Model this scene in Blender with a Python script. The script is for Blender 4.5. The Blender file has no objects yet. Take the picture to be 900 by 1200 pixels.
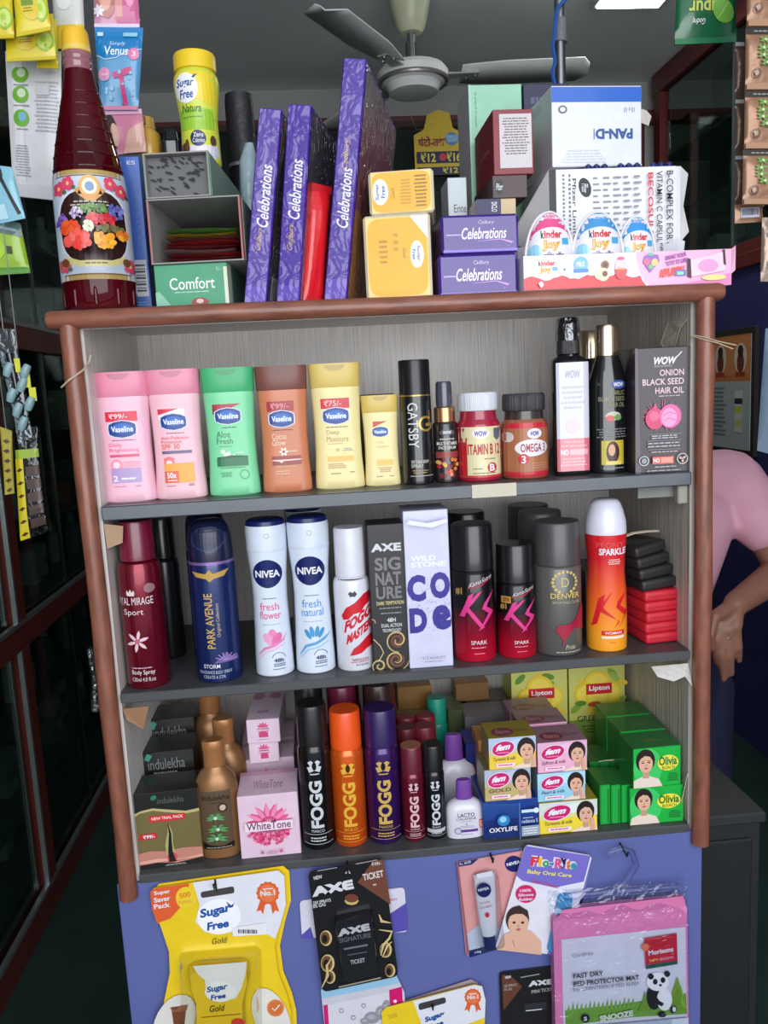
import bpy, bmesh, math, random
from math import sin, cos, pi, radians, sqrt, atan2
from mathutils import Vector, Matrix, noise
random.seed(7)
scene = bpy.context.scene
COL = scene.collection
# ---------------------------------------------------------------- camera
FPX, YAW, PITCH, ROLL = 950.0, radians(4.3), radians(8.6), radians(2.9)
CAM = Vector((0.0, -0.95, 1.5))
_F = Vector((sin(YAW)*cos(PITCH), cos(YAW)*cos(PITCH), -sin(PITCH)))
_R0 = Vector((cos(YAW), -sin(YAW), 0)); _U0 = _R0.cross(_F)
_R = cos(ROLL)*_R0 - sin(ROLL)*_U0
_U = cos(ROLL)*_U0 + sin(ROLL)*_R0
cd = bpy.data.cameras.new('camera'); cam = bpy.data.objects.new('camera', cd); COL.objects.link(cam)
cd.sensor_fit = 'HORIZONTAL'; cd.sensor_width = 36; cd.lens = FPX/900*36; cd.clip_start = .02; cd.clip_end = 60
cam.matrix_world = Matrix(((_R.x, _U.x, -_F.x, CAM.x), (_R.y, _U.y, -_F.y, CAM.y), (_R.z, _U.z, -_F.z, CAM.z), (0, 0, 0, 1)))
scene.camera = cam
# ---------------------------------------------------------------- world, light, exposure
w = bpy.data.worlds.new('world'); scene.world = w; w.use_nodes = True
bg = w.node_tree.nodes['Background']; bg.inputs[0].default_value = (.80, .90, 1.0, 1); bg.inputs[1].default_value = .65
ld = bpy.data.lights.new('shop_front_daylight', 'AREA'); ld.shape = 'RECTANGLE'; ld.size = 2.3; ld.size_y = 1.7; ld.energy = 64; ld.color = (.95, .97, 1.0)
lo = bpy.data.objects.new('shop_front_daylight', ld); COL.objects.link(lo)
lo.location = (.30, -2.1, 1.85); lo.rotation_euler = (radians(88), 0, 0)
vs = scene.view_settings
vs.view_transform = 'Standard'; vs.look = 'None'; vs.exposure = -0.18; vs.gamma = 1.0; vs.use_curve_mapping = False

# ---------------------------------------------------------------- helpers: measuring
def ray(x, y): return _F + _R*((x-450)/FPX) - _U*((y-600)/FPX)
def at(x, y, Y):
    d = ray(x, y); return CAM + d*((Y-CAM.y)/d.y)
def proj(p):
    d = p-CAM; z = d.dot(_F); return 450+FPX*d.dot(_R)/z, 600-FPX*d.dot(_U)/z
def fit(xl, xr, yt, z0, Y):
    xm = (xl+xr)/2; ym = yt+60
    for _ in range(4):
        p = at(xm, ym, Y); top = at(xm-(ym-yt)*.06, yt, Y)
        b = proj(Vector((p.x, Y, z0))); ym = (yt+b[1])/2
    L = at(xl, ym, Y).x; R = at(xr, ym, Y).x
    return (L+R)/2, R-L, top.z-z0
# ---------------------------------------------------------------- helpers: materials
def lin(c): c = c/255.0; return c/12.92 if c <= .04045 else ((c+.055)/1.055)**2.4
_mats = {}
def mat(col, rough=.4, metal=0.0, coat=0.0, nz=.06, ns=40, bump=0.0, bs=120, film=0.0, streak=None, spec=.5, emit=0, key=None):
    k = key or (tuple(col), rough, metal, coat, nz, ns, bump, bs, film, streak, spec, emit)
    if k in _mats: return _mats[k]
    m = bpy.data.materials.new('mat'); m.use_nodes = True; nt = m.node_tree; N = nt.nodes; Lk = nt.links
    b = N['Principled BSDF']
    b.inputs['Roughness'].default_value = rough; b.inputs['Metallic'].default_value = metal
    b.inputs['Coat Weight'].default_value = coat; b.inputs['Coat Roughness'].default_value = .08
    b.inputs['Specular IOR Level'].default_value = spec
    c = [lin(v) for v in col[:3]]
    tc = N.new('ShaderNodeTexCoord'); mp = N.new('ShaderNodeMapping'); Lk.new(tc.outputs['Object'], mp.inputs[0])
    if streak: mp.inputs['Scale'].default_value = streak
    n = N.new('ShaderNodeTexNoise'); n.inputs['Scale'].default_value = 1 if streak else ns; n.inputs['Detail'].default_value = 3
    Lk.new(mp.outputs[0], n.inputs['Vector'])
    mx = N.new('ShaderNodeMix'); mx.data_type = 'RGBA'
    mx.inputs['A'].default_value = [max(0, v*(1-nz*2)) for v in c]+[1]; mx.inputs['B'].default_value = [v*(1+nz*2) for v in c]+[1]
    Lk.new(n.outputs[0], mx.inputs['Factor']); Lk.new(mx.outputs['Result'], b.inputs['Base Color'])
    if emit:
        b.inputs['Emission Color'].default_value = c+[1]; b.inputs['Emission Strength'].default_value = emit
    if bump or film:
        n2 = N.new('ShaderNodeTexNoise'); n2.inputs['Scale'].default_value = bs; n2.inputs['Detail'].default_value = 2
        n2.inputs['Distortion'].default_value = 1.2 if film else 0
        Lk.new(tc.outputs['Object'], n2.inputs['Vector'])
        bp = N.new('ShaderNodeBump'); bp.inputs['Strength'].default_value = bump or film; bp.inputs['Distance'].default_value = .004
        Lk.new((n.outputs[0] if streak else n2.outputs[0]), bp.inputs['Height'])
        Lk.new(bp.outputs[0], b.inputs['Coat Normal' if film else 'Normal'])
    _mats[k] = m; return m
def clear(tint=(235, 240, 245), gloss=.12, bump=.0, bs=60, rough=.03, key=None):
    k = ('clear', tint, gloss, bump, bs, rough)
    if k in _mats: return _mats[k]
    m = bpy.data.materials.new('clear'); m.use_nodes = True; nt = m.node_tree; N = nt.nodes; Lk = nt.links
    N.remove(N['Principled BSDF']); out = N['Material Output']
    t = N.new('ShaderNodeBsdfTransparent'); t.inputs[0].default_value = [lin(v) for v in tint]+[1]
    g = N.new('ShaderNodeBsdfGlossy'); g.inputs['Roughness'].default_value = rough
    mx = N.new('ShaderNodeMixShader'); lw = N.new('ShaderNodeLayerWeight'); lw.inputs[0].default_value = .25
    ma = N.new('ShaderNodeMath'); ma.operation = 'MULTIPLY_ADD'; ma.inputs[1].default_value = .5; ma.inputs[2].default_value = gloss; ma.use_clamp = True
    Lk.new(lw.outputs['Fresnel'], ma.inputs[0]); Lk.new(ma.outputs[0], mx.inputs[0])
    Lk.new(t.outputs[0], mx.inputs[1]); Lk.new(g.outputs[0], mx.inputs[2]); Lk.new(mx.outputs[0], out.inputs[0])
    if bump:
        tc = N.new('ShaderNodeTexCoord'); n2 = N.new('ShaderNodeTexNoise'); n2.inputs['Scale'].default_value = bs; n2.inputs['Distortion'].default_value = 1.5
        Lk.new(tc.outputs['Object'], n2.inputs['Vector'])
        bp = N.new('ShaderNodeBump'); bp.inputs['Strength'].default_value = bump; bp.inputs['Distance'].default_value = .006
        Lk.new(n2.outputs[0], bp.inputs['Height']); Lk.new(bp.outputs[0], g.inputs['Normal'])
    _mats[k] = m; return m
# ---------------------------------------------------------------- helpers: objects
def tag(o, label=None, cat=None, group=None, kind=None):
    if label: o['label'] = label
    if cat: o['category'] = cat
    if group: o['group'] = group
    if kind: o['kind'] = kind
    return o
def thing(name, label, cat, loc=(0, 0, 0), rot=(0, 0, 0), group=None):
    o = bpy.data.objects.new(name, None); COL.objects.link(o); o.empty_display_size = .02
    o.location = loc; o.rotation_euler = rot
    return tag(o, label, cat, group)
def mobj(name, verts, faces, m, parent=None, sharp=.6, mi=None):
    me = bpy.data.meshes.new(name); me.from_pydata([tuple(v) for v in verts], [], faces)
    for q in (m if isinstance(m, (list, tuple)) else [m]): me.materials.append(q)
    if mi: me.polygons.foreach_set('material_index', mi)
    if sharp:
        me.polygons.foreach_set('use_smooth', [True]*len(me.polygons)); me.update(); me.set_sharp_from_angle(angle=sharp)
    o = bpy.data.objects.new(name, me); COL.objects.link(o); o.parent = parent
    return o
def bmobj(name, bm, m, parent=None, sharp=.6):
    me = bpy.data.meshes.new(name); bm.normal_update(); bm.to_mesh(me); bm.free()
    for q in (m if isinstance(m, (list, tuple)) else [m]): me.materials.append(q)
    if sharp:
        me.polygons.foreach_set('use_smooth', [True]*len(me.polygons)); me.update(); me.set_sharp_from_angle(angle=sharp)
    o = bpy.data.objects.new(name, me); COL.objects.link(o); o.parent = parent
    return o
def bbox(bm, x0, x1, y0, y1, z0, z1, bev=0, seg=1):
    r = bmesh.ops.create_cube(bm, size=1, matrix=Matrix.Translation(((x0+x1)/2, (y0+y1)/2, (z0+z1)/2)) @ Matrix.Diagonal((x1-x0, y1-y0, z1-z0, 1)))
    if bev:
        es = set(e for v in r['verts'] for e in v.link_edges)
        bmesh.ops.bevel(bm, geom=list(es), offset=bev, segments=seg, affect='EDGES', profile=.6)
def box(name, x0, x1, y0, y1, z0, z1, m, parent=None, bev=0, seg=1):
    bm = bmesh.new(); bbox(bm, x0, x1, y0, y1, z0, z1, bev, seg); return bmobj(name, bm, m, parent, sharp=.5 if bev else 0)
def struct(o): o['kind'] = 'structure'; return o
def loft_geo(secs, n=32, cx=0, cy=0):
    V = []; Fc = []
    for s in secs:
        z, hw, hd, e = s[:4]; ox = s[4] if len(s) > 4 else 0; oy = s[5] if len(s) > 5 else 0
        for i in range(n):
            a = 2*pi*i/n; ca, sa = cos(a), sin(a)
            V.append((cx+ox+hw*abs(ca)**(2/e)*(1 if ca >= 0 else -1), cy+oy+hd*abs(sa)**(2/e)*(1 if sa >= 0 else -1), z))
    for k in range(len(secs)-1):
        for i in range(n):
            j = (i+1) % n; Fc.append((k*n+i, k*n+j, (k+1)*n+j, (k+1)*n+i))
    Fc.append(tuple(range(n-1, -1, -1))); b = (len(secs)-1)*n; Fc.append(tuple(range(b, b+n)))
    return V, Fc
def loft(name, secs, m, parent=None, n=32, cx=0, cy=0, sharp=.6):
    V, Fc = loft_geo(secs, n, cx, cy); return mobj(name, V, Fc, m, parent, sharp)
def tube_geo(pts, rad, n=8):
    pts = [Vector(p) for p in pts]; V = []; Fc = []
    rr = rad if isinstance(rad, (list, tuple)) else [rad]*len(pts)
    up = None
    for i, p in enumerate(pts):
        t = (pts[min(i+1, len(pts)-1)]-pts[max(i-1, 0)]).normalized()
        if up is None: up = t.orthogonal().normalized()
        a = (up-t*up.dot(t)); a = a.normalized() if a.length > 1e-6 else t.orthogonal().normalized(); up = a; b = t.cross(a)
        for k in range(n): V.append(p+(a*cos(2*pi*k/n)+b*sin(2*pi*k/n))*rr[i])
    for i in range(len(pts)-1):
        for k in range(n):
            j = (k+1) % n; Fc.append((i*n+k, i*n+j, (i+1)*n+j, (i+1)*n+k))
    Fc.append(tuple(range(n-1, -1, -1))); b = (len(pts)-1)*n; Fc.append(tuple(range(b, b+n)))
    return V, Fc
def tube(name, pts, rad, m, parent=None, n=8):
    V, Fc = tube_geo(pts, rad, n); return mobj(name, V, Fc, m, parent, .9)
def kids(o): return [c for c in bpy.data.objects if c.parent == o]
def dup(root, loc=None, rot=None, label=None, group=None, skip=()):
    r = root.copy(); COL.objects.link(r)
    if loc is not None: r.location = loc
    if rot is not None: r.rotation_euler = rot
    if label: r['label'] = label
    if group: r['group'] = group
    for ch in kids(root):
        if ch.name.split('.')[0] in skip: continue
        c = ch.copy(); COL.objects.link(c); c.parent = r
        for g in kids(ch):
            if g.name.split('.')[0] in skip: continue
            d = g.copy(); COL.objects.link(d); d.parent = c
    return r
# ---------------------------------------------------------------- helpers: flat print on surfaces
_tc = {}
def txt(s, bold=0.0, shear=0.0):
    k = (s, bold, shear)
    if k in _tc: return _tc[k]
    cu = bpy.data.curves.new('t', 'FONT'); cu.body = s; cu.size = 1; cu.resolution_u = 3; cu.fill_mode = 'FRONT'; cu.offset = bold; cu.shear = shear
    o = bpy.data.objects.new('t', cu); me = o.to_mesh()
    V = [(v.co.x, v.co.y) for v in me.vertices]; Fc = [tuple(p.vertices) for p in me.polygons]
    o.to_mesh_clear(); bpy.data.objects.remove(o); bpy.data.curves.remove(cu)
    _tc[k] = (V, Fc); return V, Fc
WH = (238, 238, 244); BK = (14, 14, 17); GO = (196, 158, 84); RD = (205, 28, 44); GY = (150, 150, 158)
PRS = []
class Pr:
    def __init__(s, W, H, f, parent, name='front_print', curved=False, rough=.35, coat=0.0, film=0.0):
        s.W, s.H, s.f, s.parent, s.name, s.curved, s.kw = W, H, f, parent, name, curved, dict(rough=rough, coat=coat, film=film, bs=45 if film else 120)
        s.V = []; s.F = []; s.mi = []; s.ms = []; s.layer = 0; PRS.append(s)
    def add(s, V, Fc, col, metal=0.0):
        m = mat(col, nz=.03, metal=metal, **s.kw)
        if m not in s.ms: s.ms.append(m)
        k = s.ms.index(m); s.layer += 1; off = .0002+.00008*s.layer
        W, H = s.W, s.H
        P = [((u-.5)*W, v*H) for u, v in V]
        if s.curved and P:
            bm = bmesh.new(); vs = [bm.verts.new((x, z, 0)) for x, z in P]
            for f in Fc:
                try: bm.faces.new([vs[i] for i in f])
                except ValueError: pass
            xs = [p[0] for p in P]; zs = [p[1] for p in P]
            st = max(.0022, W/14)
            def cut(a, b, st, ax):
                t = math.floor(a/st)*st+st
                while t < b-1e-6:
                    co = (t, 0, 0) if ax == 0 else (0, t, 0); no = (1, 0, 0) if ax == 0 else (0, 1, 0)
                    bmesh.ops.bisect_plane(bm, geom=bm.verts[:]+bm.edges[:]+bm.faces[:], plane_co=co, plane_no=no); t += st
            cut(min(xs), max(xs), st, 0); cut(min(zs), max(zs), .006 if s.curved == 1 else .02, 1)
            bm.verts.index_update(); P = [(v.co.x, v.co.y) for v in bm.verts]; Fc = [tuple(v.index for v in f.verts) for f in bm.faces]; bm.free()
        b = len(s.V); s.V += [s.f(x, z, off) for x, z in P]; s.F += [tuple(i+b for i in f) for f in Fc]; s.mi += [k]*len(Fc)
        return s
    def rect(s, u0, v0, u1, v1, col, **k): return s.add([(u0, v0), (u1, v0), (u1, v1), (u0, v1)], [(0, 1, 2, 3)], col, **k)
    def poly(s, pts, col, **k): return s.add(pts, [tuple(range(len(pts)))], col, **k)
    def ell(s, cu, cv, ru, rv, col, n=24, e=2, rot=0, **k):
        pts = []
        for i in range(n):
            a = 2*pi*i/n; x = abs(cos(a))**(2/e)*(1 if cos(a) >= 0 else -1); y = abs(sin(a))**(2/e)*(1 if sin(a) >= 0 else -1)
            x *= ru*s.W; y *= rv*s.H
            if rot: x, y = x*cos(rot)-y*sin(rot), x*sin(rot)+y*cos(rot)
            pts.append((cu+x/s.W, cv+y/s.H))
        return s.add(pts, [tuple(range(n))], col, **k)
    def circ(s, cu, cv, r, col, **k): return s.ell(cu, cv, r, r*s.W/s.H, col, **k)   # r relative to the width
    def ring(s, cu, cv, r, t, col, n=28, asp=None, a0=0, a1=2*pi, **k):
        ry = (asp or s.W/s.H); V = []; Fc = []; full = abs(a1-a0-2*pi) < 1e-6
        for i in range(n+1):
            a = a0+(a1-a0)*i/n
            V += [(cu+r*cos(a), cv+r*ry*sin(a)), (cu+(r-t)*cos(a), cv+(r-t)*ry*sin(a))]
        for i in range(n): Fc.append((2*i, 2*i+2, 2*i+3, 2*i+1))
        return s.add(V, Fc, col, **k)
    def text(s, t, u0, v0, u1, v1, col, rot=0, bold=0.0, shear=0.0, arc=0.0, **k):
        V, Fc = txt(t, bold, shear)
        if not V: return s
        if rot == 90: V = [(-y, x) for x, y in V]
        elif rot == -90: V = [(y, -x) for x, y in V]
        elif rot == 180: V = [(-x, -y) for x, y in V]
        xs = [p[0] for p in V]; ys = [p[1] for p in V]; a, b, c, d = min(xs), max(xs), min(ys), max(ys)
        P = [(u0+(x-a)/(b-a)*(u1-u0), v0+(y-c)/max(1e-6, d-c)*(v1-v0)) for x, y in V]
        if arc: P = [(u, v+arc*(1-((2*u-u0-u1)/(u1-u0))**2)) for u, v in P]
        return s.add(P, Fc, col, **k)
    def slant(s, t, c, du, dv, col, **k):
        # text along a slanted baseline: c = lower-left corner, du = (u,v) of the baseline, dv = (u,v) of the letter height
        V, Fc = txt(t, k.pop('bold', 0.0), k.pop('shear', 0.0)); xs = [p[0] for p in V]; ys = [p[1] for p in V]; a, b, e, d = min(xs), max(xs), min(ys), max(ys)
        P = [(c[0]+(x-a)/(b-a)*du[0]+(y-e)/(d-e)*dv[0], c[1]+(x-a)/(b-a)*du[1]+(y-e)/(d-e)*dv[1]) for x, y in V]
        return s.add(P, Fc, col, **k)
    def lines(s, u0, v0, u1, v1, n, col, fill=.45, cen=True):
        r = random.Random(int((u0+v0*7+n)*1000)); h = (v1-v0)/n; V = []; Fc = []
        for i in range(n):
            t = (1-r.uniform(0, .3))*(u1-u0)/2; c = (u0+u1)/2 if cen else u0+t; z = v1-h*(i+.5)
            # broken into word-like dashes
            x = c-t
            while x < c+t:
                e = min(c+t, x+(u1-u0)*r.uniform(.06, .2)); b = len(V)
                V += [(x, z-h*fill/2), (e, z-h*fill/2), (e, z+h*fill/2), (x, z+h*fill/2)]; Fc.append((b, b+1, b+2, b+3)); x = e+(u1-u0)*.025
        return s.add(V, Fc, col)
    def stroke(s, pts, wd, col, **k):
        # tapered stroke through (u,v) points; wd relative to width, list or number
        n = len(pts); V = []; Fc = []
        for i, (u, v) in enumerate(pts):
            a = pts[max(0, i-1)]; b = pts[min(n-1, i+1)]; dx = (b[0]-a[0])*s.W; dy = (b[1]-a[1])*s.H; l = sqrt(dx*dx+dy*dy) or 1
            ww = (wd[i] if isinstance(wd, (list, tuple)) else wd)*s.W/2
            V += [(u-dy/l*ww/s.W, v+dx/l*ww/s.H), (u+dy/l*ww/s.W, v-dx/l*ww/s.H)]
        for i in range(n-1): Fc.append((2*i, 2*i+1, 2*i+3, 2*i+2))
        return s.add(V, Fc, col, **k)
    def petals(s, cu, cv, r, n, wd, col, a0=0, inner=0.0, **k):
        V = []; Fc = []; q = s.W/s.H
        for i in range(n):
            a = a0+2*pi*i/n; b = len(V)
            for (t, o) in ((inner, 0), (.35, wd), (.7, wd*1.1), (1, wd*.25), (1, -wd*.25), (.7, -wd*1.1), (.35, -wd)):
                x = r*t*cos(a)-o*sin(a); y = r*t*sin(a)+o*cos(a); V.append((cu+x, cv+y*q))
            Fc.append(tuple(range(b, b+7)))
        return s.add(V, Fc, col, **k)
    def barcode(s, u0, v0, u1, v1, col=BK, n=18, bg=(232, 232, 236)):
        s.rect(u0, v0, u1, v1, bg); r = random.Random(n); V = []; Fc = []; x = u0+(u1-u0)*.06
        while x < u1-(u1-u0)*.08:
            e = x+(u1-u0)*r.choice((.012, .02, .035)); b = len(V); V += [(x, v0+(v1-v0)*.25), (e, v0+(v1-v0)*.25), (e, v1-(v1-v0)*.08), (x, v1-(v1-v0)*.08)]; Fc.append((b, b+1, b+2, b+3)); x = e+(u1-u0)*r.choice((.015, .025))
        return s.add(V, Fc, col)
    def woman(s, cu, cv, h, hand=True, skin=(226, 176, 150), top=(240, 214, 200)):
        # portrait print: cv = chin level, h = head height (relative to H); widths follow the real proportions
        a = s.H/s.W; w_ = h*a
        s.ell(cu-.02*w_, cv+h*.56, w_*.46, h*.56, (36, 22, 22))
        c1 = lambda P: [(min(max(a_, .004), .996), max(b_, .01)) for a_, b_ in P]
        s.poly(c1([(cu-w_*.8, cv-h*.75), (cu+w_*.8, cv-h*.75), (cu+w_*.62, cv-h*.38), (cu+w_*.2, cv-h*.22), (cu-w_*.2, cv-h*.22), (cu-w_*.62, cv-h*.38)]), top)
        s.poly([(cu-w_*.15, cv-h*.3), (cu+w_*.15, cv-h*.3), (cu+w_*.15, cv+h*.15), (cu-w_*.15, cv+h*.15)], tuple(int(v*.88) for v in skin))
        s.ell(cu, cv+h*.42, w_*.33, h*.44, skin, e=2.2)
        s.poly([(cu-w_*.34, cv+h*.5), (cu-w_*.30, cv+h*.78), (cu, cv+h*.95), (cu+w_*.30, cv+h*.78), (cu+w_*.34, cv+h*.5), (cu+w_*.2, cv+h*.74), (cu-w_*.05, cv+h*.80), (cu-w_*.24, cv+h*.68)], (36, 22, 22))
        for sg in (-1, 1):
            s.ell(cu+sg*w_*.14, cv+h*.47, w_*.07, h*.03, (40, 26, 26), n=10); s.rect(cu+sg*w_*.14-w_*.08, cv+h*.545, cu+sg*w_*.14+w_*.08, cv+h*.565, (52, 32, 28))
        s.poly([(cu-w_*.03, cv+h*.29), (cu+w_*.05, cv+h*.29), (cu+w_*.01, cv+h*.42)], tuple(int(v*.87) for v in skin))
        s.ell(cu, cv+h*.19, w_*.09, h*.035, (186, 66, 76), n=12)
        if hand:
            for i in range(4): s.stroke(c1([(cu+w_*(.24+.06*i), cv-h*.45), (cu+w_*(.26+.05*i), cv-h*.1), (cu+w_*(.2+.045*i), cv+h*.22)]), [w_*.08, w_*.08, w_*.05], tuple(int(v*(.94+.02*i)) for v in skin))
        return s
    def build(s):
        if not s.V: return
        o = mobj(s.name, s.V, s.F, s.ms, s.parent, 0, s.mi); return o
class Box:
    """carton: root at the middle of the front bottom edge, body reaches back by d"""
    def __init__(s, name, label, cat, W, H, d, loc, col=WH, rot=(0, 0, 0), group=None, rough=.4, coat=0.0, film=0.0, bev=.0008, body='body', m=None):
        s.W, s.H, s.d = W, H, d; s.kw = dict(rough=rough, coat=coat, film=film)
        s.root = thing(name, label, cat, loc, rot, group)
        s.body = box(body, -W/2, W/2, 0, d, 0, H, m or mat(col, rough=rough, coat=coat, film=film, bs=45 if film else 120), s.root, bev)
    def front(s, n='front_print'): return Pr(s.W, s.H, lambda x, z, o: (x, -o, z), s.root, n, **s.kw)
    def top(s, n='top_print'): return Pr(s.W, s.d, lambda x, z, o: (x, z, s.H+o), s.root, n, **s.kw)
    def left(s, n='side_print'): return Pr(s.d, s.H, lambda x, z, o: (-s.W/2-o, s.d/2-x, z), s.root, n, **s.kw)
    def right(s, n='side_print'): return Pr(s.d, s.H, lambda x, z, o: (s.W/2+o, s.d/2+x, z), s.root, n, **s.kw)
ROWDY = 0.0
def cart(name, label, cat, xl, xr, yt, z0, Y, d, col=WH, rz=0, **k):
    Y += ROWDY
    X, W, H = fit(xl, xr, yt, z0, Y)
    return Box(name, label, cat, W, H, d, (X, Y, z0), col, (0, 0, radians(rz)), **k)
class Bot:
    """bottle / can: stacked lofted parts, sections given relative to half width and full height"""
    def __init__(s, name, label, cat, xl, xr, yt, z0, Y, parts, dr=1.0, rz=0, group=None, n=32):
        Y += ROWDY; X, W, H = fit(xl, xr, yt, z0, Y); s.W, s.H = W, H; s.name = name
        s.root = thing(name, label, cat, (X, Y, z0), (0, 0, radians(rz)), group); s.sec = {}; s.obj = {}
        for (pn, secs, m) in parts:
            S = [(q[0]*H, q[1]*W/2, q[1]*W/2*dr*(q[3] if len(q) > 3 else 1), q[2] if len(q) > 2 else 2) for q in secs]
            s.sec[pn] = S; s.obj[pn] = loft(pn, S, m, s.root, n)
    def on(s, part='body', n='front_print', **k):
        S = s.sec[part]
        def f(x, z, o):
            z = min(max(z, S[0][0]), S[-1][0])
            for a, b in zip(S, S[1:]):
                if a[0] <= z <= b[0] and b[0] > a[0]:
                    t = (z-a[0])/(b[0]-a[0]); hw = a[1]+(b[1]-a[1])*t; hd = a[2]+(b[2]-a[2])*t; e = a[3]+(b[3]-a[3])*t; break
            else: hw, hd, e = S[0][1:4]
            q = min(abs(x)/hw, .985)
            return (max(-.985*hw, min(.985*hw, x)), -hd*(1-q**e)**(1/e)-o, z)
        k.setdefault('rough', .3)
        return Pr(s.W, s.H, f, s.obj[part], n, curved=1, **k)
def flush():
    for p in PRS: p.build()
    PRS.clear()
# ================================================================ the setting
M_floor = mat((34, 58, 52), .5, nz=.2, ns=6, bump=.1, bs=40)
M_ceil = mat((226, 232, 232), .8, nz=.05, ns=3)
M_navy = mat((52, 52, 104), .6, nz=.1, ns=5, bump=.05, bs=60)
M_maroon = mat((104, 42, 40), .42, nz=.12, ns=8, streak=(6, 6, 60))
M_alu = mat((176, 182, 182), .35, metal=.8)
M_dark = mat((30, 38, 38), .7, nz=.15, ns=6)
M_pane = clear((214, 228, 222), .02)
M_steel = mat((150, 152, 156), .35, metal=.9)
struct(box('floor', -1.3, 2.05, -2.6, 3.2, -.05, 0, M_floor))
struct(box('ceiling', -1.3, 2.05, -1.3, 3.2, 2.9, 2.96, M_ceil))
struct(box('wall_left', -1.3, -1.2, -1.3, 3.2, 0, 2.9, M_dark))
struct(box('wall_right', 1.67, 1.75, -1.3, 3.2, 0, 1.89, M_navy))
tr = struct(box('trim_1', 1.655, 1.75, -1.3, 3.1, 1.89, 1.945, M_maroon, None, .004))
wb = struct(box('wall_back', -1.2, 2.05, 3.1, 3.2, 0, 2.9, mat((168, 170, 166), .8, nz=.05)))
struct(box('trim_2', -1.2, 2.0, 3.03, 3.1, 2.70, 2.752, M_maroon, None, .004))
struct(box('wall_right_upper', 2.0, 2.05, -1.3, 3.2, 1.89, 2.9, M_dark))
# ---------------------------------------------------------------- back showcase below the maroon trim
bs_ = thing('wall_showcase', 'dark glazed wall showcase under the maroon trim on the far wall', 'showcase', (.4, 3.0, 0))
box('back_board', -1.5, 1.25, .06, .1, 0, 2.70, mat((26, 30, 30), .7), bs_)
for k in range(5): box('post', -1.5+k*.66, -1.46+k*.66, -.10, .03, 0, 2.70, M_maroon, bs_, .003)
for k in range(4): box('shelf_board', -1.46+k*.66, -.84+k*.66, -.08, .06, 2.2, 2.212, mat((60, 66, 64), .4), bs_)
for k in range(4): box('glass_pane', -1.46+k*.66, -.84+k*.66, -.105, -.101, .05, 2.69, M_pane, bs_)
# ---------------------------------------------------------------- left showcase
ls = thing('glass_showcase', 'tall maroon framed glass showcase along the left wall', 'showcase', (-.88, 1.2, 0))
def lbox(n, Y0, Y1, z0, z1, m, x0=-.04, x1=0.0, bev=.002): return box(n, x0, x1, Y0-1.2, Y1-1.2, z0, z1, m, ls, bev)
YA, YB = -.6, 3.0
lbox('base_rail', YA, YB, .0, .085, M_maroon); lbox('middle_rail', YA, YB, .815, .885, M_maroon); lbox('upper_rail', YA, YB, 1.675, 1.745, M_maroon); lbox('top_rail', YA, YB, 2.84, 2.895, M_maroon)
for y in (-.55, .42, 1.36, 2.33):
    for z0, z1 in ((.085, .815), (.885, 1.675), (1.745, 2.84)):
        lbox('post', y, y+.06, z0, z1, M_maroon); lbox('edge_strip', y-.012, y, z0, z1, M_alu, -.012, .001, 0)
        lbox('glass_pane', y+.06, y+.9, z0, z1, M_pane, -.022, -.018, 0)
        lbox('pane_edge', y+.50, y+.508, z0, z1, mat((18, 30, 28), .3), -.03, -.016, 0)
for z in (.085, .885, 1.745): lbox('edge_strip', YA, YB, z, z+.012, M_alu, -.012, .0015, 0)
lbox('back_board', YA, YB, .0, 2.9, mat((96, 112, 106), .7), -.315, -.30, 0)
M_shelfglass = mat((80, 104, 98), .25)
LSH = (.12, .32, .58, .90, 1.12, 1.42, 1.76, 2.05, 2.4)
for z in LSH: lbox('shelf_board', YA, YB, z-.008, z, M_shelfglass, -.295, -.05, 0)
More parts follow.
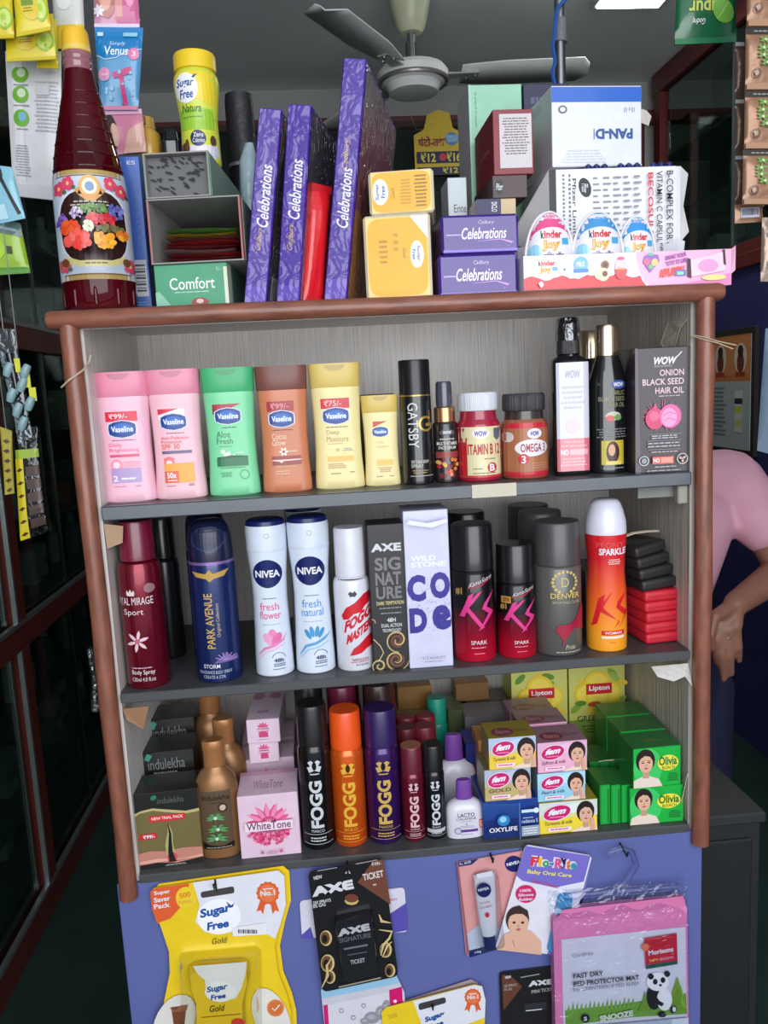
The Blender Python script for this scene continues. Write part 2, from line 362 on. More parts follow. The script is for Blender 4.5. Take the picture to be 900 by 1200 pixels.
# goods seen dimly through the showcase glass
r = random.Random(5)
gcols = [(70, 120, 140), (190, 200, 205), (150, 170, 180), (60, 90, 120), (200, 190, 170), (120, 150, 140), (170, 90, 80), (90, 110, 100), (210, 215, 215)]
gword = {0: 'teal', 1: 'white', 2: 'pale blue', 3: 'dark blue', 4: 'cream', 5: 'sage green', 6: 'brick red', 7: 'grey green', 8: 'bright white'}
for zi, z in enumerate(LSH):
    y = 1.0 if zi > 1 else 1.5; cnt = 0
    lev = ('bottom', 'second lowest', 'third lowest', 'fourth lowest', 'middle', 'fourth highest', 'third highest', 'second highest', 'topmost')[zi]
    while y < 2.85:
        w_ = r.uniform(.05, .11); h_ = r.uniform(.08, .17); k = r.randrange(len(gcols)); xd = r.uniform(-.20, -.12)
        cnt += 1; lab = '%s medicine %s, %s from the near end of the %s left showcase shelf' % (gword[k], 'bottle' if r.random() < .4 else 'carton', ('first', 'second', 'third', 'fourth', 'fifth', 'sixth', 'seventh', 'eighth', 'ninth', 'tenth', 'eleventh', 'twelfth', 'thirteenth', 'fourteenth', 'fifteenth', 'sixteenth', 'seventeenth')[cnt-1], lev)
        if 'bottle' in lab:
            t = thing('medicine_bottle', lab, 'bottle', (-.88+xd, y, z), group='goods in the left showcase')
            a = w_*.32
            loft('body', [(0, a*.9, a*.9, 2), (.004, a, a, 2), (h_*.68, a, a, 2), (h_*.78, a*.5, a*.5, 2), (h_*.82, a*.42, a*.42, 2)], mat(gcols[k], .3), t, 14)
            loft('cap', [(h_*.82, a*.55, a*.55, 2), (h_, a*.52, a*.52, 2)], mat((220, 222, 222), .4), t, 14)
        else:
            t = thing('medicine_carton', lab, 'box', (-.88+xd, y, z), (0, 0, r.uniform(-.15, .15)), group='goods in the left showcase')
            box('body', -.035, .035, -w_/2, w_/2, 0, h_, mat(gcols[k], .5), t, .001)
            box('printed_band', .035, .0356, -w_*.42, w_*.42, h_*.3, h_*.62, mat(gcols[(k+3) % 9], .5), t)
        y += w_+r.uniform(.02, .16)
# ---------------------------------------------------------------- right showcase above the navy wall
rs = thing('overhead_showcase', 'dark glazed showcase with maroon frame high on the right wall', 'showcase', (1.67, 1.2, 1.945))
def rbox(n, Y0, Y1, z0, z1, m, x0=0.0, x1=.04, bev=.002): return box(n, x0, x1, Y0-1.2, Y1-1.2, z0-1.945, z1-1.945, m, rs, bev)
rbox('bottom_rail', -.9, 3.02, 1.945, 1.99, M_maroon); rbox('top_rail', -.9, 3.02, 2.80, 2.895, M_maroon)
for y in (-.9, .35, 1.6, 2.93): rbox('post', y, y+.07, 1.99, 2.80, M_maroon)
for y in (-.83, .42, 1.67):
    rbox('glass_pane', y, y+1.2, 1.99, 2.80, M_pane, .018, .022, 0); rbox('edge_strip', y+.60, y+.612, 1.99, 2.80, mat((70, 82, 84), .3), .012, .03, 0)
rbox('back_board', -.9, 3.02, 1.945, 2.9, mat((40, 46, 48), .7), .30, .31, 0)
for z in (2.25, 2.52): rbox('shelf_board', -.9, 3.02, z-.008, z, M_shelfglass, .05, .295, 0)
for i, (y, z, w_, h_, c, nm) in enumerate(((1.9, 1.99, .12, .12, (90, 110, 130), 'steel blue'), (2.1, 1.99, .16, .09, (120, 112, 80), 'khaki'), (2.35, 1.99, .1, .15, (110, 120, 125), 'grey'), (2.6, 1.99, .1, .1, (150, 150, 140), 'pale stone'), (2.0, 2.25, .14, .14, (60, 80, 100), 'slate blue'), (2.4, 2.25, .1, .16, (96, 92, 84), 'taupe'))):
    t = thing('medicine_carton', '%s medicine carton behind the overhead right showcase glass' % nm, 'box', (1.80, y, z), group='goods in the right showcase')
    box('body', -.04, .04, -w_/2, w_/2, 0, h_, mat(c, .5), t, .001); box('printed_band', -.0406, -.04, -w_*.4, w_*.4, h_*.3, h_*.7, mat((180, 184, 186), .5), t)
# ---------------------------------------------------------------- ceiling light, pipe, fan
cl = thing('ceiling_light', 'bright white rectangular ceiling light panel', 'light', (1.25, 1.93, 2.9))
box('housing', -.13, .13, -.33, .33, -.03, 0, mat((190, 194, 196), .5), cl, .003)
box('diffuser', -.118, .118, -.315, .315, -.036, -.029, mat((255, 255, 255), .4, emit=14), cl)
fn = thing('ceiling_fan', 'old cream three bladed ceiling fan with bell canopy', 'fan', (.405, 2.06, 2.9))
M_cream = mat((205, 208, 176), .35, nz=.08, ns=8); M_fan = mat((240, 242, 238), .4, nz=.08, ns=8)
loft('canopy', [(0, .085, .085, 2), (-.05, .078, .078, 2), (-.12, .062, .062, 2), (-.17, .048, .048, 2), (-.185, .035, .035, 2)][::-1], M_cream, fn)
loft('down_rod', [(-.28, .014, .014, 2), (-.18, .014, .014, 2)], M_steel, fn, 12)
loft('shackle', [(-.27, .022, .012, 3), (-.215, .022, .012, 3)], mat((90, 88, 84), .4, metal=.6), fn, 12)
loft('motor_housing', [(-.385, .055, .055, 2), (-.38, .085, .085, 2), (-.355, .098, .098, 2), (-.345, .118, .118, 2), (-.315, .124, .124, 2), (-.30, .112, .112, 2), (-.285, .06, .06, 2), (-.27, .03, .03, 2)], M_fan, fn, 40)
loft('trim_ring', [(-.349, .1235, .1235, 2), (-.343, .1255, .1255, 2), (-.337, .1235, .1235, 2)], mat((150, 146, 140), .3, metal=.5), fn, 40)
for k, a in enumerate((radians(238), radians(357), radians(118))):
    V = []; Fc = []; n = 14
    for i in range(n+1):
        t = i/n; rr = .17+t*.45; hw = (.05+.022*min(1, t*3))*(1 if t < .93 else sqrt(max(.05, 1-((t-.93)/.07)**2))); 
        for sd, tl in ((-1, .012), (0, .004), (1, -.012)): V.append((rr, sd*hw, tl)); 
    for i in range(n):
        for j in range(2): q = i*3+j; Fc.append((q, q+1, q+4, q+3))
    o = mobj('blade', V, Fc, M_fan, fn, .9); o.location = (0, 0, -.325); o.rotation_euler = (0, 0, a)
    md = o.modifiers.new('thick', 'SOLIDIFY'); md.thickness = .004
    b_ = box('blade_arm', .10, .23, -.022, .022, -.006, .0, mat((190, 192, 186), .4), fn, .002); b_.location = (0, 0, -.322); b_.rotation_euler = (0, 0, a)
    for (rx, ry) in ((.19, -.02), (.19, .02), (.22, 0)):
        s_ = loft('screw', [(-.012, .005, .005, 2), (-.006, .006, .006, 2)], M_steel, b_, 8, rx, ry)
p0 = at(657, 100, .55)
pp = thing('ceiling_pipe', 'thin grey metal pipe hanging from the ceiling with a blue wire', 'pipe', (p0.x, .55, 2.9))
tube('pipe', [(0, 0, 0), (0, 0, p0.z-2.9-.05)], .009, M_steel, pp, 12)
tube('joint_tape', [(0, 0, -2.9+at(657, 50, .55).z), (0.002, 0, -2.9+at(657, 22, .55).z)], [.013, .011], mat((120, 122, 126), .5, bump=.5, bs=200), pp, 10)
pts = []
for yy in range(-20, 118, 6):
    q = at(652+ (10 if yy < 8 else 0)*(1-yy/8) + 1.5*sin(yy*.2) - (3 if yy > 30 else 0), yy, .53); pts.append((q.x-p0.x, -.02, q.z-2.9))
tube('wire', pts, .0035, mat((40, 90, 170), .4), pp, 6)
# framed print, right wall
fr = thing('framed_poster', 'framed orange and white shrine poster on the navy right wall', 'poster', (1.67, 2.21, 1.17))
box('frame', -.02, 0, -.185, .165, 0, .495, mat((48, 44, 40), .4), fr, .003)
box('sheet', -.022, -.02, -.16, .14, .025, .47, mat((176, 186, 184), .5), fr)
p = Pr(.30, .445, lambda x, z, o: (-.022-o, -.01-x, .025+z), fr, 'printed_picture')
p.rect(0, .60, 1, 1, (206, 122, 74)); p.rect(.02, .66, .98, .98, (214, 140, 84))
for c in (.22, .75):
    p.ell(c, .80, .16, .13, (226, 210, 190)); p.ell(c, .76, .09, .09, (120, 60, 40)); p.ell(c, .86, .07, .05, (60, 40, 36)); p.rect(c-.12, .64, c+.12, .68, (170, 70, 40))
p.lines(.06, .1, .4, .56, 12, (120, 130, 130), cen=False); p.rect(.62, .15, .82, .52, (214, 216, 210)); p.rect(.62, .40, .82, .45, (60, 60, 54)); p.rect(.63, .32, .81, .38, (206, 206, 90)); p.rect(.64, .2, .80, .26, (210, 200, 120))
# low dark cabinet behind, at the right
q0 = at(835, 945, .75); q1 = at(893, 945, .75)
q0 = at(840, 950, .36); q1 = at(889, 952, .36)
dk = thing('low_cabinet', 'low dark cabinet on the floor right of the shelves', 'cabinet', ((.50+q1.x)/2, .34, 0)); hw_ = (q1.x-.50)/2
box('body', -hw_, hw_, .01, .26, 0, q0.z-.02, mat((40, 44, 44), .6), dk, .004); box('top', -hw_-.004, hw_+.004, 0, .27, q0.z-.02, q0.z, mat((52, 56, 56), .5), dk, .003)
box('door', -hw_+.02, hw_-.02, .002, .01, .06, q0.z-.05, mat((34, 38, 38), .6), dk, .003)
rp = struct(box('wall_right_pilaster', 1.45, 1.67, 1.15, 1.35, 0, 1.2, mat((66, 30, 30), .6)))
# ================================================================ the display cabinet
Z0 = 1.5
T0, S1, S2, S3 = Z0+.104, Z0-.118, Z0-.344, Z0-.579       # resting heights: cabinet top and three shelves
XL, XR, DB = -.256, .449, .285
M_wood = mat((132, 80, 62), .38, nz=.16, coat=.25, streak=(60, 60, 12), bump=.12)
M_woodv = mat((132, 80, 62), .38, nz=.32, coat=.2, streak=(110, 110, 26), bump=.2)
M_woodh = mat((132, 80, 62), .38, nz=.3, coat=.2, streak=(26, 110, 110), bump=.2)
M_paper = mat((222, 216, 210), .35, nz=.2, streak=(420, 420, 9), bump=.25)
M_ridge = mat((190, 182, 172), .45, nz=.3, streak=(500, 330, 5), bump=.5)
M_board = mat((70, 72, 74), .45, nz=.12, ns=14)
M_edge = mat((58, 66, 76), .25, nz=.2, ns=30, coat=.3)
M_blue = mat((92, 102, 162), .5, nz=.05, ns=5)
cb = thing('display_cabinet', 'wooden framed open display cabinet with three shelves and lavender lower panel', 'cabinet', (.1, .14, 0))
def cbox(n, x0, x1, y0, y1, z0, z1, m, bev=0, lab=None):
    o = box(n, x0-.1, x1-.1, y0-.14, y1-.14, z0, z1, m, cb, bev)
    if lab: o['label'] = lab
    return o
cbox('top_board', -.285, .475, 0, DB+.02, Z0+.095, T0, M_paper); cbox('front_lip', -.275, .470, .0, .008, Z0+.083, Z0+.095, M_paper)
cbox('back_panel', XL, XR, DB, DB+.012, .05, Z0+.095, M_paper)
cbox('side_panel', XL-.014, XL, .004, DB+.012, .0, Z0+.095, M_paper); cbox('side_panel', XR, XR+.014, .004, DB+.012, .0, Z0+.095, M_ridge)
for z, th, m in ((S1, .0150, M_edge), (S2, .0105, M_board), (S3, .0095, M_board)):
    cbox('shelf_board', XL, XR, .004, DB, z-th, z, M_board)
    cbox('shelf_edge', XL+.001, XR-.001, -.003, .004, z-th-.001, z+.0005, m, .0012)
cbox('front_panel', -.283, .466, -.002, .004, .0, S3-.0095, M_blue, .001)
cbox('panel_side', -.283, -.27, .004, DB, .0, S3-.03, mat((40, 30, 30), .6)); cbox('panel_side', .455, .466, .004, DB, .0, S3-.03, mat((40, 30, 30), .6))
def ctube(n, pts, r_, m, seg=16):
    return tube(n, [(x-.1, y-.14, z) for x, y, z in pts], r_, m, cb, seg)
ctube('top_rail', [(-.290, -.008, Z0+.093), (-.286, -.008, Z0+.093), (-.1, -.008, Z0+.0935), (.1, -.008, Z0+.093), (.3, -.008, Z0+.0935), (.476, -.008, Z0+.093), (.481, -.008, Z0+.093)], [.0085, .0103, .0106, .0102, .0106, .0106, .0088], M_woodh)
for x, zb in ((-.268, -.604), (.4615, -.604)):
    ctube('post', [(x+.0006*sin(k*2.1), -.006, Z0+.087+(zb-.087)*k/8) for k in range(9)], [.0108+.0004*sin(k*1.7+x) for k in range(9)], M_woodv)
for sgn, x in ((1, XR-.014), ):
    b1 = cbox('shelf_bracket', x-.045, x+.013, .02, .026, S1-.032, S1-.0155, mat((120, 122, 118), .5)); cbox('bracket_plate', x+.0, x+.013, .006, .02, S1-.04, S1-.0165, mat((150, 146, 138), .5), .0015)
V = [at(553, 577, -.0035), at(605, 574, -.0035), at(606, 586, -.0035), at(554, 589, -.0035)]
cbox('edge_tape', V[0].x, V[1].x, -.0045, -.003, S1-.0155, S1+.0002, mat((196, 188, 168), .4))
# torn paper and wire ties at the corners
def scrap(n, pts, m, th=.0008):
    o = mobj(n, [(x-.1, y-.14, z) for x, y, z in pts], [tuple(range(len(pts)))], m, cb, 0); md = o.modifiers.new('t', 'SOLIDIFY'); md.thickness = th; return o
M_scrap = mat((186, 178, 160), .6, bump=.3)
scrap('torn_paper', [(.443, .02, Z0-.045+.10), (.4475, .01, Z0+.065), (.446, .06, Z0+.068), (.44, .07, Z0+.04), (.445, .05, Z0+.02)], M_scrap)
scrap('torn_paper', [(.448, .003, S2-.018), (.40, .004, S2-.019), (.405, -.004, S2-.03), (.425, -.006, S2-.037), (.44, -.005, S2-.032), (.449, -.006, S2-.045)], mat((196, 192, 186), .4, bump=.6))
scrap('torn_paper', [(.4475, .0, S3+.07), (.441, .004, S3+.03), (.4475, .02, S3+.012), (.4475, .03, S3+.04)], M_scrap)
scrap('torn_paper', [(-.2555, .004, S1-.02), (-.235, .01, S1-.025), (-.238, .012, S1-.045), (-.255, .006, S1-.05)], mat((170, 140, 110), .6))
scrap('torn_paper', [(-.2555, .004, S2-.02), (-.225, .006, S2-.02), (-.235, .01, S2-.05), (-.252, .004, S2-.035)], mat((150, 112, 80), .6))
M_tie = mat((190, 176, 150), .5)
ctube('wire_tie', [(-.2815, -.012, Z0+.02), (-.27, -.0215, Z0+.027), (-.257, -.012, Z0+.037), (-.2535, .004, Z0+.046), (-.25, .003, Z0+.055)], .0011, M_tie, 6)
ctube('wire_tie', [(.4465, .0, Z0+.045), (.456, -.0185, Z0+.038), (.47, -.02, Z0+.034), (.487, -.024, Z0+.026)], .0006, M_tie, 6)
ctube('wire_tie', [(.4465, .0, Z0+.046), (.456, -.0185, Z0+.041), (.47, -.02, Z0+.036), (.490, -.026, Z0+.030)], .0006, M_tie, 6)
ctube('plastic_strip', [(-.286, .0, S2+.06), (-.284, .004, S2+.02), (-.288, .006, S2-.02)], [.003, .004, .005], clear((225, 228, 230), .25, .6))
# ================================================================ goods on top of the cabinet
# --- red syrup bottle
M_syrup = mat((72, 3, 14), .05, nz=.35, ns=8, spec=.32)
X, W, H = fit(60, 147, 36, T0, .055)
sy = thing('syrup_bottle', 'tall bottle of dark red syrup with yellow cap and flower label', 'bottle', (X, .055, T0), (0, 0, radians(13)))
R_ = W/2
SY = [(0, .80), (.006, .90), (.02, .97), (.10, .985), (.112, 1.0), (.40, .995), (.46, .965), (.50, .93), (.55, .875), (.60, .80), (.65, .715), (.70, .63), (.75, .545), (.80, .455), (.84, .395), (.86, .375)]
secs = [(z*H, R_*q, R_*q, 2) for z, q in SY]
body = loft('body', secs, M_syrup, sy, 48)
M_neck = mat((150, 96, 106), .1, nz=.2, ns=30, coat=.5)
loft('neck', [(z*H, R_*q, R_*q, 2) for z, q in ((.86, .375), (.872, .36), (.88, .385), (.888, .385), (.895, .36), (.905, .385), (.912, .36), (.925, .355))], M_neck, sy, 32)
loft('cap', [(z*H, R_*q, R_*q, 2) for z, q in ((.922, .365), (.925, .375), (.95, .365), (.99, .345), (1.0, .31))], mat((232, 184, 46), .4), sy, 36)
loft('shrink_band', [(z*H, R_*q, R_*q, 2) for z, q in ((.924, .380), (.940, .374))], mat((226, 196, 92), .35), sy, 36)
# embossed ribs
for k, z in enumerate((.51, .555, .60, .645, .69, .735, .78)):
    rr = [q for q in [(a[1]+(b[1]-a[1])*(z-a[0])/(b[0]-a[0])) for a, b in zip(SY, SY[1:]) if a[0] <= z < b[0]]][0]*R_
    loft('glass_rib', [((z-.004)*H, rr*1.012, rr*1.012, 2), (z*H, rr*1.018, rr*1.018, 2), ((z+.004)*H, rr*1.0, rr*1.0, 2)], M_syrup, sy, 40)
for k in range(10):
    a = 2*pi*k/10+.2; x, y = R_*.955*cos(a), R_*.955*sin(a)
    loft('base_flute', [(.018*H, R_*.035, R_*.035, 2), (.03*H, R_*.06, R_*.06, 2), (.075*H, R_*.06, R_*.06, 2), (.092*H, R_*.02, R_*.02, 2)], M_syrup, sy, 10, x, y)
LS = [(.112*H, R_*1.005, R_*1.005, 2), (.40*H, R_*1.0, R_*1.0, 2), (.46*H, R_*.971, R_*.971, 2), (.492*H, R_*.945, R_*.945, 2)]
lb = loft('label_wrap', LS, mat((196, 208, 226), .3), sy, 48)
def fsy(x, z, o):
    z = .112*H+(z-.112*H)*1.213; r_ = LS[0][1]
    for a, b in zip(LS, LS[1:]):
        if a[0] <= z <= b[0]+1e-6: r_ = a[1]+(b[1]-a[1])*(z-a[0])/(b[0]-a[0])
    x *= r_/R_; q = min(abs(x)/r_, .985); x = max(-.985*r_, min(.985*r_, x)); return (x, -r_*sqrt(1-q*q)-o, z)
p = Pr(W, H, fsy, sy, 'label_print', curved=2, rough=.3)
GOLD = (178, 150, 86)
p.rect(0, .112, 1, .125, GOLD); p.rect(0, .412, 1, .425, GOLD); p.rect(0, .125, 1, .129, (120, 90, 40)); p.rect(0, .407, 1, .41, (120, 90, 40))
p.ell(.5, .262, .445, .112, (214, 218, 228), e=3); p.ell(.5, .262, .42, .104, (52, 24, 24), e=3)
for (u, v) in ((.10, .375), (.22, .387), (.77, .387), (.90, .37), (.08, .155), (.93, .152)):
    for k in range(5): p.ell(u+.048*cos(k*1.256), v+.012*sin(k*1.256), .036, .010, (224, 74, 110), n=10)
    p.ell(u, v, .02, .006, (250, 196, 120), n=8); p.ell(u+.07, v-.012, .03, .006, (72, 110, 70), n=8)
p.ell(.5, .375, .14, .032, (226, 170, 92)); p.ell(.5, .375, .10, .023, (246, 226, 196)); p.ell(.5, .374, .06, .014, (120, 150, 190)); p.poly([(.34, .352), (.66, .352), (.56, .334), (.44, .334)], (214, 150, 80)); p.poly([(.34, .352), (.3, .366), (.38, .372)], (214, 150, 80)); p.poly([(.66, .352), (.7, .366), (.62, .372)], (214, 150, 80))
p.lines(.22, .318, .78, .336, 2, (190, 176, 160))
rr = random.Random(3)
for (cu, cv, su, sv, n, cols, s) in ((.5, .30, .20, .012, 26, [(96, 140, 70), (120, 160, 84), (82, 122, 60)], .03), (.32, .292, .07, .014, 14, [(226, 214, 230), (200, 180, 220), (170, 150, 200)], .022), (.78, .295, .09, .016, 18, [(110, 110, 190), (140, 140, 210), (90, 96, 170)], .026),
        (.14, .272, .06, .016, 12, [(110, 70, 160), (140, 100, 190)], .03), (.60, .272, .16, .013, 22, [(206, 44, 60), (226, 70, 84), (190, 30, 50)], .04), (.22, .252, .11, .014, 14, [(236, 96, 44), (226, 76, 40)], .05), (.70, .248, .16, .008, 18, [(120, 116, 70), (96, 96, 60)], .03),
        (.32, .222, .13, .018, 20, [(228, 62, 50), (240, 90, 80), (236, 110, 110)], .06), (.62, .22, .12, .016, 20, [(238, 160, 40), (246, 186, 60), (220, 130, 30)], .05), (.83, .232, .06, .010, 12, [(240, 170, 50), (226, 120, 40)], .035), (.44, .25, .06, .01, 10, [(206, 210, 170), (226, 226, 200)], .03)):
    for _ in range(n*2):
        a = rr.uniform(0, 6.28); d = sqrt(rr.random()); p.ell(.5+(cu-.5+su*d*cos(a))*1.08, .262+(cv-.262+sv*d*sin(a))*1.2, s*1.05*rr.uniform(.5, 1), s*.27*rr.uniform(.5, 1), rr.choice(cols), n=8)
p.poly([(.12, .166), (.30, .152), (.70, .152), (.88, .166), (.86, .146), (.70, .134), (.30, .134), (.14, .146)], (190, 180, 120)); p.lines(.3, .139, .7, .15, 1, (110, 96, 50))
p.ell(.12, .148, .05, .012, (110, 66, 40), n=10); p.ell(.88, .148, .05, .012, (110, 66, 40), n=10)
# --- blue upright box behind the bottle
b = cart('tall_carton', 'narrow upright royal blue carton right of the syrup bottle', 'box', 139, 171, 183, T0, .105, .09, (28, 92, 190), rz=4, coat=.2)
p = b.front(); p.text('ES', .55, .95, .85, .972, WH); p.rect(.45, .13, .92, .36, (205, 208, 214))
for k in range(9): p.rect(.5, .16+k*.02, .86, .16+k*.02+(.006 if k % 2 else .012), (50, 52, 60))
p.lines(.40, .02, .92, .1, 5, (120, 160, 220)); p.text('20 STRIPS', .72, .45, .8, .75, (90, 140, 220), rot=90)
# --- cartons of sachets, stacked
def tray(name, label, X, Y, z0, W, H, d, mo, mi, rz=0, t=.0015):
    """open-fronted carton"""
    rt = thing(name, label, 'box', (X, Y, z0), (0, 0, radians(rz)))
    box('bottom_panel', -W/2, W/2, 0, d, 0, t, mi, rt); box('top_panel', -W/2, W/2, 0, d, H-t, H, mi, rt)
    box('side_panel', -W/2, -W/2+t, 0, d, t, H-t, mo, rt); box('side_panel', W/2-t, W/2, 0, d, t, H-t, mo, rt); box('back_panel', -W/2+t, W/2-t, d-t, d, t, H-t, mi, rt)
    for (n, a) in (('edge_lining', (-W/2+t, -W/2+t+.0006)), ('edge_lining', (W/2-t-.0006, W/2-t))): box(n, a[0], a[1], .0005, d-t, t, H-t, mi, rt)
    return rt
M_kraft = mat((176, 170, 166), .7, nz=.1, ns=20); M_kin = mat((150, 146, 144), .7, nz=.12, ns=30); M_grn = mat((120, 146, 132), .5, nz=.1)
cA = cart('sachet_carton', 'green carton with white serif lettering, lowest of its stack beside the syrup bottle', 'box', 181, 268, 309, T0, .04, .20, (66, 150, 112), rz=-5)
p = cA.front(); p.text('Comfort', .2, .44, .82, .70, (236, 240, 236), bold=.006); p.lines(.25, .36, .75, .40, 1, (190, 220, 204)); p.ell(.6, .14, .12, .11, (150, 60, 56)); p.ell(.6, .17, .05, .05, (220, 190, 180)); p.poly([(0, 0), (.25, 0), (.05, .42), (0, .4)], (130, 186, 160)); p.rect(.95, 0, 1, .9, (206, 214, 190)); p.text('5/-', .85, .82, .93, .9, (180, 214, 196))
p = cA.right(); p.rect(0, 0, 1, 1, (188, 198, 178)); p.rect(.12, 0, 1, 1, (84, 120, 104))
zA = T0+cA.H+.0005; X2, W2, H2 = fit(175, 286, 231, zA, .035)
cB = tray('sachet_carton', 'open grey carton full of red and foil sachets on the green carton', X2-.002, .035, zA, W2, H2, .21, mat((176, 96, 96), .6), M_kin, -5)
box('side_sheet', W2/2, W2/2+.0008, .012, .209, .001, H2-.001, M_grn, cB)
zB = zA+H2+.0005; X3, W3, H3 = fit(168, 246, 178, zB, .035)
cC = tray('sachet_carton', 'open grey carton with speckled lining, topmost of the sachet stack', X3, .035, zB, W3, H3, .2, M_grn, M_kin, -5)
p = Pr(W3-.004, H3-.004, lambda x, z, o: (x, .012-o, z+.002), cC, 'speckled_lining', rough=.7)
p.rect(0, 0, 1, 1, (104, 104, 106))
for _ in range(46): u, v = rr.uniform(.03, .93), rr.uniform(.05, .97); p.ell(u, v, .05*rr.uniform(.5, 1.3), .026, (38, 38, 42), n=8, rot=rr.uniform(-.7, -.1))
box('lining_board', -W3/2+.002, W3/2-.002, .012, .0128, .002, H3-.002, M_kin, cC)
box('side_sheet', W3/2, W3/2+.0008, .004, .199, .001, H3-.001, M_grn, cC)
# sachets inside the middle carton
def sachet_mesh(name, w_, h_, m, parent, th=.004, seed=0, n=8, wob=.002):
    V = []; Fc = []; rs_ = random.Random(seed); ph = rs_.uniform(0, 6)
    for sd in (-1, 1):
        for i in range(n+1):
            for j in range(n+1):
                u, v = i/n, j/n; e = min(u, 1-u, v, 1-v)*6; bulge = th/2*min(1, e)**.6
                wv = wob*sin(u*5+ph)*cos(v*4+ph*2)+wob*.5*noise.noise(Vector((u*4+seed, v*4, ph)))
                V.append(((u-.5)*w_, sd*bulge+wv, v*h_))
    m_ = (n+1)*(n+1)
    for sd in (0, 1):
        for i in range(n):
            for j in range(n):
                a = sd*m_+i*(n+1)+j; q = (a, a+n+1, a+n+2, a+1); Fc.append(q if sd == 0 else q[::-1])
    for i in range(n):
        for a, b_ in ((i*(n+1), (i+1)*(n+1)), ((i+1)*(n+1)+n, i*(n+1)+n), (n*0+i+1, i), (n*(n+1)+i, n*(n+1)+i+1)): Fc.append((b_, a, a+m_, b_+m_))
    return mobj(name, V, Fc, m, parent, 1.2), (th, wob, ph, seed)
scols = [((186, 36, 46), 'red'), ((150, 100, 100), 'dull rose'), ((176, 44, 52), 'crimson'), ((168, 150, 150), 'silver foil'), ((150, 40, 48), 'dark red'), ((190, 60, 60), 'pale red'), ((134, 90, 92), 'brownish'), ((206, 190, 60), 'yellow edged'), ((90, 150, 90), 'green edged')]
zz = zA+.0035
for k, (c, nm) in enumerate(scols):
    t = thing('sachet', '%s sachet lying in the open carton, number %s from its bottom' % (nm, ('one', 'two', 'three', 'four', 'five', 'six', 'seven', 'eight', 'nine')[k]), 'sachet', (X2+rr.uniform(-.003, .003), .05+rr.uniform(0, .006), zz), (radians(-90), 0, radians(rr.uniform(-4, 4))), 'sachets in the open carton')
    o, _ = sachet_mesh('foil', W2*.80, .12, mat(c, .3, metal=.2, nz=.2, ns=60, bump=.3, bs=90), t, .0036, k+1, wob=.0012)
    t.rotation_euler = (radians(-90+rr.uniform(-1, 1)), 0, radians(-5+rr.uniform(-3, 3)))     # lies flat, reaching back into the carton
    zz += .0046
# --- yellow sweetener jar standing on the stack
zC = zB+H3+.0005
M_yel = mat((236, 200, 40), .35); M_lime = mat((206, 214, 70), .35)
SFb = [(0, .80), (.02, .86), (.22, .84), (.40, .82), (.55, .90), (.68, .98), (.74, 1.0), (.80, .96), (.83, .86), (.85, .82)]
jb = Bot('sweetener_jar', 'lime and yellow sweetener jar with wide yellow lid on the carton stack', 'jar', 206, 259, 66, zC, .105,
    [('body', SFb, M_lime), ('lid', [(.845, .88), (.85, .93), (.98, .93), (1.0, .88)], M_yel)], rz=-6)
p = jb.on(); p.poly([(.02, .62), (.02, .8), (.98, .8), (.98, .5), (.6, .56)], (236, 206, 50)); p.rect(.03, .30, .97, .48, (150, 196, 56)); p.rect(.06, .0, .94, .16, (226, 214, 226))
p.ell(.36, .66, .27, .13, WH); p.text('Sugar', .14, .65, .56, .74, (20, 76, 160), bold=.02, shear=.2); p.text('Free', .20, .57, .52, .645, (20, 76, 160), bold=.02, shear=.2); p.poly([(.52, .74), (.62, .79), (.56, .76), (.64, .775), (.56, .735)], (20, 76, 160))
p.text('Natura', .22, .45, .66, .52, (40, 110, 50), bold=.01, shear=.25); p.lines(.2, .40, .7, .42, 1, (90, 140, 60))
p.circ(.54, .22, .17, (38, 48, 92)); p.text('Zero', .44, .23, .66, .27, WH, bold=.01); p.text('Calories', .42, .18, .68, .22, WH); p.ell(.22, .14, .12, .05, (80, 50, 40)); p.ell(.28, .16, .05, .06, (110, 70, 50)); p.ell(.84, .2, .05, .05, (90, 60, 50)); p.poly([(.78, .06), (.92, .06), (.9, .16), (.8, .16)], (206, 206, 220))
# --- dark goods behind the bottle, on a dark support carton
q = at(165, 182, .17); sup = cart('support_carton', 'dark grey carton standing behind the narrow blue carton', 'box', 134, 212, 180, T0, .20, .075, (52, 54, 58))
q0, w_, h_ = fit(148, 186, 136, T0+sup.H, .225)
yj = thing('balm_jar', 'squat mustard yellow jar with printed square mark behind the syrup bottle', 'jar', (q0, .236, T0+sup.H+.0004))
loft('body', [(0, w_*.42, w_*.4, 3), (h_*.08, w_*.5, w_*.42, 3), (h_*.6, w_*.5, w_*.42, 3), (h_*.72, w_*.36, w_*.34, 2.6)], mat((214, 168, 60), .25, coat=.4), yj); loft('lid', [(h_*.72, w_*.38, w_*.36, 2.6), (h_*.98, w_*.36, w_*.34, 2.6), (h_, w_*.30, w_*.28, 2.6)], mat((200, 160, 70), .3), yj)
p = Pr(w_, h_, lambda x, z, o: (x, -w_*.37-o, z), yj); p.rect(.34, .76, .66, .96, (120, 90, 30)); p.rect(.39, .79, .61, .93, (206, 166, 76)); p.rect(.45, .76, .55, .88, (120, 90, 30))
q0, w_, h_ = fit(187, 211, 149, T0+sup.H, .22)
bp_ = thing('perfume_bottle', 'small glossy black perfume bottle between yellow jar and sweetener jar', 'bottle', (q0, .232, T0+sup.H+.0004))
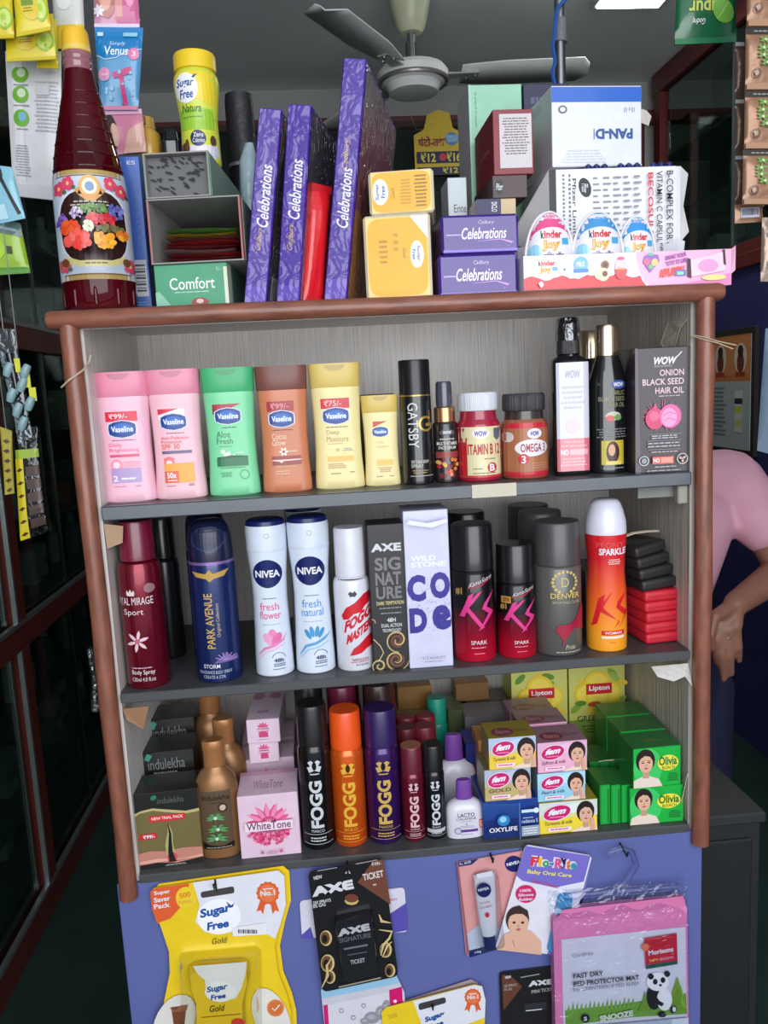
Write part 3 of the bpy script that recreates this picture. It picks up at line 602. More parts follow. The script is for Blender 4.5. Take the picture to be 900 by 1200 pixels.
loft('body', [(0, w_*.48, w_*.4, 4), (h_*.55, w_*.5, w_*.42, 4), (h_*.62, w_*.4, w_*.3, 3)], mat((22, 24, 30), .12, coat=.6), bp_); loft('cap', [(h_*.62, w_*.38, w_*.3, 3), (h_*.92, w_*.32, w_*.26, 3), (h_, w_*.18, w_*.16, 3)], mat((40, 44, 52), .12, metal=.5), bp_)
bc = Bot('spray_can', 'black spray can with silver band standing behind the sachet stack', 'can', 272, 306, 112, T0, .277,
    [('body', [(0, .97), (.01, 1), (.68, 1), (.70, .97)], mat((24, 24, 27), .35)), ('band', [(.69, 1.01), (.705, 1.01)], M_alu), ('cap', [(.705, .97), (.96, .97), (1.0, .92)], mat((34, 34, 37), .5, bump=.3))])
p = bc.on(); p.rect(.2, .4, .8, .6, (40, 40, 44)); p.text('G', .4, .45, .6, .55, GO)
# pale plastic bag
q0 = at(296, 250, .232); bgp = thing('plastic_bag', 'pale bluish crumpled plastic bag between black can and purple box', 'bag', (q0.x, .236, T0))
hh = at(290, 168, .236).z-T0; V, Fc = loft_geo([(0, .006, .010, 2), (.02, .007, .012, 2.4), (hh*.45, .008, .013, 2.2), (hh*.7, .014, .014, 2, -.003), (hh*.9, .013, .012, 2, -.002), (hh, .006, .005, 2, .002)], 20)
V = [(x*(1+.35*noise.noise(Vector((x*90, y*90, z*40)))), y*(1+.35*noise.noise(Vector((x*80+5, y*80, z*50)))), z) for x, y, z in V]; mobj('film', V, Fc, mat((168, 190, 200), .25, nz=.15, ns=30, bump=.5, bs=70), bgp, 1.2)
# --- purple chocolate gift boxes, upright and leaning
M_pur = mat((70, 34, 150), .3, coat=.8, film=.9, bs=45, nz=.1)
PUR = (64, 28, 146)
def gift(label, tl, tr, bl, br, Y, d, rz, lean, sidecol, t1, t2, big=False):
    P = at(*bl, Y); Q = at(*br, Y); T = at(*tl, Y); W = (Q-P).length*1.0*cos(radians(lean)); H = (T-P).length
    b = Box('chocolate_box', label, 'box', W, H, d, ((P.x+Q.x)/2, Y, T0+W/2*abs(sin(radians(lean)))), PUR, (0, radians(lean), radians(rz)), group='upright chocolate boxes', rough=.3, coat=.9, film=1.6, bev=.0015)
    p = b.front(); p.text('Celebrations', .28, t1[0], .80, t1[1], (232, 228, 244), rot=90, shear=.35, bold=.012); p.text('Cadbury', .32, t2[0], .62, t2[1], GO, rot=90, shear=.4, bold=.004); p.rect(.04, .0, .96, .09, (88, 58, 170))
    p = b.right(); p.rect(.02, .02, .98, .98, sidecol)
    if big:
        p.rect(.02, .02, .98, .40, (166, 112, 62)); p.poly([(.02, .4), (.98, .4), (.98, .75), (.5, .86), (.02, .8)], (134, 70, 90))
        for _ in range(24): u, v = rr.uniform(.06, .94), rr.uniform(.05, .6); p.ell(u, v, .03, .03, rr.choice([(120, 70, 40), (190, 140, 70), (150, 60, 70), (206, 170, 110)]), n=8)
    else:
        p.rect(.05, .2, .95, .5, (86, 56, 60)); p.rect(.1, .02, .5, .16, (206, 206, 210))
        for k in range(7): p.rect(.14+k*.05, .04, .16+k*.05, .14, BK)
    return b
g1 = gift('wrapped purple chocolate box leaning beside the pale bag, leftmost upright one', (309, 125), (337, 127), (285, 352), (312, 352), .03, .17, -9, 9.0, (70, 64, 84), (.40, .72), (.28, .40))
g2 = gift('wrapped purple chocolate box in the middle of three upright ones', (343, 122), (372, 123), (323, 352), (351, 352), .03, .19, -13, 7.6, (84, 76, 86), (.43, .73), (.27, .41))
g3 = gift('tallest wrapped purple chocolate box with brown patterned side', (409, 70), (438, 72), (379, 350), (406, 350), .03, .26, -13, 8.4, (120, 84, 96), (.31, .56), (.55, .68), True)
# --- red packet squeezed between
t = thing('snack_packet', 'glossy red packet squeezed upright between two purple chocolate boxes', 'packet', (at(366, 352, .045).x, .045, T0+.001), (0, radians(8.4), radians(24)))
hh = (at(376, 217, .05)-at(372, 352, .05)).length
o, _ = sachet_mesh('foil', .026, hh, mat((214, 26, 36), .25, coat=.4, nz=.1, bump=.25, bs=60), t, .010, 4, n=10, wob=.001)
box('crimped_seal', -.0135, .0135, -.0012, .0012, hh-.002, hh+.006, mat((190, 20, 30), .3), t)
# --- two yellow sweetener cartons
def sfbox(label, xl, xr, yt, z0, Y, rz, flip):
    b = cart('sweetener_carton', label, 'box', xl, xr, yt, z0, Y, .085, (222, 210, 180), rz=rz, coat=.12, group='yellow sweetener cartons', bev=.003)
    p = b.front(); p.rect(.04, .03, .96, .97, (230, 206, 130)); p.ell(.5, .5, .45, .46, (234, 172, 18), e=6)
    if flip:
        p.ell(.18, .52, .12, .30, WH); p.text('Sugar', .10, .34, .17, .72, (20, 76, 160), rot=90, bold=.02); p.text('Free', .19, .38, .25, .66, (20, 76, 160), rot=90, bold=.02); p.text('Gold', .34, .36, .40, .60, (150, 110, 30), rot=90, shear=.3); p.lines(.48, .2, .66, .8, 8, (196, 140, 30)); p.lines(.70, .12, .9, .88, 9, (140, 100, 30))
    else:
        p.poly([(.70, .97), (.96, .97), (.96, .70)], WH); p.ell(.79, .52, .10, .16, WH); p.text('Sugar', .78, .44, .84, .62, (20, 76, 160), rot=-90, bold=.02); p.text('Free', .72, .46, .77, .58, (20, 76, 160), rot=-90, bold=.02); p.text('Gold', .58, .48, .63, .60, (150, 110, 30), rot=-90, shear=.3); p.lines(.22, .42, .36, .72, 5, (190, 130, 30)); p.lines(.44, .55, .52, .8, 3, (200, 150, 40))
    p = b.right(); p.rect(.04, .03, .96, .97, (220, 206, 170)); p.rect(.1, .1, .9, .9, (226, 188, 90))
    return b
sb = sfbox('yellow sweetener carton with white corner, lower of the two stacked', 427, 505, 251, T0, .03, -9, False)
sfbox('flatter yellow sweetener carton lying on the other one', 432, 508, 199, T0+sb.H+.0005, .03, -9, True)
# --- two small purple chocolate boxes lying flat
def pbox(label, xl, xr, yt, z0, tx):
    b = cart('chocolate_box', label, 'box', xl, xr, yt, z0, .03, .10, (56, 22, 130), coat=.4, film=.3, group='small purple chocolate boxes', bev=.003, rough=.25)
    p = b.front(); p.rect(.02, .03, .98, .10, (110, 84, 196)); p.text('Celebrations', tx, .36, tx+.58, .66, (236, 230, 246), shear=.3, bold=.012); p.text('Cadbury', tx+.22, .72, tx+.42, .84, (206, 190, 226), shear=.3); p.stroke([(tx+.2, .3), (tx+.5, .34), (tx+.66, .24), (tx+.6, .16)], [.004, .012, .03, .01], (190, 130, 210)); p.rect(.06, .46, tx-.01, .50, (170, 140, 210))
    return b
pb = pbox('small purple chocolate box lying flat, lower of the two', 514, 607, 297, T0, .22)
pbox('small purple chocolate box lying flat on top of its twin', 517, 608, 251, T0+pb.H+.0005, .26)
# --- egg display tray
X, W, H = fit(613, 858, 296, T0, .022)
kt = thing('egg_tray', 'red, white and pink card display tray holding chocolate eggs', 'box', (X, .022, T0), (0, 0, radians(1)))
M_wc = mat((226, 226, 234), .45); dT = .10
box('front_panel', -W/2, W/2, 0, .0015, 0, H, M_wc, kt); box('bottom_panel', -W/2, W/2, .0015, dT, 0, .0015, M_wc, kt)
box('side_panel', -W/2, -W/2+.0015, .0015, dT, .0015, H, M_wc, kt); box('side_panel', W/2-.0015, W/2, .0015, dT, .0015, H, M_wc, kt)
box('back_panel', -W/2+.02, W/2-.045, dT-.0015, dT, .0015, H*1.62, mat((206, 206, 214), .5), kt)
o = mobj('side_flap', [(W/2-.044, dT-.002, H*.6), (W/2-.024, dT-.02, H*.6), (W/2-.022, dT-.024, H*1.55), (W/2-.030, dT-.018, H*1.68), (W/2-.042, dT-.006, H*1.5)], [(0, 1, 2, 3, 4)], M_wc, kt, 0); o.modifiers.new('t', 'SOLIDIFY').thickness = .0012
o = mobj('corner_tab', [(W/2-.0005, -.0005, H*.3), (W/2+.0035, -.003, H*.4), (W/2+.003, -.004, H*1.08), (W/2-.0005, -.0005, H)], [(0, 1, 2, 3)], mat((230, 170, 200), .4), kt, 0); o.modifiers.new('t', 'SOLIDIFY').thickness = .001
p = Pr(W, H, lambda x, z, o: (x, -o, z), kt, 'front_print', rough=.3, coat=.3)
p.rect(0, 0, .565, 1, (234, 232, 240)); wv = [(.565*i/30, .38+.07*sin(i*.9)*(1 if i % 4 else .4)-.0*i) for i in range(31)]; p.poly([(0, 0), (.6, 0)]+[(min(.6, u*1.06), v) for u, v in wv[::-1]], (216, 40, 54))
p.poly([(.535, 1), (1, 1), (1, 0), (.60, 0), (.57, .2), (.545, .5), (.53, .8)], (240, 180, 212)); p.stroke([(.53, 1), (.532, .8), (.545, .5), (.57, .2), (.60, 0)], .006, (250, 236, 244)); p.poly([(.66, 0), (1, 0), (1, .34), (.9, .2), (.8, .12)], (238, 140, 190))
p.text('k', .07, .72, .082, .86, BK, bold=.03); p.text('inder', .083, .72, .15, .86, (214, 40, 50), bold=.03); p.text('Joy', .075, .50, .13, .70, (234, 160, 40), bold=.05); p.rect(.135, .58, .16, .68, (90, 170, 220))
p.rect(.18, .52, .205, .68, WH); p.circ(.192, .60, .006, (40, 140, 60)); p.ell(.27, .72, .035, .22, (110, 180, 226)); p.text('MILK', .25, .66, .29, .80, WH, bold=.02); p.rect(.235, .50, .305, .60, (60, 130, 200))
for (u, v, rr_, c) in ((.36, .45, .028, (240, 226, 196)), (.385, .68, .02, (150, 100, 70)), (.385, .68, .012, (90, 50, 34)), (.375, .42, .03, (236, 214, 180)), (.383, .44, .013, (110, 66, 44))): p.circ(u, v, rr_, c)
p.ell(.46, .55, .03, .28, (214, 60, 70)); p.poly([(.43, .55), (.432, .7), (.445, .82), (.475, .82), (.488, .7), (.49, .55)], (240, 200, 216)); p.ell(.46, .84, .018, .05, (236, 90, 140)); p.text('Joy', .442, .5, .478, .62, (234, 150, 50), bold=.03)
p.poly([(.60, .42), (.565, .72), (.575, .9), (.595, .92), (.605, .84), (.615, .92), (.64, .9), (.645, .72)], (150, 90, 190)); p.ell(.585, .72, .015, .09, (236, 100, 130)); p.ell(.622, .7, .016, .1, (240, 200, 120)); p.ell(.603, .58, .012, .06, (120, 190, 120)); p.ell(.603, .92, .012, .05, (90, 190, 150))
p.slant('BRING YOUR', (.675, .74), (.10, .10), (.0, .12), (150, 60, 160), bold=.03); p.slant('TOYS TO LIFE!', (.675, .58), (.105, .10), (.0, .12), (150, 60, 160), bold=.03)
p.slant('APPLAYDU', (.645, .26), (.12, .08), (.0, .24), (226, 80, 60), bold=.06); p.rect(.72, .30, .772, .46, (110, 120, 200)); p.rect(.73, .33, .76, .42, (150, 220, 180))
p.poly([(.78, .28), (.80, .22), (.795, .75), (.78, .78)], (60, 40, 50)); p.poly([(.80, .26), (.965, .40), (.955, .92), (.795, .72)], (246, 206, 226)); p.poly([(.955, .58), (.968, .54), (.962, .98), (.95, .98)], (60, 40, 50)); p.ell(.91, .22, .06, .08, (240, 220, 140)); p.ell(.88, .55, .05, .18, (226, 160, 206)); p.rect(.02, .02, .1, .05, WH)
p.poly([(.065, .24), (.08, .3), (.09, .22), (.085, .14), (.075, .12)], (240, 230, 236))
flush()
def egg(label, xl, xr, yt, Y, tint, tilt):
    z0 = T0+.0022; X, W, H = fit(xl, xr, yt, z0, Y)
    e = thing('chocolate_egg', label, 'egg', (X, Y, z0), (0, 0, radians(tilt)), 'chocolate eggs in the tray')
    S = []
    for k in range(17):
        t = k/16; a = pi*t; rr_ = sin(a)**.86*(1+.16*cos(a)); S.append((H*(1-cos(a))/2, max(.001, W/2*rr_*.98), max(.001, W/2*rr_*.50), 2))
    loft('shell', S, mat((232, 230, 238), .2, coat=.5), e, 36, sharp=2)
    def f(x, z, o):
        z = min(max(z, .0005), H-.0005)
        for a, b in zip(S, S[1:]):
            if a[0] <= z <= b[0]: t = (z-a[0])/max(1e-9, b[0]-a[0]); hw = a[1]+(b[1]-a[1])*t; hd = a[2]+(b[2]-a[2])*t; break
        q = min(abs(x)/hw, .985); return (max(-.985*hw, min(.985*hw, x)), -hd*sqrt(1-q*q)-o, z)
    R = []
    for k in range(33):
        a = 2*pi*k/32; z = H/2-cos(a)*H*.503; 
        for s1, s2 in zip(S, S[1:]):
            if s1[0] <= min(max(z, 0), H) <= s2[0]: t = (min(max(z, 0), H)-s1[0])/max(1e-9, s2[0]-s1[0]); hw = s1[1]+(s2[1]-s1[1])*t; break
        R.append((hw*1.03*(1 if sin(a) >= 0 else -1), 0, z))
    tube('rim', R, .0018, mat((226, 224, 232), .25), e, 8)
    p = Pr(W, H, f, e, 'front_print', curved=1, rough=.22, coat=.5)
    p.poly([(.5-.5*cos(radians(a))*.86, .66+.30*sin(radians(a))*1.1) for a in range(0, 181, 12)]+[(.5+.40*cos(radians(a)), .66+.14*sin(radians(a))) for a in range(0, 181, 15)], tint)
    p.text('WITH TOY', .38, .90, .62, .95, (236, 226, 240), bold=.01)
    p.text('k', .27, .66, .33, .76, BK, bold=.03); p.text('inder', .335, .66, .70, .76, (214, 40, 50), bold=.03)
    p.text('Joy', .28, .50, .66, .645, (160, 90, 30), bold=.07); p.text('Joy', .285, .505, .655, .64, (240, 176, 50), bold=.035); p.text('किंडर जॉय', .30, .40, .72, .49, (90, 60, 130), bold=.02)
    p.ell(.15, .50, .12, .09, (150, 206, 232)); p.rect(.70, .58, .84, .66, (80, 170, 220))
    p.poly([(.02, .08), (.98, .08), (.96, .34), (.86, .36), (.78, .31), (.64, .35), (.52, .28), (.40, .34), (.28, .27), (.16, .33), (.05, .30)], (214, 36, 48)); p.text('SURPRISE', .48, .22, .80, .27, WH, bold=.02); p.stroke([(.22, .34), (.3, .26), (.28, .2)], [.05, .04, .01], WH)
    return e
egg('chocolate egg with pink tipped shell, leftmost in the display tray', 616, 672, 249, .052, (226, 80, 140), 0)
egg('chocolate egg with blue tipped shell in the middle of the tray', 671, 730, 249, .050, (70, 150, 210), 0)
egg('blue tipped chocolate egg on the right, sunk lower in the tray', 724, 768, 254, .066, (60, 150, 220), 0)
# --- medicine cartons stacked behind
bec = cart('medicine_carton', 'white medicine carton printed with sideways black text behind the egg tray', 'box', 644, 798, 197, T0, .135, .13, (226, 226, 230), rz=0)
p = bec.front(); p.rect(0, 0, .055, 1, (26, 26, 30)); p.rect(.055, .02, .96, 1, (232, 232, 238))
for (u, h0, h1) in ((.10, .55, .97), (.145, .5, .97)): p.lines(u, h0, u+.02, h1, 14, (110, 110, 116), fill=.6)
p.text('Pfizer Limited', .175, .42, .205, .93, (40, 40, 46), rot=-90, bold=.01); p.ell(.27, .86, .045, .075, (20, 20, 24), rot=.3); p.text('Pfizer', .245, .82, .295, .89, WH, rot=-90, shear=.3)
for k in range(5): 
    for j in range(12): v = .92-j*.045; p.rect(.33+k*.075, v, .33+k*.075+.035+.012*((j*7+k) % 3), v+.014, (140, 140, 148))
p.text('BECOSULES', .735, .42, .775, .95, (206, 40, 60), rot=-90, bold=.015); p.text('VITAMIN C CAPSULES', .80, .36, .845, .96, (44, 40, 50), rot=-90, bold=.005); p.text('B-COMPLEX FORTE', .875, .36, .925, .96, (44, 40, 50), rot=-90, bold=.005)
o = mobj('side_flap', [(-bec.W/2, -.001, bec.H), (-bec.W/2, -.001, bec.H*.30), (-bec.W/2-.052, .004, bec.H*.48), (-bec.W/2-.05, .005, bec.H*.53)], [(0, 1, 2, 3)], mat((150, 148, 148), .6), bec.root, 0); o.modifiers.new('t', 'SOLIDIFY').thickness = .001
o = mobj('torn_flap', [(bec.W/2-.001, 0, bec.H*.42), (bec.W/2+.012, .002, bec.H*.5), (bec.W/2+.004, .002, bec.H*.7), (bec.W/2+.01, .001, bec.H*.94), (bec.W/2-.001, 0, bec.H)], [(0, 1, 2, 3, 4)], mat((214, 212, 210), .6), bec.root, 0); o.modifiers.new('t', 'SOLIDIFY').thickness = .001
zb_ = T0+bec.H
for k in range(3):
    x0 = at(700+k*38, 190, .14).x
    t = thing('blister_strip', 'dark blue foil capsule strip on the white medicine carton, %s' % ('left one', 'middle one', 'right one')[k], 'blister', (x0, .137, zb_+.0004), group='blister strips on the medicine carton')
    box('foil', -.018, .018, 0, .04, 0, .0008, mat((60, 66, 110), .3, metal=.4), t)
    for i in range(3): loft('capsule', [(.0008, .0052, .006, 2), (.005, .0048, .0055, 2), (.0075, .002, .003, 2)], mat((36, 44, 110), .2, coat=.5), t, 12, -.011+i*.011, .008)
pan = cart('medicine_carton', 'large white medicine carton with blue band and upside down lettering', 'box', 646, 753, 108, zb_+.0008, .16, .12, (226, 228, 238), rz=3, coat=.2)
pan.root.location.z = zb_+.0088
p = pan.front(); p.rect(0, .80, 1, .985, (24, 96, 196)); p.text('PAN-D', .48, .34, .90, .47, (40, 84, 150), rot=180, bold=.05); p.rect(.46, .34, .47, .47, (40, 84, 150)); p.text('10 x 10', .80, .67, .92, .73, (110, 120, 140), rot=180); p.ell(.12, .71, .05, .05, (90, 100, 120)); p.ell(.12, .71, .03, .03, WH); p.lines(.1, .04, .6, .22, 5, (206, 208, 218)); p.rect(0, 0, 1, .02, (206, 208, 214))
p = pan.left(); p.rect(.02, .02, .98, .98, (196, 198, 206)); p.lines(.3, .8, .7, .92, 3, (150, 150, 160))
o = mobj('open_flap', [(pan.W/2, .002, pan.H*.55), (pan.W/2+.010, .0, pan.H*.5), (pan.W/2+.014, .0, pan.H*.62), (pan.W/2+.008, .002, pan.H*.70), (pan.W/2, .002, pan.H*.72)], [(0, 1, 2, 3, 4)], mat((190, 184, 176), .6), pan.root, 0); o.modifiers.new('t', 'SOLIDIFY').thickness = .001
# support column of small cartons left of it
n1 = cart('medicine_carton', 'navy and beige small medicine carton lying under the brown one', 'box', 560, 606, 233, T0, .15, .12, (206, 180, 140), rz=0); p = n1.front(); p.rect(0, 0, .62, 1, (40, 36, 84)); p.text('DICLO', .38, .88, .52, .97, (226, 226, 236), rot=-90, bold=.02)
p = n1.left(); p.rect(.02, .02, .98, .98, (190, 190, 194))
n2 = cart('medicine_carton', 'dark brown flat medicine carton with oval mark under the maroon one', 'box', 577, 618, 205, T0+n1.H+.0005, .15, .12, (74, 54, 54), rz=0); p = n2.front(); p.ell(.2, .5, .12, .34, (30, 26, 30)); p.text('Pfizer', .1, .35, .3, .65, WH, shear=.3)
n3 = cart('medicine_carton', 'maroon medicine carton with white text panel', 'box', 578, 625, 128, T0+n1.H+n2.H+.001, .15, .12, (134, 44, 54), rz=0); p = n3.front(); p.rect(.16, .1, .96, .93, (206, 198, 200)); p.lines(.22, .3, .9, .88, 14, (110, 100, 106)); 
p = n3.left(); p.text('unienzyme', .3, .40, .8, .52, (196, 130, 130), shear=.2)
n4 = cart('medicine_carton', 'mint green and white tall medicine carton behind the maroon one', 'box', 553, 614, 99, T0, .285, .09, (150, 204, 176), rz=0); p = n4.front(); p.text('20 strips of 10 capsules', .10, .82, .15, .97, (70, 120, 90), rot=-90); p.rect(0, 0, .04, 1, (170, 214, 190))
p = n4.left(); p.rect(.0, .0, 1, 1, (196, 196, 198))
n5 = cart('medicine_carton', 'navy medicine carton peeking out behind the large white one', 'box', 616, 668, 98, T0, .31, .07, (38, 38, 74)); n5.front().lines(.1, .9, .9, .96, 1, (90, 90, 130))
n6 = cart('medicine_carton', 'small white medicine carton with black text right of the sweetener cartons', 'box', 527, 549, 208, T0, .20, .06, (198, 206, 210)); p = n6.front(); p.text('Ente', .3, .74, .95, .80, (40, 50, 60)); p.text('Dom', .3, .58, .85, .66, (40, 50, 60)); p.text('Ba', .4, .42, .8, .50, (40, 50, 60))
# price sign hanging on the far trim
q = at(475, 140, 3.0); q2 = at(535, 212, 3.0)
sg = thing('price_sign', 'yellow and navy card price sign hanging on the far wall', 'sign', ((q.x+q2.x)/2+.02, 2.88, q2.z))
w_, h_ = q2.x-q.x, q.z-q2.z
o = mobj('card', [(-w_/2, 0, 0), (w_/2, 0, 0), (w_/2, 0, h_*.62), (w_*.28, 0, h_*.72), (w_*.22, 0, h_*.95), (0, 0, h_), (-w_*.22, 0, h_*.93), (-w_*.3, 0, h_*.7), (-w_/2, 0, h_*.62)], [tuple(range(9))], mat((222, 190, 50), .4), sg, 0); o.modifiers.new('t', 'SOLIDIFY').thickness = .003
p = Pr(w_, h_, lambda x, z, o: (x, -.002-o, z), sg); p.text('घंटो-तक', .08, .44, .62, .60, (150, 40, 60), bold=.03); p.rect(.04, .18, .96, .36, (30, 34, 80)); p.text('₹12', .12, .20, .42, .34, (240, 220, 80), bold=.03); p.circ(.56, .27, .07, (214, 60, 70)); p.text('₹16', .64, .20, .92, .34, (240, 220, 80), bold=.03); p.rect(.04, 0, .96, .12, (30, 34, 80)); p.text('₹12', .55, .02, .86, .11, (240, 220, 80), bold=.03); p.ell(.75, .55, .13, .10, (90, 140, 200)); p.poly([(.66, .5), (.84, .5), (.9, .6), (.62, .62)], (150, 190, 226))
tube('string', [(-w_*.3, 0, h_*.7), (-w_*.42, .05, 2.66-q2.z), (-w_*.45, .145, 2.745-q2.z)], .0025, mat((206, 190, 90), .6), sg, 5)
flush()
# ================================================================ first shelf: lotions, sprays, pill jars, hair oil
VB = [(0, .92, 3), (.01, .97, 3.2), (.08, .965, 3.2), (.25, .915, 3), (.45, .90, 2.8), (.62, .92, 2.7), (.76, .955, 2.6), (.80, .965, 2.6), (.812, .95, 2.6)]
VC = [(.812, .965, 2.6), (.816, .985, 2.6), (.90, .995, 2.8), (.985, 1.015, 3), (1.0, .99, 3)]
BLU = (16, 62, 140)
def lotion(label, xl, xr, yt, Y, bc, cc, small=False):
    b = Bot('lotion_bottle', label, 'bottle', xl, xr, yt, S1, Y, [('body', VB, mat(bc, .32, nz=.03)), ('flip_cap', VC, mat(cc, .4, nz=.03))], dr=.52, group='body lotion bottles on the top shelf', n=40)
    # thumb notch of the flip cap, its shade painted as a darker flat patch
    p = b.on('flip_cap', 'cap_notch'); dk = tuple(int(v*.86) for v in cc)
    p.poly([(.30, .985)]+[(.5+.20*cos(radians(a)), .985-.045*sin(radians(a))) for a in range(180, -1, -20)][::1], dk)
    return b
def badge(p, u, v, w_, h_, glow=True):
    P = [(u-w_*.48, v-h_*.28), (u-w_*.3, v-h_*.42), (u, v-h_*.5), (u+w_*.3, v-h_*.42), (u+w_*.48, v-h_*.28), (u+w_*.5, v), (u+w_*.48, v+h_*.28), (u+w_*.3, v+h_*.42), (u, v+h_*.5), (u-w_*.3, v+h_*.42), (u-w_*.48, v+h_*.28), (u-w_*.5, v)]
    p.poly([(u+(a-u)*1.08, v+(c-v)*1.1) for a, c in P], (214, 222, 236)); p.poly(P, BLU); p.ell(u, v+h_*.05, w_*.36, h_*.30, (34, 104, 190)); p.text('Vaseline', u-w_*.40, v-h_*.16, u+w_*.40, v+h_*.18, WH, bold=.025)
PK = (238, 186, 204)
b = lotion('pink lotion bottle with red price flash and lilac lower panel', 116, 180, 436, .048, PK, (226, 138, 164))
p = b.on(); p.rect(.20, .625, .78, .70, (222, 44, 72)); p.text('₹99/-', .27, .645, .60, .685, (250, 220, 226), bold=.01); badge(p, .49, .565, .50, .13); p.lines(.28, .475, .72, .487, 1, (110, 70, 110)); p.text('Daily', .22, .425, .46, .46, (232, 110, 150)); p.text('Brightening', .22, .385, .76, .42, (232, 110, 150)); p.rect(.22, .352, .76, .372, (222, 80, 124)); p.ring(.33, .29, .11, .03, (240, 150, 170)); p.circ(.33, .29, .06, (250, 216, 224)); p.lines(.45, .27, .78, .32, 3, (236, 150, 176)); p.rect(.22, .155, .76, .265, (176, 150, 200)); p.text('2', .25, .165, .34, .21, WH, bold=.02); p.lines(.36, .17, .7, .20, 1, WH); p.lines(.25, .12, .48, .13, 1, (200, 110, 140)); p.lines(.62, .12, .76, .13, 1, (150, 80, 110))
b = lotion('pink lotion bottle with white corner flash and orange lower panel', 177, 239, 433, .05, (240, 190, 202), (228, 142, 166))
p = b.on(); p.poly([(.20, .70), (.60, .70), (.20, .655)], (214, 52, 76)); p.poly([(.60, .70), (.70, .70), (.70, .62), (.2, .62), (.2, .655)], (246, 226, 232)); badge(p, .48, .60, .48, .125); p.lines(.30, .507, .70, .52, 1, (110, 70, 110)); p.text('Anti-Pollution', .22, .465, .74, .49, (222, 90, 90)); p.text('Protection', .22, .435, .6, .46, (222, 90, 90)); p.text('SPF 30', .22, .39, .56, .43, (232, 100, 70), bold=.01); p.rect(.22, .355, .78, .378, (110, 96, 130)); p.poly([(.24, .32), (.34, .335), (.44, .32), (.43, .26), (.34, .22), (.25, .26)], (236, 120, 120)); p.circ(.34, .28, .06, (250, 220, 220)); p.rect(.24, .13, .80, .28, (240, 166, 60)); p.rect(.24, .13, .50, .22, (226, 90, 60)); p.text('50x', .28, .165, .46, .21, WH, bold=.02); p.lines(.28, .14, .48, .155, 1, WH); p.lines(.25, .10, .44, .11, 1, (150, 80, 100)); p.lines(.66, .10, .8, .12, 2, (120, 60, 80))
b = lotion('mint green lotion bottle with dark green band', 240, 302, 431, .052, (126, 214, 160), (70, 176, 116))
p = b.on(); p.poly([(.20, .72), (.74, .72), (.28, .645)], (176, 52, 70)); p.poly([(.20, .72), (.28, .645), (.2, .64)], (150, 40, 60)); badge(p, .48, .625, .48, .125); p.lines(.30, .53, .68, .545, 1, (40, 90, 80)); p.text('Aloe', .24, .46, .5, .51, (54, 130, 84)); p.text('Fresh', .24, .41, .54, .455, (54, 130, 84)); p.lines(.25, .385, .55, .395, 1, (80, 150, 100))
for k in range(5): p.circ(.34+.05*k, .35-.02*(k % 2)-.01*k, .04, (236, 226, 120)); p.petals(.34+.05*k, .35-.02*(k % 2)-.01*k, .05, 5, .015, (226, 240, 220))
p.lines(.55, .33, .75, .345, 1, WH); p.rect(.22, .235, .80, .30, (20, 110, 66)); p.poly([(.22, .30), (.8, .30), (.8, .31), (.5, .32), (.22, .305)], (16, 84, 50)); p.lines(.24, .215, .78, .228, 1, (60, 140, 90)); p.ring(.72, .165, .09, .012, (70, 160, 110)); p.lines(.26, .15, .5, .19, 3, (60, 150, 96))
b = lotion('copper brown lotion bottle with maroon price flash', 303, 363, 429, .054, (204, 126, 90), (122, 74, 66))
p = b.on(); p.rect(.20, .645, .72, .725, (168, 40, 52)); p.text('₹99/-', .27, .665, .62, .71, (226, 150, 150), bold=.01); badge(p, .47, .585, .48, .13); p.lines(.28, .49, .68, .505, 1, (90, 40, 40)); p.text('Cocoa', .26, .425, .54, .47, (246, 214, 190)); p.text('Glow', .26, .375, .52, .42, (246, 214, 190)); p.petals(.47, .325, .09, 6, .02, (244, 230, 216)); p.circ(.47, .325, .03, (170, 80, 60)); p.lines(.56, .32, .74, .335, 1, (240, 220, 200)); p.rect(.24, .22, .80, .29, (150, 60, 52)); p.poly([(.24, .255), (.36, .25), (.42, .235), (.46, .25), (.8, .256), (.8, .263), (.24, .262)], (236, 214, 200)); p.lines(.24, .2, .78, .212, 1, (226, 180, 150)); p.lines(.26, .14, .6, .18, 2, (226, 180, 150))
yb = (232, 216, 150)
b = lotion('tall pale yellow lotion bottle with red price flash', 365, 425, 426, .056, (234, 220, 158), (214, 188, 104))
p = b.on(); p.rect(.20, .645, .75, .725, (206, 44, 62)); p.text('₹75/-', .26, .665, .6, .71, (240, 190, 180), bold=.01); badge(p, .48, .585, .50, .13); p.lines(.28, .49, .70, .505, 1, (110, 90, 60)); p.text('Deep', .28, .43, .53, .475, (186, 150, 96)); p.text('Moisture', .28, .38, .70, .425, (186, 150, 96)); p.lines(.28, .36, .6, .37, 1, (190, 160, 100)); p.circ(.40, .33, .04, (240, 226, 170)); p.circ(.48, .315, .03, (206, 170, 90)); p.lines(.58, .30, .78, .33, 2, (150, 150, 160)); p.rect(.28, .225, .78, .285, (236, 186, 90)); p.poly([(.28, .285), (.45, .295), (.6, .28), (.78, .29), (.78, .265), (.28, .265)], (250, 220, 150)); p.lines(.28, .165, .66, .21, 3, (190, 150, 100), cen=False); p.lines(.3, .12, .54, .132, 1, (80, 66, 40)); p.lines(.68, .125, .8, .14, 1, (150, 120, 70))
b = lotion('short pale yellow lotion bottle, smallest on the top shelf', 425, 468, 463, .056, (236, 220, 160), (214, 186, 100))
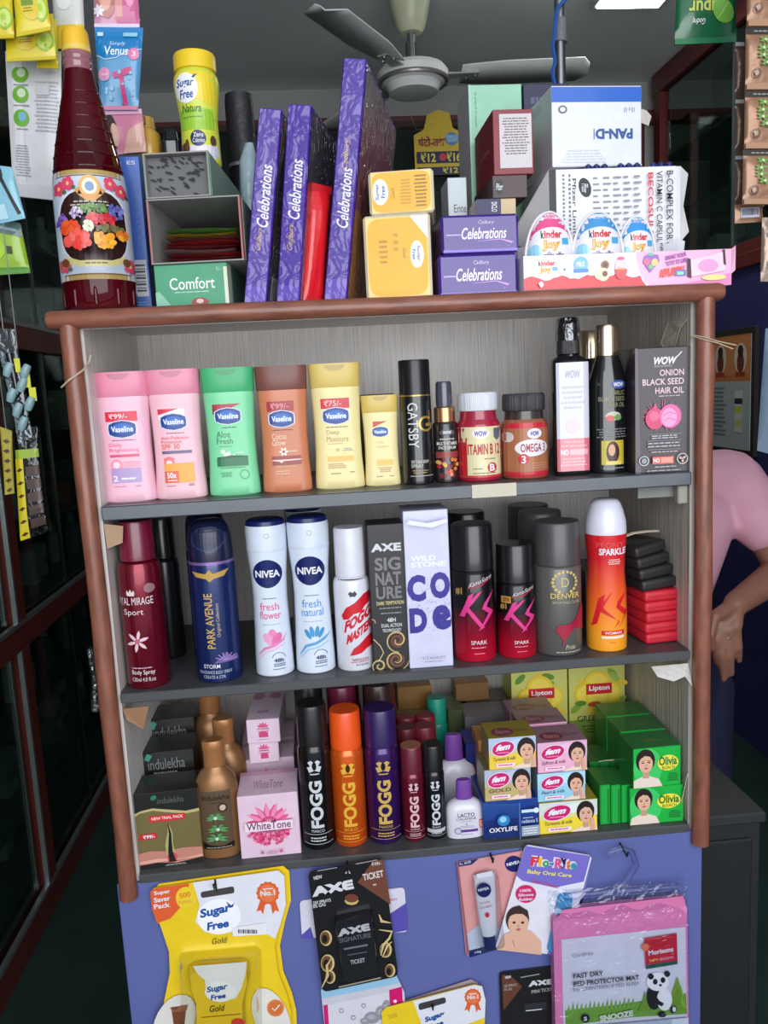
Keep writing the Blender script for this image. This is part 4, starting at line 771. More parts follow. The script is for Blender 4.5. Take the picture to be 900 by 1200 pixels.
p = b.on(); p.poly([(.28, .715), (.66, .715), (.28, .65)], (196, 60, 64)); badge(p, .47, .60, .42, .11); p.text('Deep', .36, .465, .56, .50, (226, 190, 130)); p.text('Moisture', .36, .425, .68, .455, (226, 190, 130)); p.rect(.34, .23, .78, .29, (240, 190, 90)); p.circ(.42, .31, .04, (244, 220, 150)); p.lines(.36, .15, .76, .21, 3, (180, 130, 80)); p.lines(.3, .1, .5, .115, 1, (80, 66, 40)); p.lines(.66, .1, .8, .115, 1, (80, 66, 40))
dbk = cart('flat_carton', 'dark brown carton lying behind the short yellow lotion bottle', 'box', 422, 464, 462, S1, .17, .05, (84, 66, 56))
# --- black hair spray can
g = Bot('spray_can', 'slim black hair spray can with gold G emblem', 'can', 469, 506, 422, S1, .05, [('body', [(0, .94), (.008, 1), (.70, 1), (.715, .97)], mat((20, 20, 22), .22, coat=.5)), ('cap', [(.72, .95), (.722, .98), (.985, .98), (1, .94)], mat((24, 24, 27), .28)), ('gold_ring', [(.712, .99), (.722, .99)], mat(GO, .3, metal=.8))])
p = g.on(); p.text('GATSBY', .20, .30, .50, .66, (214, 212, 214), rot=-90); p.ring(.75, .49, .24, .07, (190, 160, 80), a0=.9, a1=5.9, metal=.6); p.rect(.74, .47, .97, .495, (190, 160, 80), metal=.6); p.text('SET&KEEP', .24, .175, .80, .20, (200, 196, 190), bold=.01); p.text('SPRAY', .24, .14, .62, .168, (200, 196, 190), bold=.01); p.lines(.24, .09, .8, .125, 2, (170, 140, 80)); p.rect(.2, .07, .95, .075, (200, 190, 170))
# --- small serum spray
g = Bot('spray_bottle', 'small dark serum spray bottle with rose gold collar', 'bottle', 507, 536, 447, S1, .05, [('body', [(0, .94), (.01, 1), (.58, 1), (.60, .9)], mat((38, 32, 34), .2, coat=.5)), ('collar', [(.60, .80), (.605, .84), (.74, .84), (.75, .78)], mat((206, 150, 110), .25, metal=.9)), ('nozzle_cap', [(.75, .62), (.80, .66), (.97, .64), (1, .56)], mat((70, 70, 84), .15, coat=.6))])
p = g.on(); p.ell(.5, .50, .3, .03, (90, 86, 90)); p.text('WOW', .34, .485, .68, .515, WH, bold=.03, shear=.2); p.lines(.2, .42, .8, .45, 1, (190, 186, 180)); p.text('MULTI VITAMIN', .1, .375, .9, .41, (226, 222, 214), bold=.01); p.text('FACE SERUM', .16, .335, .84, .365, (226, 222, 214), bold=.01); p.rect(.06, .25, .94, .31, (150, 60, 60))
for k in range(22): p.ell(.5+.4*rr.uniform(-1, 1), .15+.085*rr.uniform(-1, 1), .08, .02, rr.choice([(214, 120, 50), (196, 40, 60), (226, 180, 70), (120, 40, 50), (236, 150, 120)]), n=9)
# --- pill jars
def jar(label, xl, xr, yt, bodym, capm, neckm, Y=.05):
    return Bot('pill_jar', label, 'jar', xl, xr, yt, S1, Y, [('body', [(0, .92), (.015, .98), (.05, 1), (.60, 1), (.66, .96), (.70, .86)], bodym), ('neck', [(.70, .84), (.78, .80), (.80, .80)], neckm), ('cap', [(.795, .84), (.80, .88), (.82, .9), (.97, .9), (1, .85)], capm)], group='pill jars on the top shelf', n=40)
b = jar('red pill jar with white lid and cream label', 535, 586, 460, mat((168, 32, 60), .2, coat=.4), mat((226, 228, 238), .4, bump=.6, streak=(900, 900, 1)), mat((160, 36, 64), .2, coat=.4))
p = b.on(); p.rect(.02, .07, .98, .62, (224, 214, 170)); p.rect(.02, .07, .16, .45, (196, 40, 50)); p.rect(.02, .05, .98, .075, (206, 60, 60)); p.ell(.46, .545, .20, .055, (236, 230, 236)); p.text('WOW', .32, .515, .60, .575, (90, 60, 150), bold=.04, shear=.2); p.poly([(.76, .60), (.92, .60), (.92, .5), (.84, .46), (.76, .5)], (90, 96, 120)); p.text('V', .05, .30, .17, .50, (190, 36, 50), bold=.03); p.text('ITAMIN B 12', .17, .31, .90, .43, (190, 36, 50), bold=.02); p.lines(.48, .25, .82, .27, 1, (120, 100, 80)); p.circ(.70, .16, .11, (196, 50, 60)); p.text('B', .64, .12, .76, .2, WH, bold=.03); p.lines(.24, .14, .5, .16, 1, (120, 100, 80)); p.lines(.24, .09, .8, .11, 1, (120, 100, 80))
b = jar('amber pill jar with dark grey lid and red bands', 587, 641, 461, mat((150, 92, 66), .2, coat=.4), mat((54, 54, 58), .35, bump=.6, streak=(900, 900, 1)), mat((60, 50, 46), .25, coat=.4))
p = b.on(); p.rect(.02, .60, .98, .66, (196, 40, 56)); p.rect(.02, .03, .98, .09, (196, 40, 56)); p.rect(.02, .09, .98, .60, (170, 106, 72)); p.ell(.60, .535, .16, .06, (236, 230, 236)); p.text('WOW', .50, .505, .70, .565, (60, 70, 160), bold=.04, shear=.2); p.ell(.55, .37, .36, .10, (232, 226, 230)); p.text('OMEGA 3', .30, .32, .84, .42, (150, 40, 70), bold=.02); p.ell(.08, .50, .10, .06, (214, 200, 200)); p.circ(.36, .24, .11, (196, 36, 56)); p.text('3', .31, .19, .40, .28, WH, bold=.02); p.lines(.5, .12, .9, .2, 3, (196, 140, 110))
# --- tall square spray bottle, daylight glare painted into its label colour
X, W, H = fit(645, 688, 373, S1, .05)
sq = thing('spray_bottle', 'tall square black pump spray bottle with shiny white label', 'bottle', (X, .05, S1), (0, 0, radians(-2)))
M_bk = mat((22, 22, 25), .2, coat=.5)
loft('body', [(0, W*.46, W*.36, 5), (.004, W*.5, W*.4, 5), (H*.70, W*.5, W*.4, 5), (H*.735, W*.46, W*.36, 4), (H*.76, W*.30, W*.26, 3), (H*.78, W*.27, W*.25, 2)], M_bk, sq, 40)
loft('collar', [(H*.775, W*.31, W*.31, 2), (H*.86, W*.29, W*.29, 2)], mat((34, 34, 38), .3, bump=.5, streak=(800, 800, 1)), sq)
loft('nozzle', [(H*.86, W*.27, W*.27, 2.4), (H*.92, W*.26, W*.26, 2.4), (H*.985, W*.22, W*.24, 2.6), (H, W*.19, W*.2, 2.6)], M_bk, sq)
loft('clear_overcap', [(H*.855, W*.335, W*.335, 2), (H*.93, W*.32, W*.32, 2), (H*.995, W*.29, W*.29, 2), (H*1.005, W*.2, W*.2, 2)], clear((226, 230, 236), .12, .4), sq)
p = Pr(W, H, lambda x, z, o: (x, -W*.4*(1-min(.985, abs(x)/(W*.5))**5)**.2-o, z), sq, 'label', curved=2, rough=.12, coat=.6)
p.rect(.07, .03, .93, .72, (206, 206, 218)); p.rect(.07, .03, .93, .24, (214, 110, 124)); p.text('NO', .16, .135, .36, .17, WH, bold=.03); p.rect(.4, .135, .88, .17, (226, 170, 176)); p.lines(.12, .06, .88, .12, 3, (230, 170, 180)); p.lines(.14, .18, .88, .23, 2, (230, 160, 170)); p.text('WOW', .3, .62, .7, .67, (150, 150, 168), bold=.02, shear=.2); p.lines(.16, .42, .84, .58, 5, (178, 178, 194)); p.ell(.5, .32, .2, .05, (226, 190, 200))  # pale label tones carry the washed-out daylight reflection
# --- hair oil bottles
OB = [(0, .94), (.008, 1), (.55, 1), (.62, .97), (.70, .80), (.77, .64), (.79, .60)]
def oil(label, xl, xr, yt, Y):
    b = Bot('hair_oil_bottle', label, 'bottle', xl, xr, yt, S1, Y, [('body', OB, mat((26, 26, 28), .12, coat=.6)), ('cap', [(.79, .58), (.795, .62), (.98, .60), (1, .56)], mat((196, 176, 150), .18, metal=.95))], dr=.8, group='dark hair oil bottles', n=40)
    p = b.on(); p.rect(.14, .595, .20, .615, (60, 66, 60)); p.ell(.66, .60, .20, .03, (60, 80, 150)); p.text('WOW', .52, .585, .80, .615, WH, bold=.03, shear=.2); p.text('GARLIC', .42, .53, .82, .56, (150, 150, 110)); p.text('BLACK SEED', .15, .49, .82, .52, (150, 150, 110)); p.text('HAIR OIL', .40, .45, .82, .48, (150, 150, 110)); p.ell(.5, .39, .2, .03, (196, 190, 170)); p.ell(.42, .375, .12, .02, (206, 90, 90)); p.ell(.62, .38, .1, .02, (110, 150, 90)); p.lines(.08, .24, .92, .31, 4, (120, 120, 120)); p.rect(.2, .06, .78, .225, (196, 176, 60)); p.ell(.48, .145, .17, .075, (60, 34, 30)); p.ell(.45, .16, .09, .04, (214, 160, 130)); p.rect(.3, .06, .7, .085, (226, 206, 110)); p.lines(.2, .03, .8, .045, 1, (150, 150, 150))
    return b
o1 = oil('dark hair oil bottle with gold cap and small portrait, front one', 690, 734, 381, .05)
flush()
q = at(690, 500, .15); dup(o1.root, (q.x+.004, .15, S1), label='dark hair oil bottle with gold cap, half hidden behind its twin')
# --- onion hair oil carton
b = cart('hair_oil_carton', 'dark plum hair oil carton with pink onion picture', 'box', 746, 809, 407, S1, .008, .055, (58, 48, 56), rz=-3, coat=.2)
b.root.location.x -= .001
p = b.front(); p.poly([(0, 0), (.10, 0), (.04, 1), (0, 1)], (92, 80, 90)); p.text('WOW', .34, .865, .76, .925, (232, 226, 236), bold=.04, shear=.3); p.stroke([(.7, .9), (.8, .94), (.84, .96)], .015, WH); p.text('SKIN SCIENCE', .34, .845, .66, .86, (200, 196, 204)); p.text('ONION', .44, .775, .88, .825, (226, 196, 206), bold=.015); p.text('BLACK SEED', .13, .705, .88, .755, (226, 196, 206), bold=.015); p.text('HAIR OIL', .36, .635, .88, .685, (226, 196, 206), bold=.015); p.lines(.35, .61, .88, .622, 1, (206, 190, 200))
for k in range(26): a = rr.uniform(0, 6.28); p.stroke([(.48+.25*cos(a), .45+.08*sin(a)), (.48+.37*cos(a), .46+.13*sin(a))], [.02, .006], (206, 60, 120))
p.ell(.34, .44, .17, .085, (206, 40, 100)); p.ell(.33, .46, .09, .04, (226, 90, 140)); p.ell(.62, .455, .20, .095, (222, 90, 160)); p.ell(.60, .445, .14, .075, (236, 150, 196)); p.stroke([(.5, .46), (.6, .49), (.72, .47)], .012, (200, 70, 140)); p.stroke([(.5, .42), (.6, .44), (.72, .42)], .012, (200, 70, 140)); p.poly([(.3, .52), (.34, .56), (.37, .52)], (206, 60, 110))
p.rect(.2, .315, .82, .318, GY); p.lines(.2, .275, .82, .31, 2, (190, 186, 192)); p.rect(.2, .262, .82, .265, GY); p.lines(.18, .205, .82, .255, 2, (170, 166, 172)); p.rect(.22, .19, .8, .193, GY); p.lines(.25, .165, .78, .18, 1, (200, 180, 186)); p.ring(.14, .105, .09, .015, (206, 206, 210)); p.circ(.14, .105, .05, (150, 150, 156)); p.rect(.29, .075, .68, .135, (222, 90, 76)); p.text('NO', .31, .088, .42, .122, WH, bold=.02); p.rect(.45, .085, .66, .125, (236, 150, 130)); p.ring(.84, .11, .10, .015, (206, 196, 190)); p.petals(.84, .11, .07, 3, .02, (196, 170, 150), a0=.6); p.lines(.25, .045, .8, .06, 1, (190, 190, 194)); p.lines(.15, .015, .85, .03, 1, (170, 170, 174))
flush()
ROWDY = -.02
# ================================================================ second shelf: deodorant cans
def can(name, label, xl, xr, yt, z0, Y, bodym, capm, capz=.73, capw=.92, sh=.05, dr=1.0, group=None, extra=(), rz=0, bw=1.0):
    S = [(0, .93*bw), (.006, .98*bw), (.012, 1*bw), (capz-sh, 1*bw), (capz-sh*.6, .97*bw), (capz-sh*.25, .90*bw), (capz-.006, capw*.93)]
    C_ = [(capz-.004, capw*.97), (capz, capw), (.985, capw*.98), (1.0, capw*.93)]
    return Bot(name, label, 'can', xl, xr, yt, z0, Y, [('body', S, bodym), ('cap', C_, capm)]+list(extra), dr=dr, group=group, rz=rz)
M_rm = mat((120, 16, 40), .25, metal=.55, coat=.4); M_black = mat((20, 20, 23), .3, coat=.3)
b = can('body_spray_can', 'dark red metallic body spray can with white lily print', 141, 192, 609, S2, .055, M_rm, mat((112, 20, 48), .3, coat=.4), .77, .80, .07)
p = b.on(); p.ring(.78, .61, .11, .11, (150, 110, 116)); p.poly([(.26, .585), (.28, .605), (.32, .59), (.36, .61), (.40, .59), (.44, .605), (.46, .585), (.44, .57), (.28, .57)], (226, 210, 214)); p.text('ROYAL MIRAGE', -.10, .515, .84, .56, (226, 214, 218)); p.text('Sport', .16, .445, .62, .49, (226, 214, 218)); p.petals(.42, .295, .26, 6, .035, (232, 190, 204), a0=.3); p.circ(.42, .295, .06, (196, 100, 120)); p.lines(.22, .125, .7, .14, 1, (196, 170, 176)); p.text('Body Spray', .22, .085, .75, .12, (236, 226, 230)); p.text('120ml 4.0 fl.oz', .22, .05, .75, .075, (226, 206, 212))
flush()
bk = can('body_spray_can', 'black body spray can hidden behind the dark red one', 176, 212, 606, S2, .16, M_black, M_black, .72, .85, .06)
PN = (22, 40, 96)
S = [(0, .93), (.008, 1), (.72, 1), (.735, .99), (.745, .97)]
pa = Bot('body_spray_can', 'navy blue body spray can with sloped cap and gold wings', 'can', 224, 278, 608, S2, .06, [('body', S, mat(PN, .25, metal=.3, coat=.4)), ('collar_ring', [(.738, 1.0), (.755, 1.0)], mat((150, 116, 180), .3, metal=.5)), ('cap', [(.752, .96, 2), (.80, .97, 2.1), (.90, .93, 2.2), (.95, .86, 2.2), (.985, .70, 2.2), (1.0, .5, 2.2)], mat((20, 26, 58), .28, coat=.4))])
p = pa.on('cap', 'cap_face'); p.ell(.52, .895, .36, .075, (44, 52, 96)); p.ell(.52, .90, .345, .07, (22, 28, 62))
p = pa.on(); p.poly([(.12, .70), (.42, .685), (.5, .71), (.58, .685), (.90, .705), (.80, .665), (.60, .655), (.5, .635), (.42, .655), (.2, .668)], (190, 152, 70)); p.text('PARK AVENUE', .34, .22, .52, .565, (206, 168, 90), rot=90, bold=.01); p.text('Original Collection', .57, .29, .66, .50, (196, 180, 150), rot=90); p.poly([(.45, .125), (.62, .165), (.72, .19), (.85, .155), (.93, .165), (.95, .13)], (110, 90, 150))
for k in range(7): p.stroke([(.70, .14), (.70+.22*cos(k*.45), .14+.05*sin(k*.45))], [.01, .02], (170, 140, 206))
p.text('STORM', .22, .095, .58, .12, (226, 226, 240), bold=.01); p.text('FRAGRANCE BODY SPRAY', .12, .06, .82, .08, (190, 196, 220)); p.text('CREATE A STIR', .2, .03, .68, .05, (190, 196, 220))
flush()
q = at(250, 700, .14); dup(pa.root, (q.x-.002, .135, S2), label='navy body spray can hidden behind the gold winged one', skip=('front_print', 'cap_face'))
# white deodorants
NB = [(0, .90), (.008, .97), (.10, .96), (.30, .90), (.50, .86), (.65, .90), (.75, .97), (.80, 1.0)]
M_nw = mat((218, 226, 240), .22, coat=.5, nz=.02); M_nvy = mat((22, 34, 92), .3)
def niv(label, xl, xr, yt, Y, c1, word, kind):
    b = Bot('deodorant_can', label, 'can', xl, xr, yt, S2, Y, [('body', NB, M_nw), ('collar', [(.80, 1.0), (.81, 1.01), (.82, 1.0)], mat((206, 214, 230), .3)), ('cap', [(.82, 1.0), (.93, 1.02), (.965, 1.0)], mat((214, 222, 236), .3)), ('cap_top', [(.965, .985), (.99, .93), (1, .80)], M_nvy)], group='white deodorant cans')
    p = b.on('cap', 'nozzle'); p.circ(.54, .905, .07, (190, 198, 214)); p.circ(.54, .905, .035, (226, 230, 240))
    p = b.on(); p.circ(.50, .665, .36, (20, 30, 96)); p.text('NIVEA', .20, .642, .80, .688, WH, bold=.03); p.lines(.32, .50, .68, .512, 1, (110, 120, 150)); p.text('fresh', .26, .43, .72, .48, c1); p.text(word, .24, .375, .76, .425, c1); p.lines(.25, .335, .75, .345, 1, (170, 180, 200))
    if kind:
        p.ell(.52, .255, .12, .055, (232, 130, 180)); p.ell(.42, .245, .10, .045, (240, 160, 200), rot=.6); p.ell(.62, .245, .10, .045, (224, 110, 166), rot=-.6)
        p.stroke([(.14, .14), (.30, .185), (.55, .205), (.78, .235), (.86, .275)], [.01, .06, .07, .04, .01], (228, 130, 184)); p.stroke([(.12, .11), (.34, .165), (.6, .185), (.84, .215)], [.01, .03, .04, .01], (240, 180, 212))
    else:
        for (u, v, rot) in ((.36, .26, .5), (.46, .275, .2), (.58, .275, -.2), (.68, .265, -.5)): p.ell(u, v, .05, .035, (60, 150, 206), rot=rot)
        p.stroke([(.12, .12), (.30, .185), (.55, .20), (.78, .23), (.90, .255)], [.01, .06, .07, .05, .01], (90, 160, 214)); p.stroke([(.12, .10), (.34, .16), (.6, .175), (.86, .205)], [.01, .03, .04, .01], (150, 200, 232))
    p.ring(.64, .115, .17, .012, (70, 80, 120), a0=.2, a1=2.9); p.text('48h', .52, .095, .76, .12, (50, 60, 110), bold=.02); p.lines(.46, .065, .84, .09, 2, (80, 90, 130)); p.lines(.46, .045, .8, .056, 1, (110, 120, 150))
    return b
nv = niv('white deodorant can with pink flower and pink lettering', 293, 340, 607, .062, (222, 70, 130), 'flower', True)
niv('white deodorant can with blue splash and blue lettering', 341, 389, 603, .062, (70, 140, 206), 'natural', False)
flush()
q = at(361, 700, .14); dup(nv.root, (q.x, .145, S2), label='white deodorant can with navy top, mostly hidden behind the other two', skip=('front_print',))
# white can with red brush strokes
b = can('body_spray_can', 'white body spray can with red brush strokes and sloped cap', 391, 434, 617, S2, .058, mat((222, 222, 232), .25, coat=.5), mat((214, 214, 224), .3), .665, .84, .07)
p = b.on(); p.rect(0, .645, 1, .652, (40, 40, 46)); p.poly([(.38, .555), (.44, .57), (.5, .56), (.56, .572), (.62, .55), (.56, .53), (.5, .535), (.44, .53)], (70, 70, 80))
p.poly([(.18, .40), (.30, .455), (.55, .49), (.80, .545), (.96, .56), (.99, .49), (.80, .455), (.70, .42), (.5, .41), (.35, .375), (.22, .37)], RD); p.slant('FOGG', (.22, .275), (.74, .115), (.06, .085), RD, bold=.05); p.slant('MASTER', (.26, .19), (.70, .11), (.05, .075), RD, bold=.05); p.poly([(.34, .115), (.45, .165), (.6, .19), (.80, .235), (.97, .26), (.98, .17), (.8, .155), (.66, .13), (.5, .12)], RD); p.text('NAPOLEON', .40, .075, .84, .095, (120, 40, 50)); p.rect(.36, .066, .86, .07, RD); p.text('INTENSE', .5, .04, .84, .056, (110, 110, 120))
# black carton with swirls
b = cart('perfume_carton', 'slim black perfume carton with gold swirls at its base', 'box', 434, 477, 614, S2, .035, .042, (36, 34, 36), rz=0, coat=.2)
p = b.front(); p.text('AXE', .08, .815, .90, .87, (206, 206, 212), bold=.05); p.text('SIG', .16, .685, .86, .775, (120, 118, 122), bold=.03); p.text('NAT', .16, .585, .86, .675, (120, 118, 122), bold=.03); p.text('URE', .16, .49, .86, .575, (120, 118, 122), bold=.03); p.text('DARK TEMPTATION', .16, .45, .90, .475, (206, 196, 140), bold=.02); p.lines(.16, .42, .9, .435, 1, GY); p.lines(.18, .385, .9, .40, 1, GY); p.text('48H', .42, .33, .66, .36, (206, 206, 210), bold=.03); p.text('DUAL ACTION', .26, .295, .82, .32, (206, 206, 210), bold=.02); p.text('TECHNOLOGY', .28, .262, .80, .285, (206, 206, 210), bold=.02)
def swirl(p, cu, cv, r, col, turns=1.6, t=.05, a0=0): p.stroke([(cu+r*(k/26)*cos(a0+k/26*turns*6.28), cv+r*(k/26)*sin(a0+k/26*turns*6.28)*p.W/p.H) for k in range(4, 27)], [t*(.4+.6*sin(pi*(k-4)/23)) for k in range(4, 27)], col)
swirl(p, .68, .20, .34, (196, 170, 110), a0=1); swirl(p, .62, .065, .36, (190, 160, 100), a0=2.4); swirl(p, .68, .20, .20, (110, 60, 46), a0=1.5, t=.07); swirl(p, .62, .065, .22, (120, 70, 50), a0=3, t=.07); swirl(p, .15, .03, .2, (196, 170, 110)); p.stroke([(.02, .22), (.2, .17), (.28, .12), (.12, .06)], .025, (206, 186, 130)); p.stroke([(.0, .36), (.08, .35), (.1, .33)], .03, (196, 150, 80))
# white code carton
b = cart('perfume_carton', 'tall white perfume carton with large navy stencil letters', 'box', 476, 528, 598, S2, .030, .055, (206, 206, 232), rz=0, coat=.4)
p = b.front(); p.text('WILD', .12, .685, .70, .72, (232, 234, 226), bold=.05); p.text('STONE', .12, .645, .92, .68, (232, 234, 226), bold=.05)
NV2 = (44, 34, 140)
for (t_, u0, u1, v0, v1) in (('C', .02, .44, .43, .60), ('O', .54, .99, .44, .61), ('D', .04, .44, .23, .39), ('e', .56, .99, .24, .40)): p.text(t_, u0, v0, u1, v1, NV2, bold=.06)
for _ in range(150):
    u, v = rr.uniform(.02, .98), rr.gauss(.42, .09); p.ell(u, v, .008, .003, (90, 84, 176), n=5)
p.text('TITANIUM', .26, .075, .78, .092, (120, 116, 150)); p.lines(.28, .055, .76, .065, 1, (130, 126, 160)); p.poly([(.05, .93), (.6, .90), (.95, .93), (.95, .95), (.5, .93), (.1, .955)], (226, 226, 244))
# black to red cans
def ks(label, xl, xr, yt, Y, badgeon):
    mk = bpy.data.materials.new('mat'); mk.use_nodes = True; nt = mk.node_tree; bs_n = nt.nodes['Principled BSDF']; bs_n.inputs['Roughness'].default_value = .28; bs_n.inputs['Coat Weight'].default_value = .4; bs_n.inputs['Metallic'].default_value = .3
    tc = nt.nodes.new('ShaderNodeTexCoord'); sx = nt.nodes.new('ShaderNodeSeparateXYZ'); mr = nt.nodes.new('ShaderNodeMapRange'); cr = nt.nodes.new('ShaderNodeValToRGB')
    X, W, H = fit(xl, xr, yt, S2, Y)
    mr.inputs['From Min'].default_value = 0; mr.inputs['From Max'].default_value = H
    nt.links.new(tc.outputs['Object'], sx.inputs[0]); nt.links.new(sx.outputs[2], mr.inputs[0]); nt.links.new(mr.outputs[0], cr.inputs[0]); nt.links.new(cr.outputs[0], bs_n.inputs['Base Color'])
    e = cr.color_ramp.elements; e[0].position = .05; e[0].color = (lin(206), lin(20), lin(52), 1); e[1].position = .42; e[1].color = (lin(18), lin(14), lin(18), 1); m_ = e.new(.24); m_.color = (lin(150), lin(14), lin(46), 1)
    b = can('body_spray_can', label, xl, xr, yt, S2, Y, mk, M_black, .675, .97, .04, group='black and red body spray cans')
    p = b.on()
    p.poly([(.30, .50), (.42, .52), (.20, .34), (.10, .345)], (222, 60, 140)); p.poly([(.52, .52), (.62, .53), (.30, .41), (.66, .26), (.58, .25), (.20, .40), (.22, .43)], (222, 60, 140)); p.poly([(.92, .53), (.66, .44), (.60, .40), (.76, .36), (.50, .235), (.58, .25), (.86, .355), (.88, .375), (.72, .41), (.74, .43)], (222, 60, 140)); p.slant('KamaSutra', (.30, .555), (.55, .06), (.02, .035), (226, 214, 222), shear=.3); p.stroke([(.28, .55), (.6, .57), (.84, .62)], [.01, .03, .01], (206, 40, 60))
    p.text('SPARK', .32, .135, .70, .165, (236, 220, 226)); p.lines(.28, .105, .72, .118, 1, (226, 170, 186)); p.lines(.36, .06, .66, .075, 1, (236, 130, 150))
    if badgeon: p.rect(.06, .50, .26, .56, (196, 140, 70)); p.text('25%', .09, .515, .23, .548, (60, 30, 20), bold=.02)
    p.text('#1', .04, .50-.06*badgeon, .16, .555-.06*badgeon, (190, 150, 80), bold=.03)
    return b
k1 = ks('larger black and red gradient body spray can with pink slash logo', 530, 579, 613, .06, 0)
ks('smaller black and red gradient body spray can with yellow offer tag', 582, 627, 636, .06, 1)
flush()
q = at(549, 700, .14); dup(k1.root, (q.x, .14, S2), label='black capped body spray can hidden behind the larger gradient can', skip=('front_print',))
# grey cans
M_gm = mat((100, 97, 95), .32, metal=.2, coat=.2); M_gm2 = mat((78, 77, 78), .35, metal=.15)
dn = can('body_spray_can', 'gunmetal grey body spray can with gold laurel emblem', 626, 680, 610, S2, .062, M_gm, M_gm2, .685, .985, .03)
p = dn.on(); p.text('D', .44, .53, .60, .60, (206, 186, 110))
for sgn in (-1, 1):
    for k in range(8):
        a = radians(-60+k*20); p.ell(.52+sgn*.25*cos(a), .565+.08*sin(a), .035, .012, (206, 186, 110), n=8, rot=sgn*(a+1.2))
p.text('DENVER', .22, .445, .84, .485, (206, 186, 110), bold=.02); p.text('SPORTING CLUB', .25, .405, .82, .425, (190, 180, 150)); p.poly([(.90, .39), (.97, .36), (.97, .18), (.72, .22), (.52, .14), (.42, .065), (.46, .13), (.30, .20), (.36, .24), (.62, .25), (.76, .29)], (166, 30, 60)); p.text('Pride', .5, .055, .72, .09, (200, 190, 160), shear=.3); p.lines(.3, .025, .85, .045, 1, (170, 166, 150))
flush()
q = at(636, 690, .13); dup(dn.root, (q.x-.003, .128, S2), label='grey body spray can second in line behind the laurel one', skip=('front_print',))
q = at(624, 680, .19); dup(dn.root, (q.x-.004, .192, S2), label='grey body spray can third in line behind the laurel one', skip=('front_print',))
# orange can
mk = bpy.data.materials.new('mat'); mk.use_nodes = True; nt = mk.node_tree; bn = nt.nodes['Principled BSDF']; bn.inputs['Roughness'].default_value = .28; bn.inputs['Coat Weight'].default_value = .4
X, W, H = fit(687, 733, 584, S2, .06)
tc = nt.nodes.new('ShaderNodeTexCoord'); sx = nt.nodes.new('ShaderNodeSeparateXYZ'); mr = nt.nodes.new('ShaderNodeMapRange'); cr = nt.nodes.new('ShaderNodeValToRGB'); mr.inputs['From Max'].default_value = H
nt.links.new(tc.outputs['Object'], sx.inputs[0]); nt.links.new(sx.outputs[2], mr.inputs[0]); nt.links.new(mr.outputs[0], cr.inputs[0]); nt.links.new(cr.outputs[0], bn.inputs['Base Color'])
e = cr.color_ramp.elements; e[0].position = .12; e[0].color = (lin(246), lin(160), lin(36), 1); e[1].position = .62; e[1].color = (lin(214), lin(30), lin(40), 1); m_ = e.new(.36); m_.color = (lin(238), lin(100), lin(34), 1)
b = Bot('body_spray_can', 'red to orange gradient body spray can with white domed cap', 'can', 687, 733, 584, S2, .06, [('body', [(0, .93), (.008, .985), (.20, 1), (.40, .97), (.52, .90), (.62, .92), (.72, .99), (.775, 1)], mk), ('cap', [(.775, .995), (.79, 1), (.85, .98), (.92, .86), (.97, .72), (.99, .6), (1.0, .4)], mat((222, 222, 236), .3, coat=.3))], rz=-17)
p = b.on(); p.text('PEONY', .26, .695, .92, .73, (226, 90, 90)); p.text('SPARKLE', .32, .645, .96, .69, WH, bold=.03); p.lines(.52, .58, .84, .62, 3, (250, 210, 200)); p.poly([(.30, .36), (.46, .39), (.26, .19), (.12, .17)], (214, 30, 40)); p.poly([(.52, .37), (.64, .41), (.40, .30), (.80, .20), (.66, .16), (.78, .21), (.28, .28), (.30, .31)], (214, 30, 40)); p.poly([(.96, .395), (.76, .34), (.72, .30), (.92, .24), (.78, .16), (.97, .25), (.97, .27), (.82, .31), (.84, .325)], (214, 30, 40)); p.rect(.36, .115, .90, .145, (214, 40, 40)); p.text('WOMAN', .44, .121, .84, .139, WH, bold=.01); p.rect(.36, .092, .90, .108, (246, 226, 206)); p.lines(.56, .06, .72, .072, 1, (220, 110, 40))
# wallets: small padded cases, black and red
def case(label, cxp, cyp, Y, z0, w_, d_, h_, c, rz, tilt, group):
    t = thing('soap_case', label, 'box', (at(cxp, cyp, Y).x, Y, z0), (0, radians(tilt), radians(rz)), group)
    bm = bmesh.new(); bbox(bm, -w_/2, w_/2, 0, d_, 0, h_, h_*.32, 3); bmobj('shell', bm, mat(c, .45, nz=.06, bump=.15, bs=400), t, 1.2)
    box('seam', -w_/2+.004, w_/2-.004, -.0003, .003, h_*.47, h_*.52, mat(tuple(int(v*.7) for v in c), .5), t)
    return t
ords = ('bottom', 'second from bottom', 'middle', 'fourth from bottom', 'top')
hr = .0138
for k in range(5):
    case('flat red case, %s one of the red stack' % ords[k], 780+(.6, -.4, .5, -1, -1)[k], 750-13*k, .034, S2+.0004+k*(hr+.0003), .055, .08, hr, (204, 36, 54), (6, 8, 9, 10, 8)[k], 0, 'stacked red cases')
zr = S2+5*(hr+.0003)+.0012
for k in range(4):
    t = case('flat black case, %s one of the black stack' % ('bottom', 'second', 'third', 'top')[k], 774-3.2*k, 690-14*k, .036+.002*k, zr+k*.0150, .052, .07, .0145, (40, 38, 40), 12+3*k, -3-1.2*k, 'stacked black cases')
zt = zr+4*.0150
rb = thing('rubber_band', 'pale rubber band stretched over the black cases', 'rubber band', (at(757, 645, .07).x, .07, zt+.0035))
tube('loop', [(-.028, .012, -.002), (-.012, .008, .0035), (.006, .004, .0055), (.018, .0, .006), (.02, .004, .006), (.006, .010, .0055), (-.012, .014, .0035), (-.028, .018, -.002)], .0011, mat((196, 186, 160), .5), rb, 6)
bx = cart('flat_carton', 'dark carton lying behind the orange gradient can', 'box', 686, 738, 668, S2, .15, .08, (70, 60, 62))
flush()
ROWDY = -.014
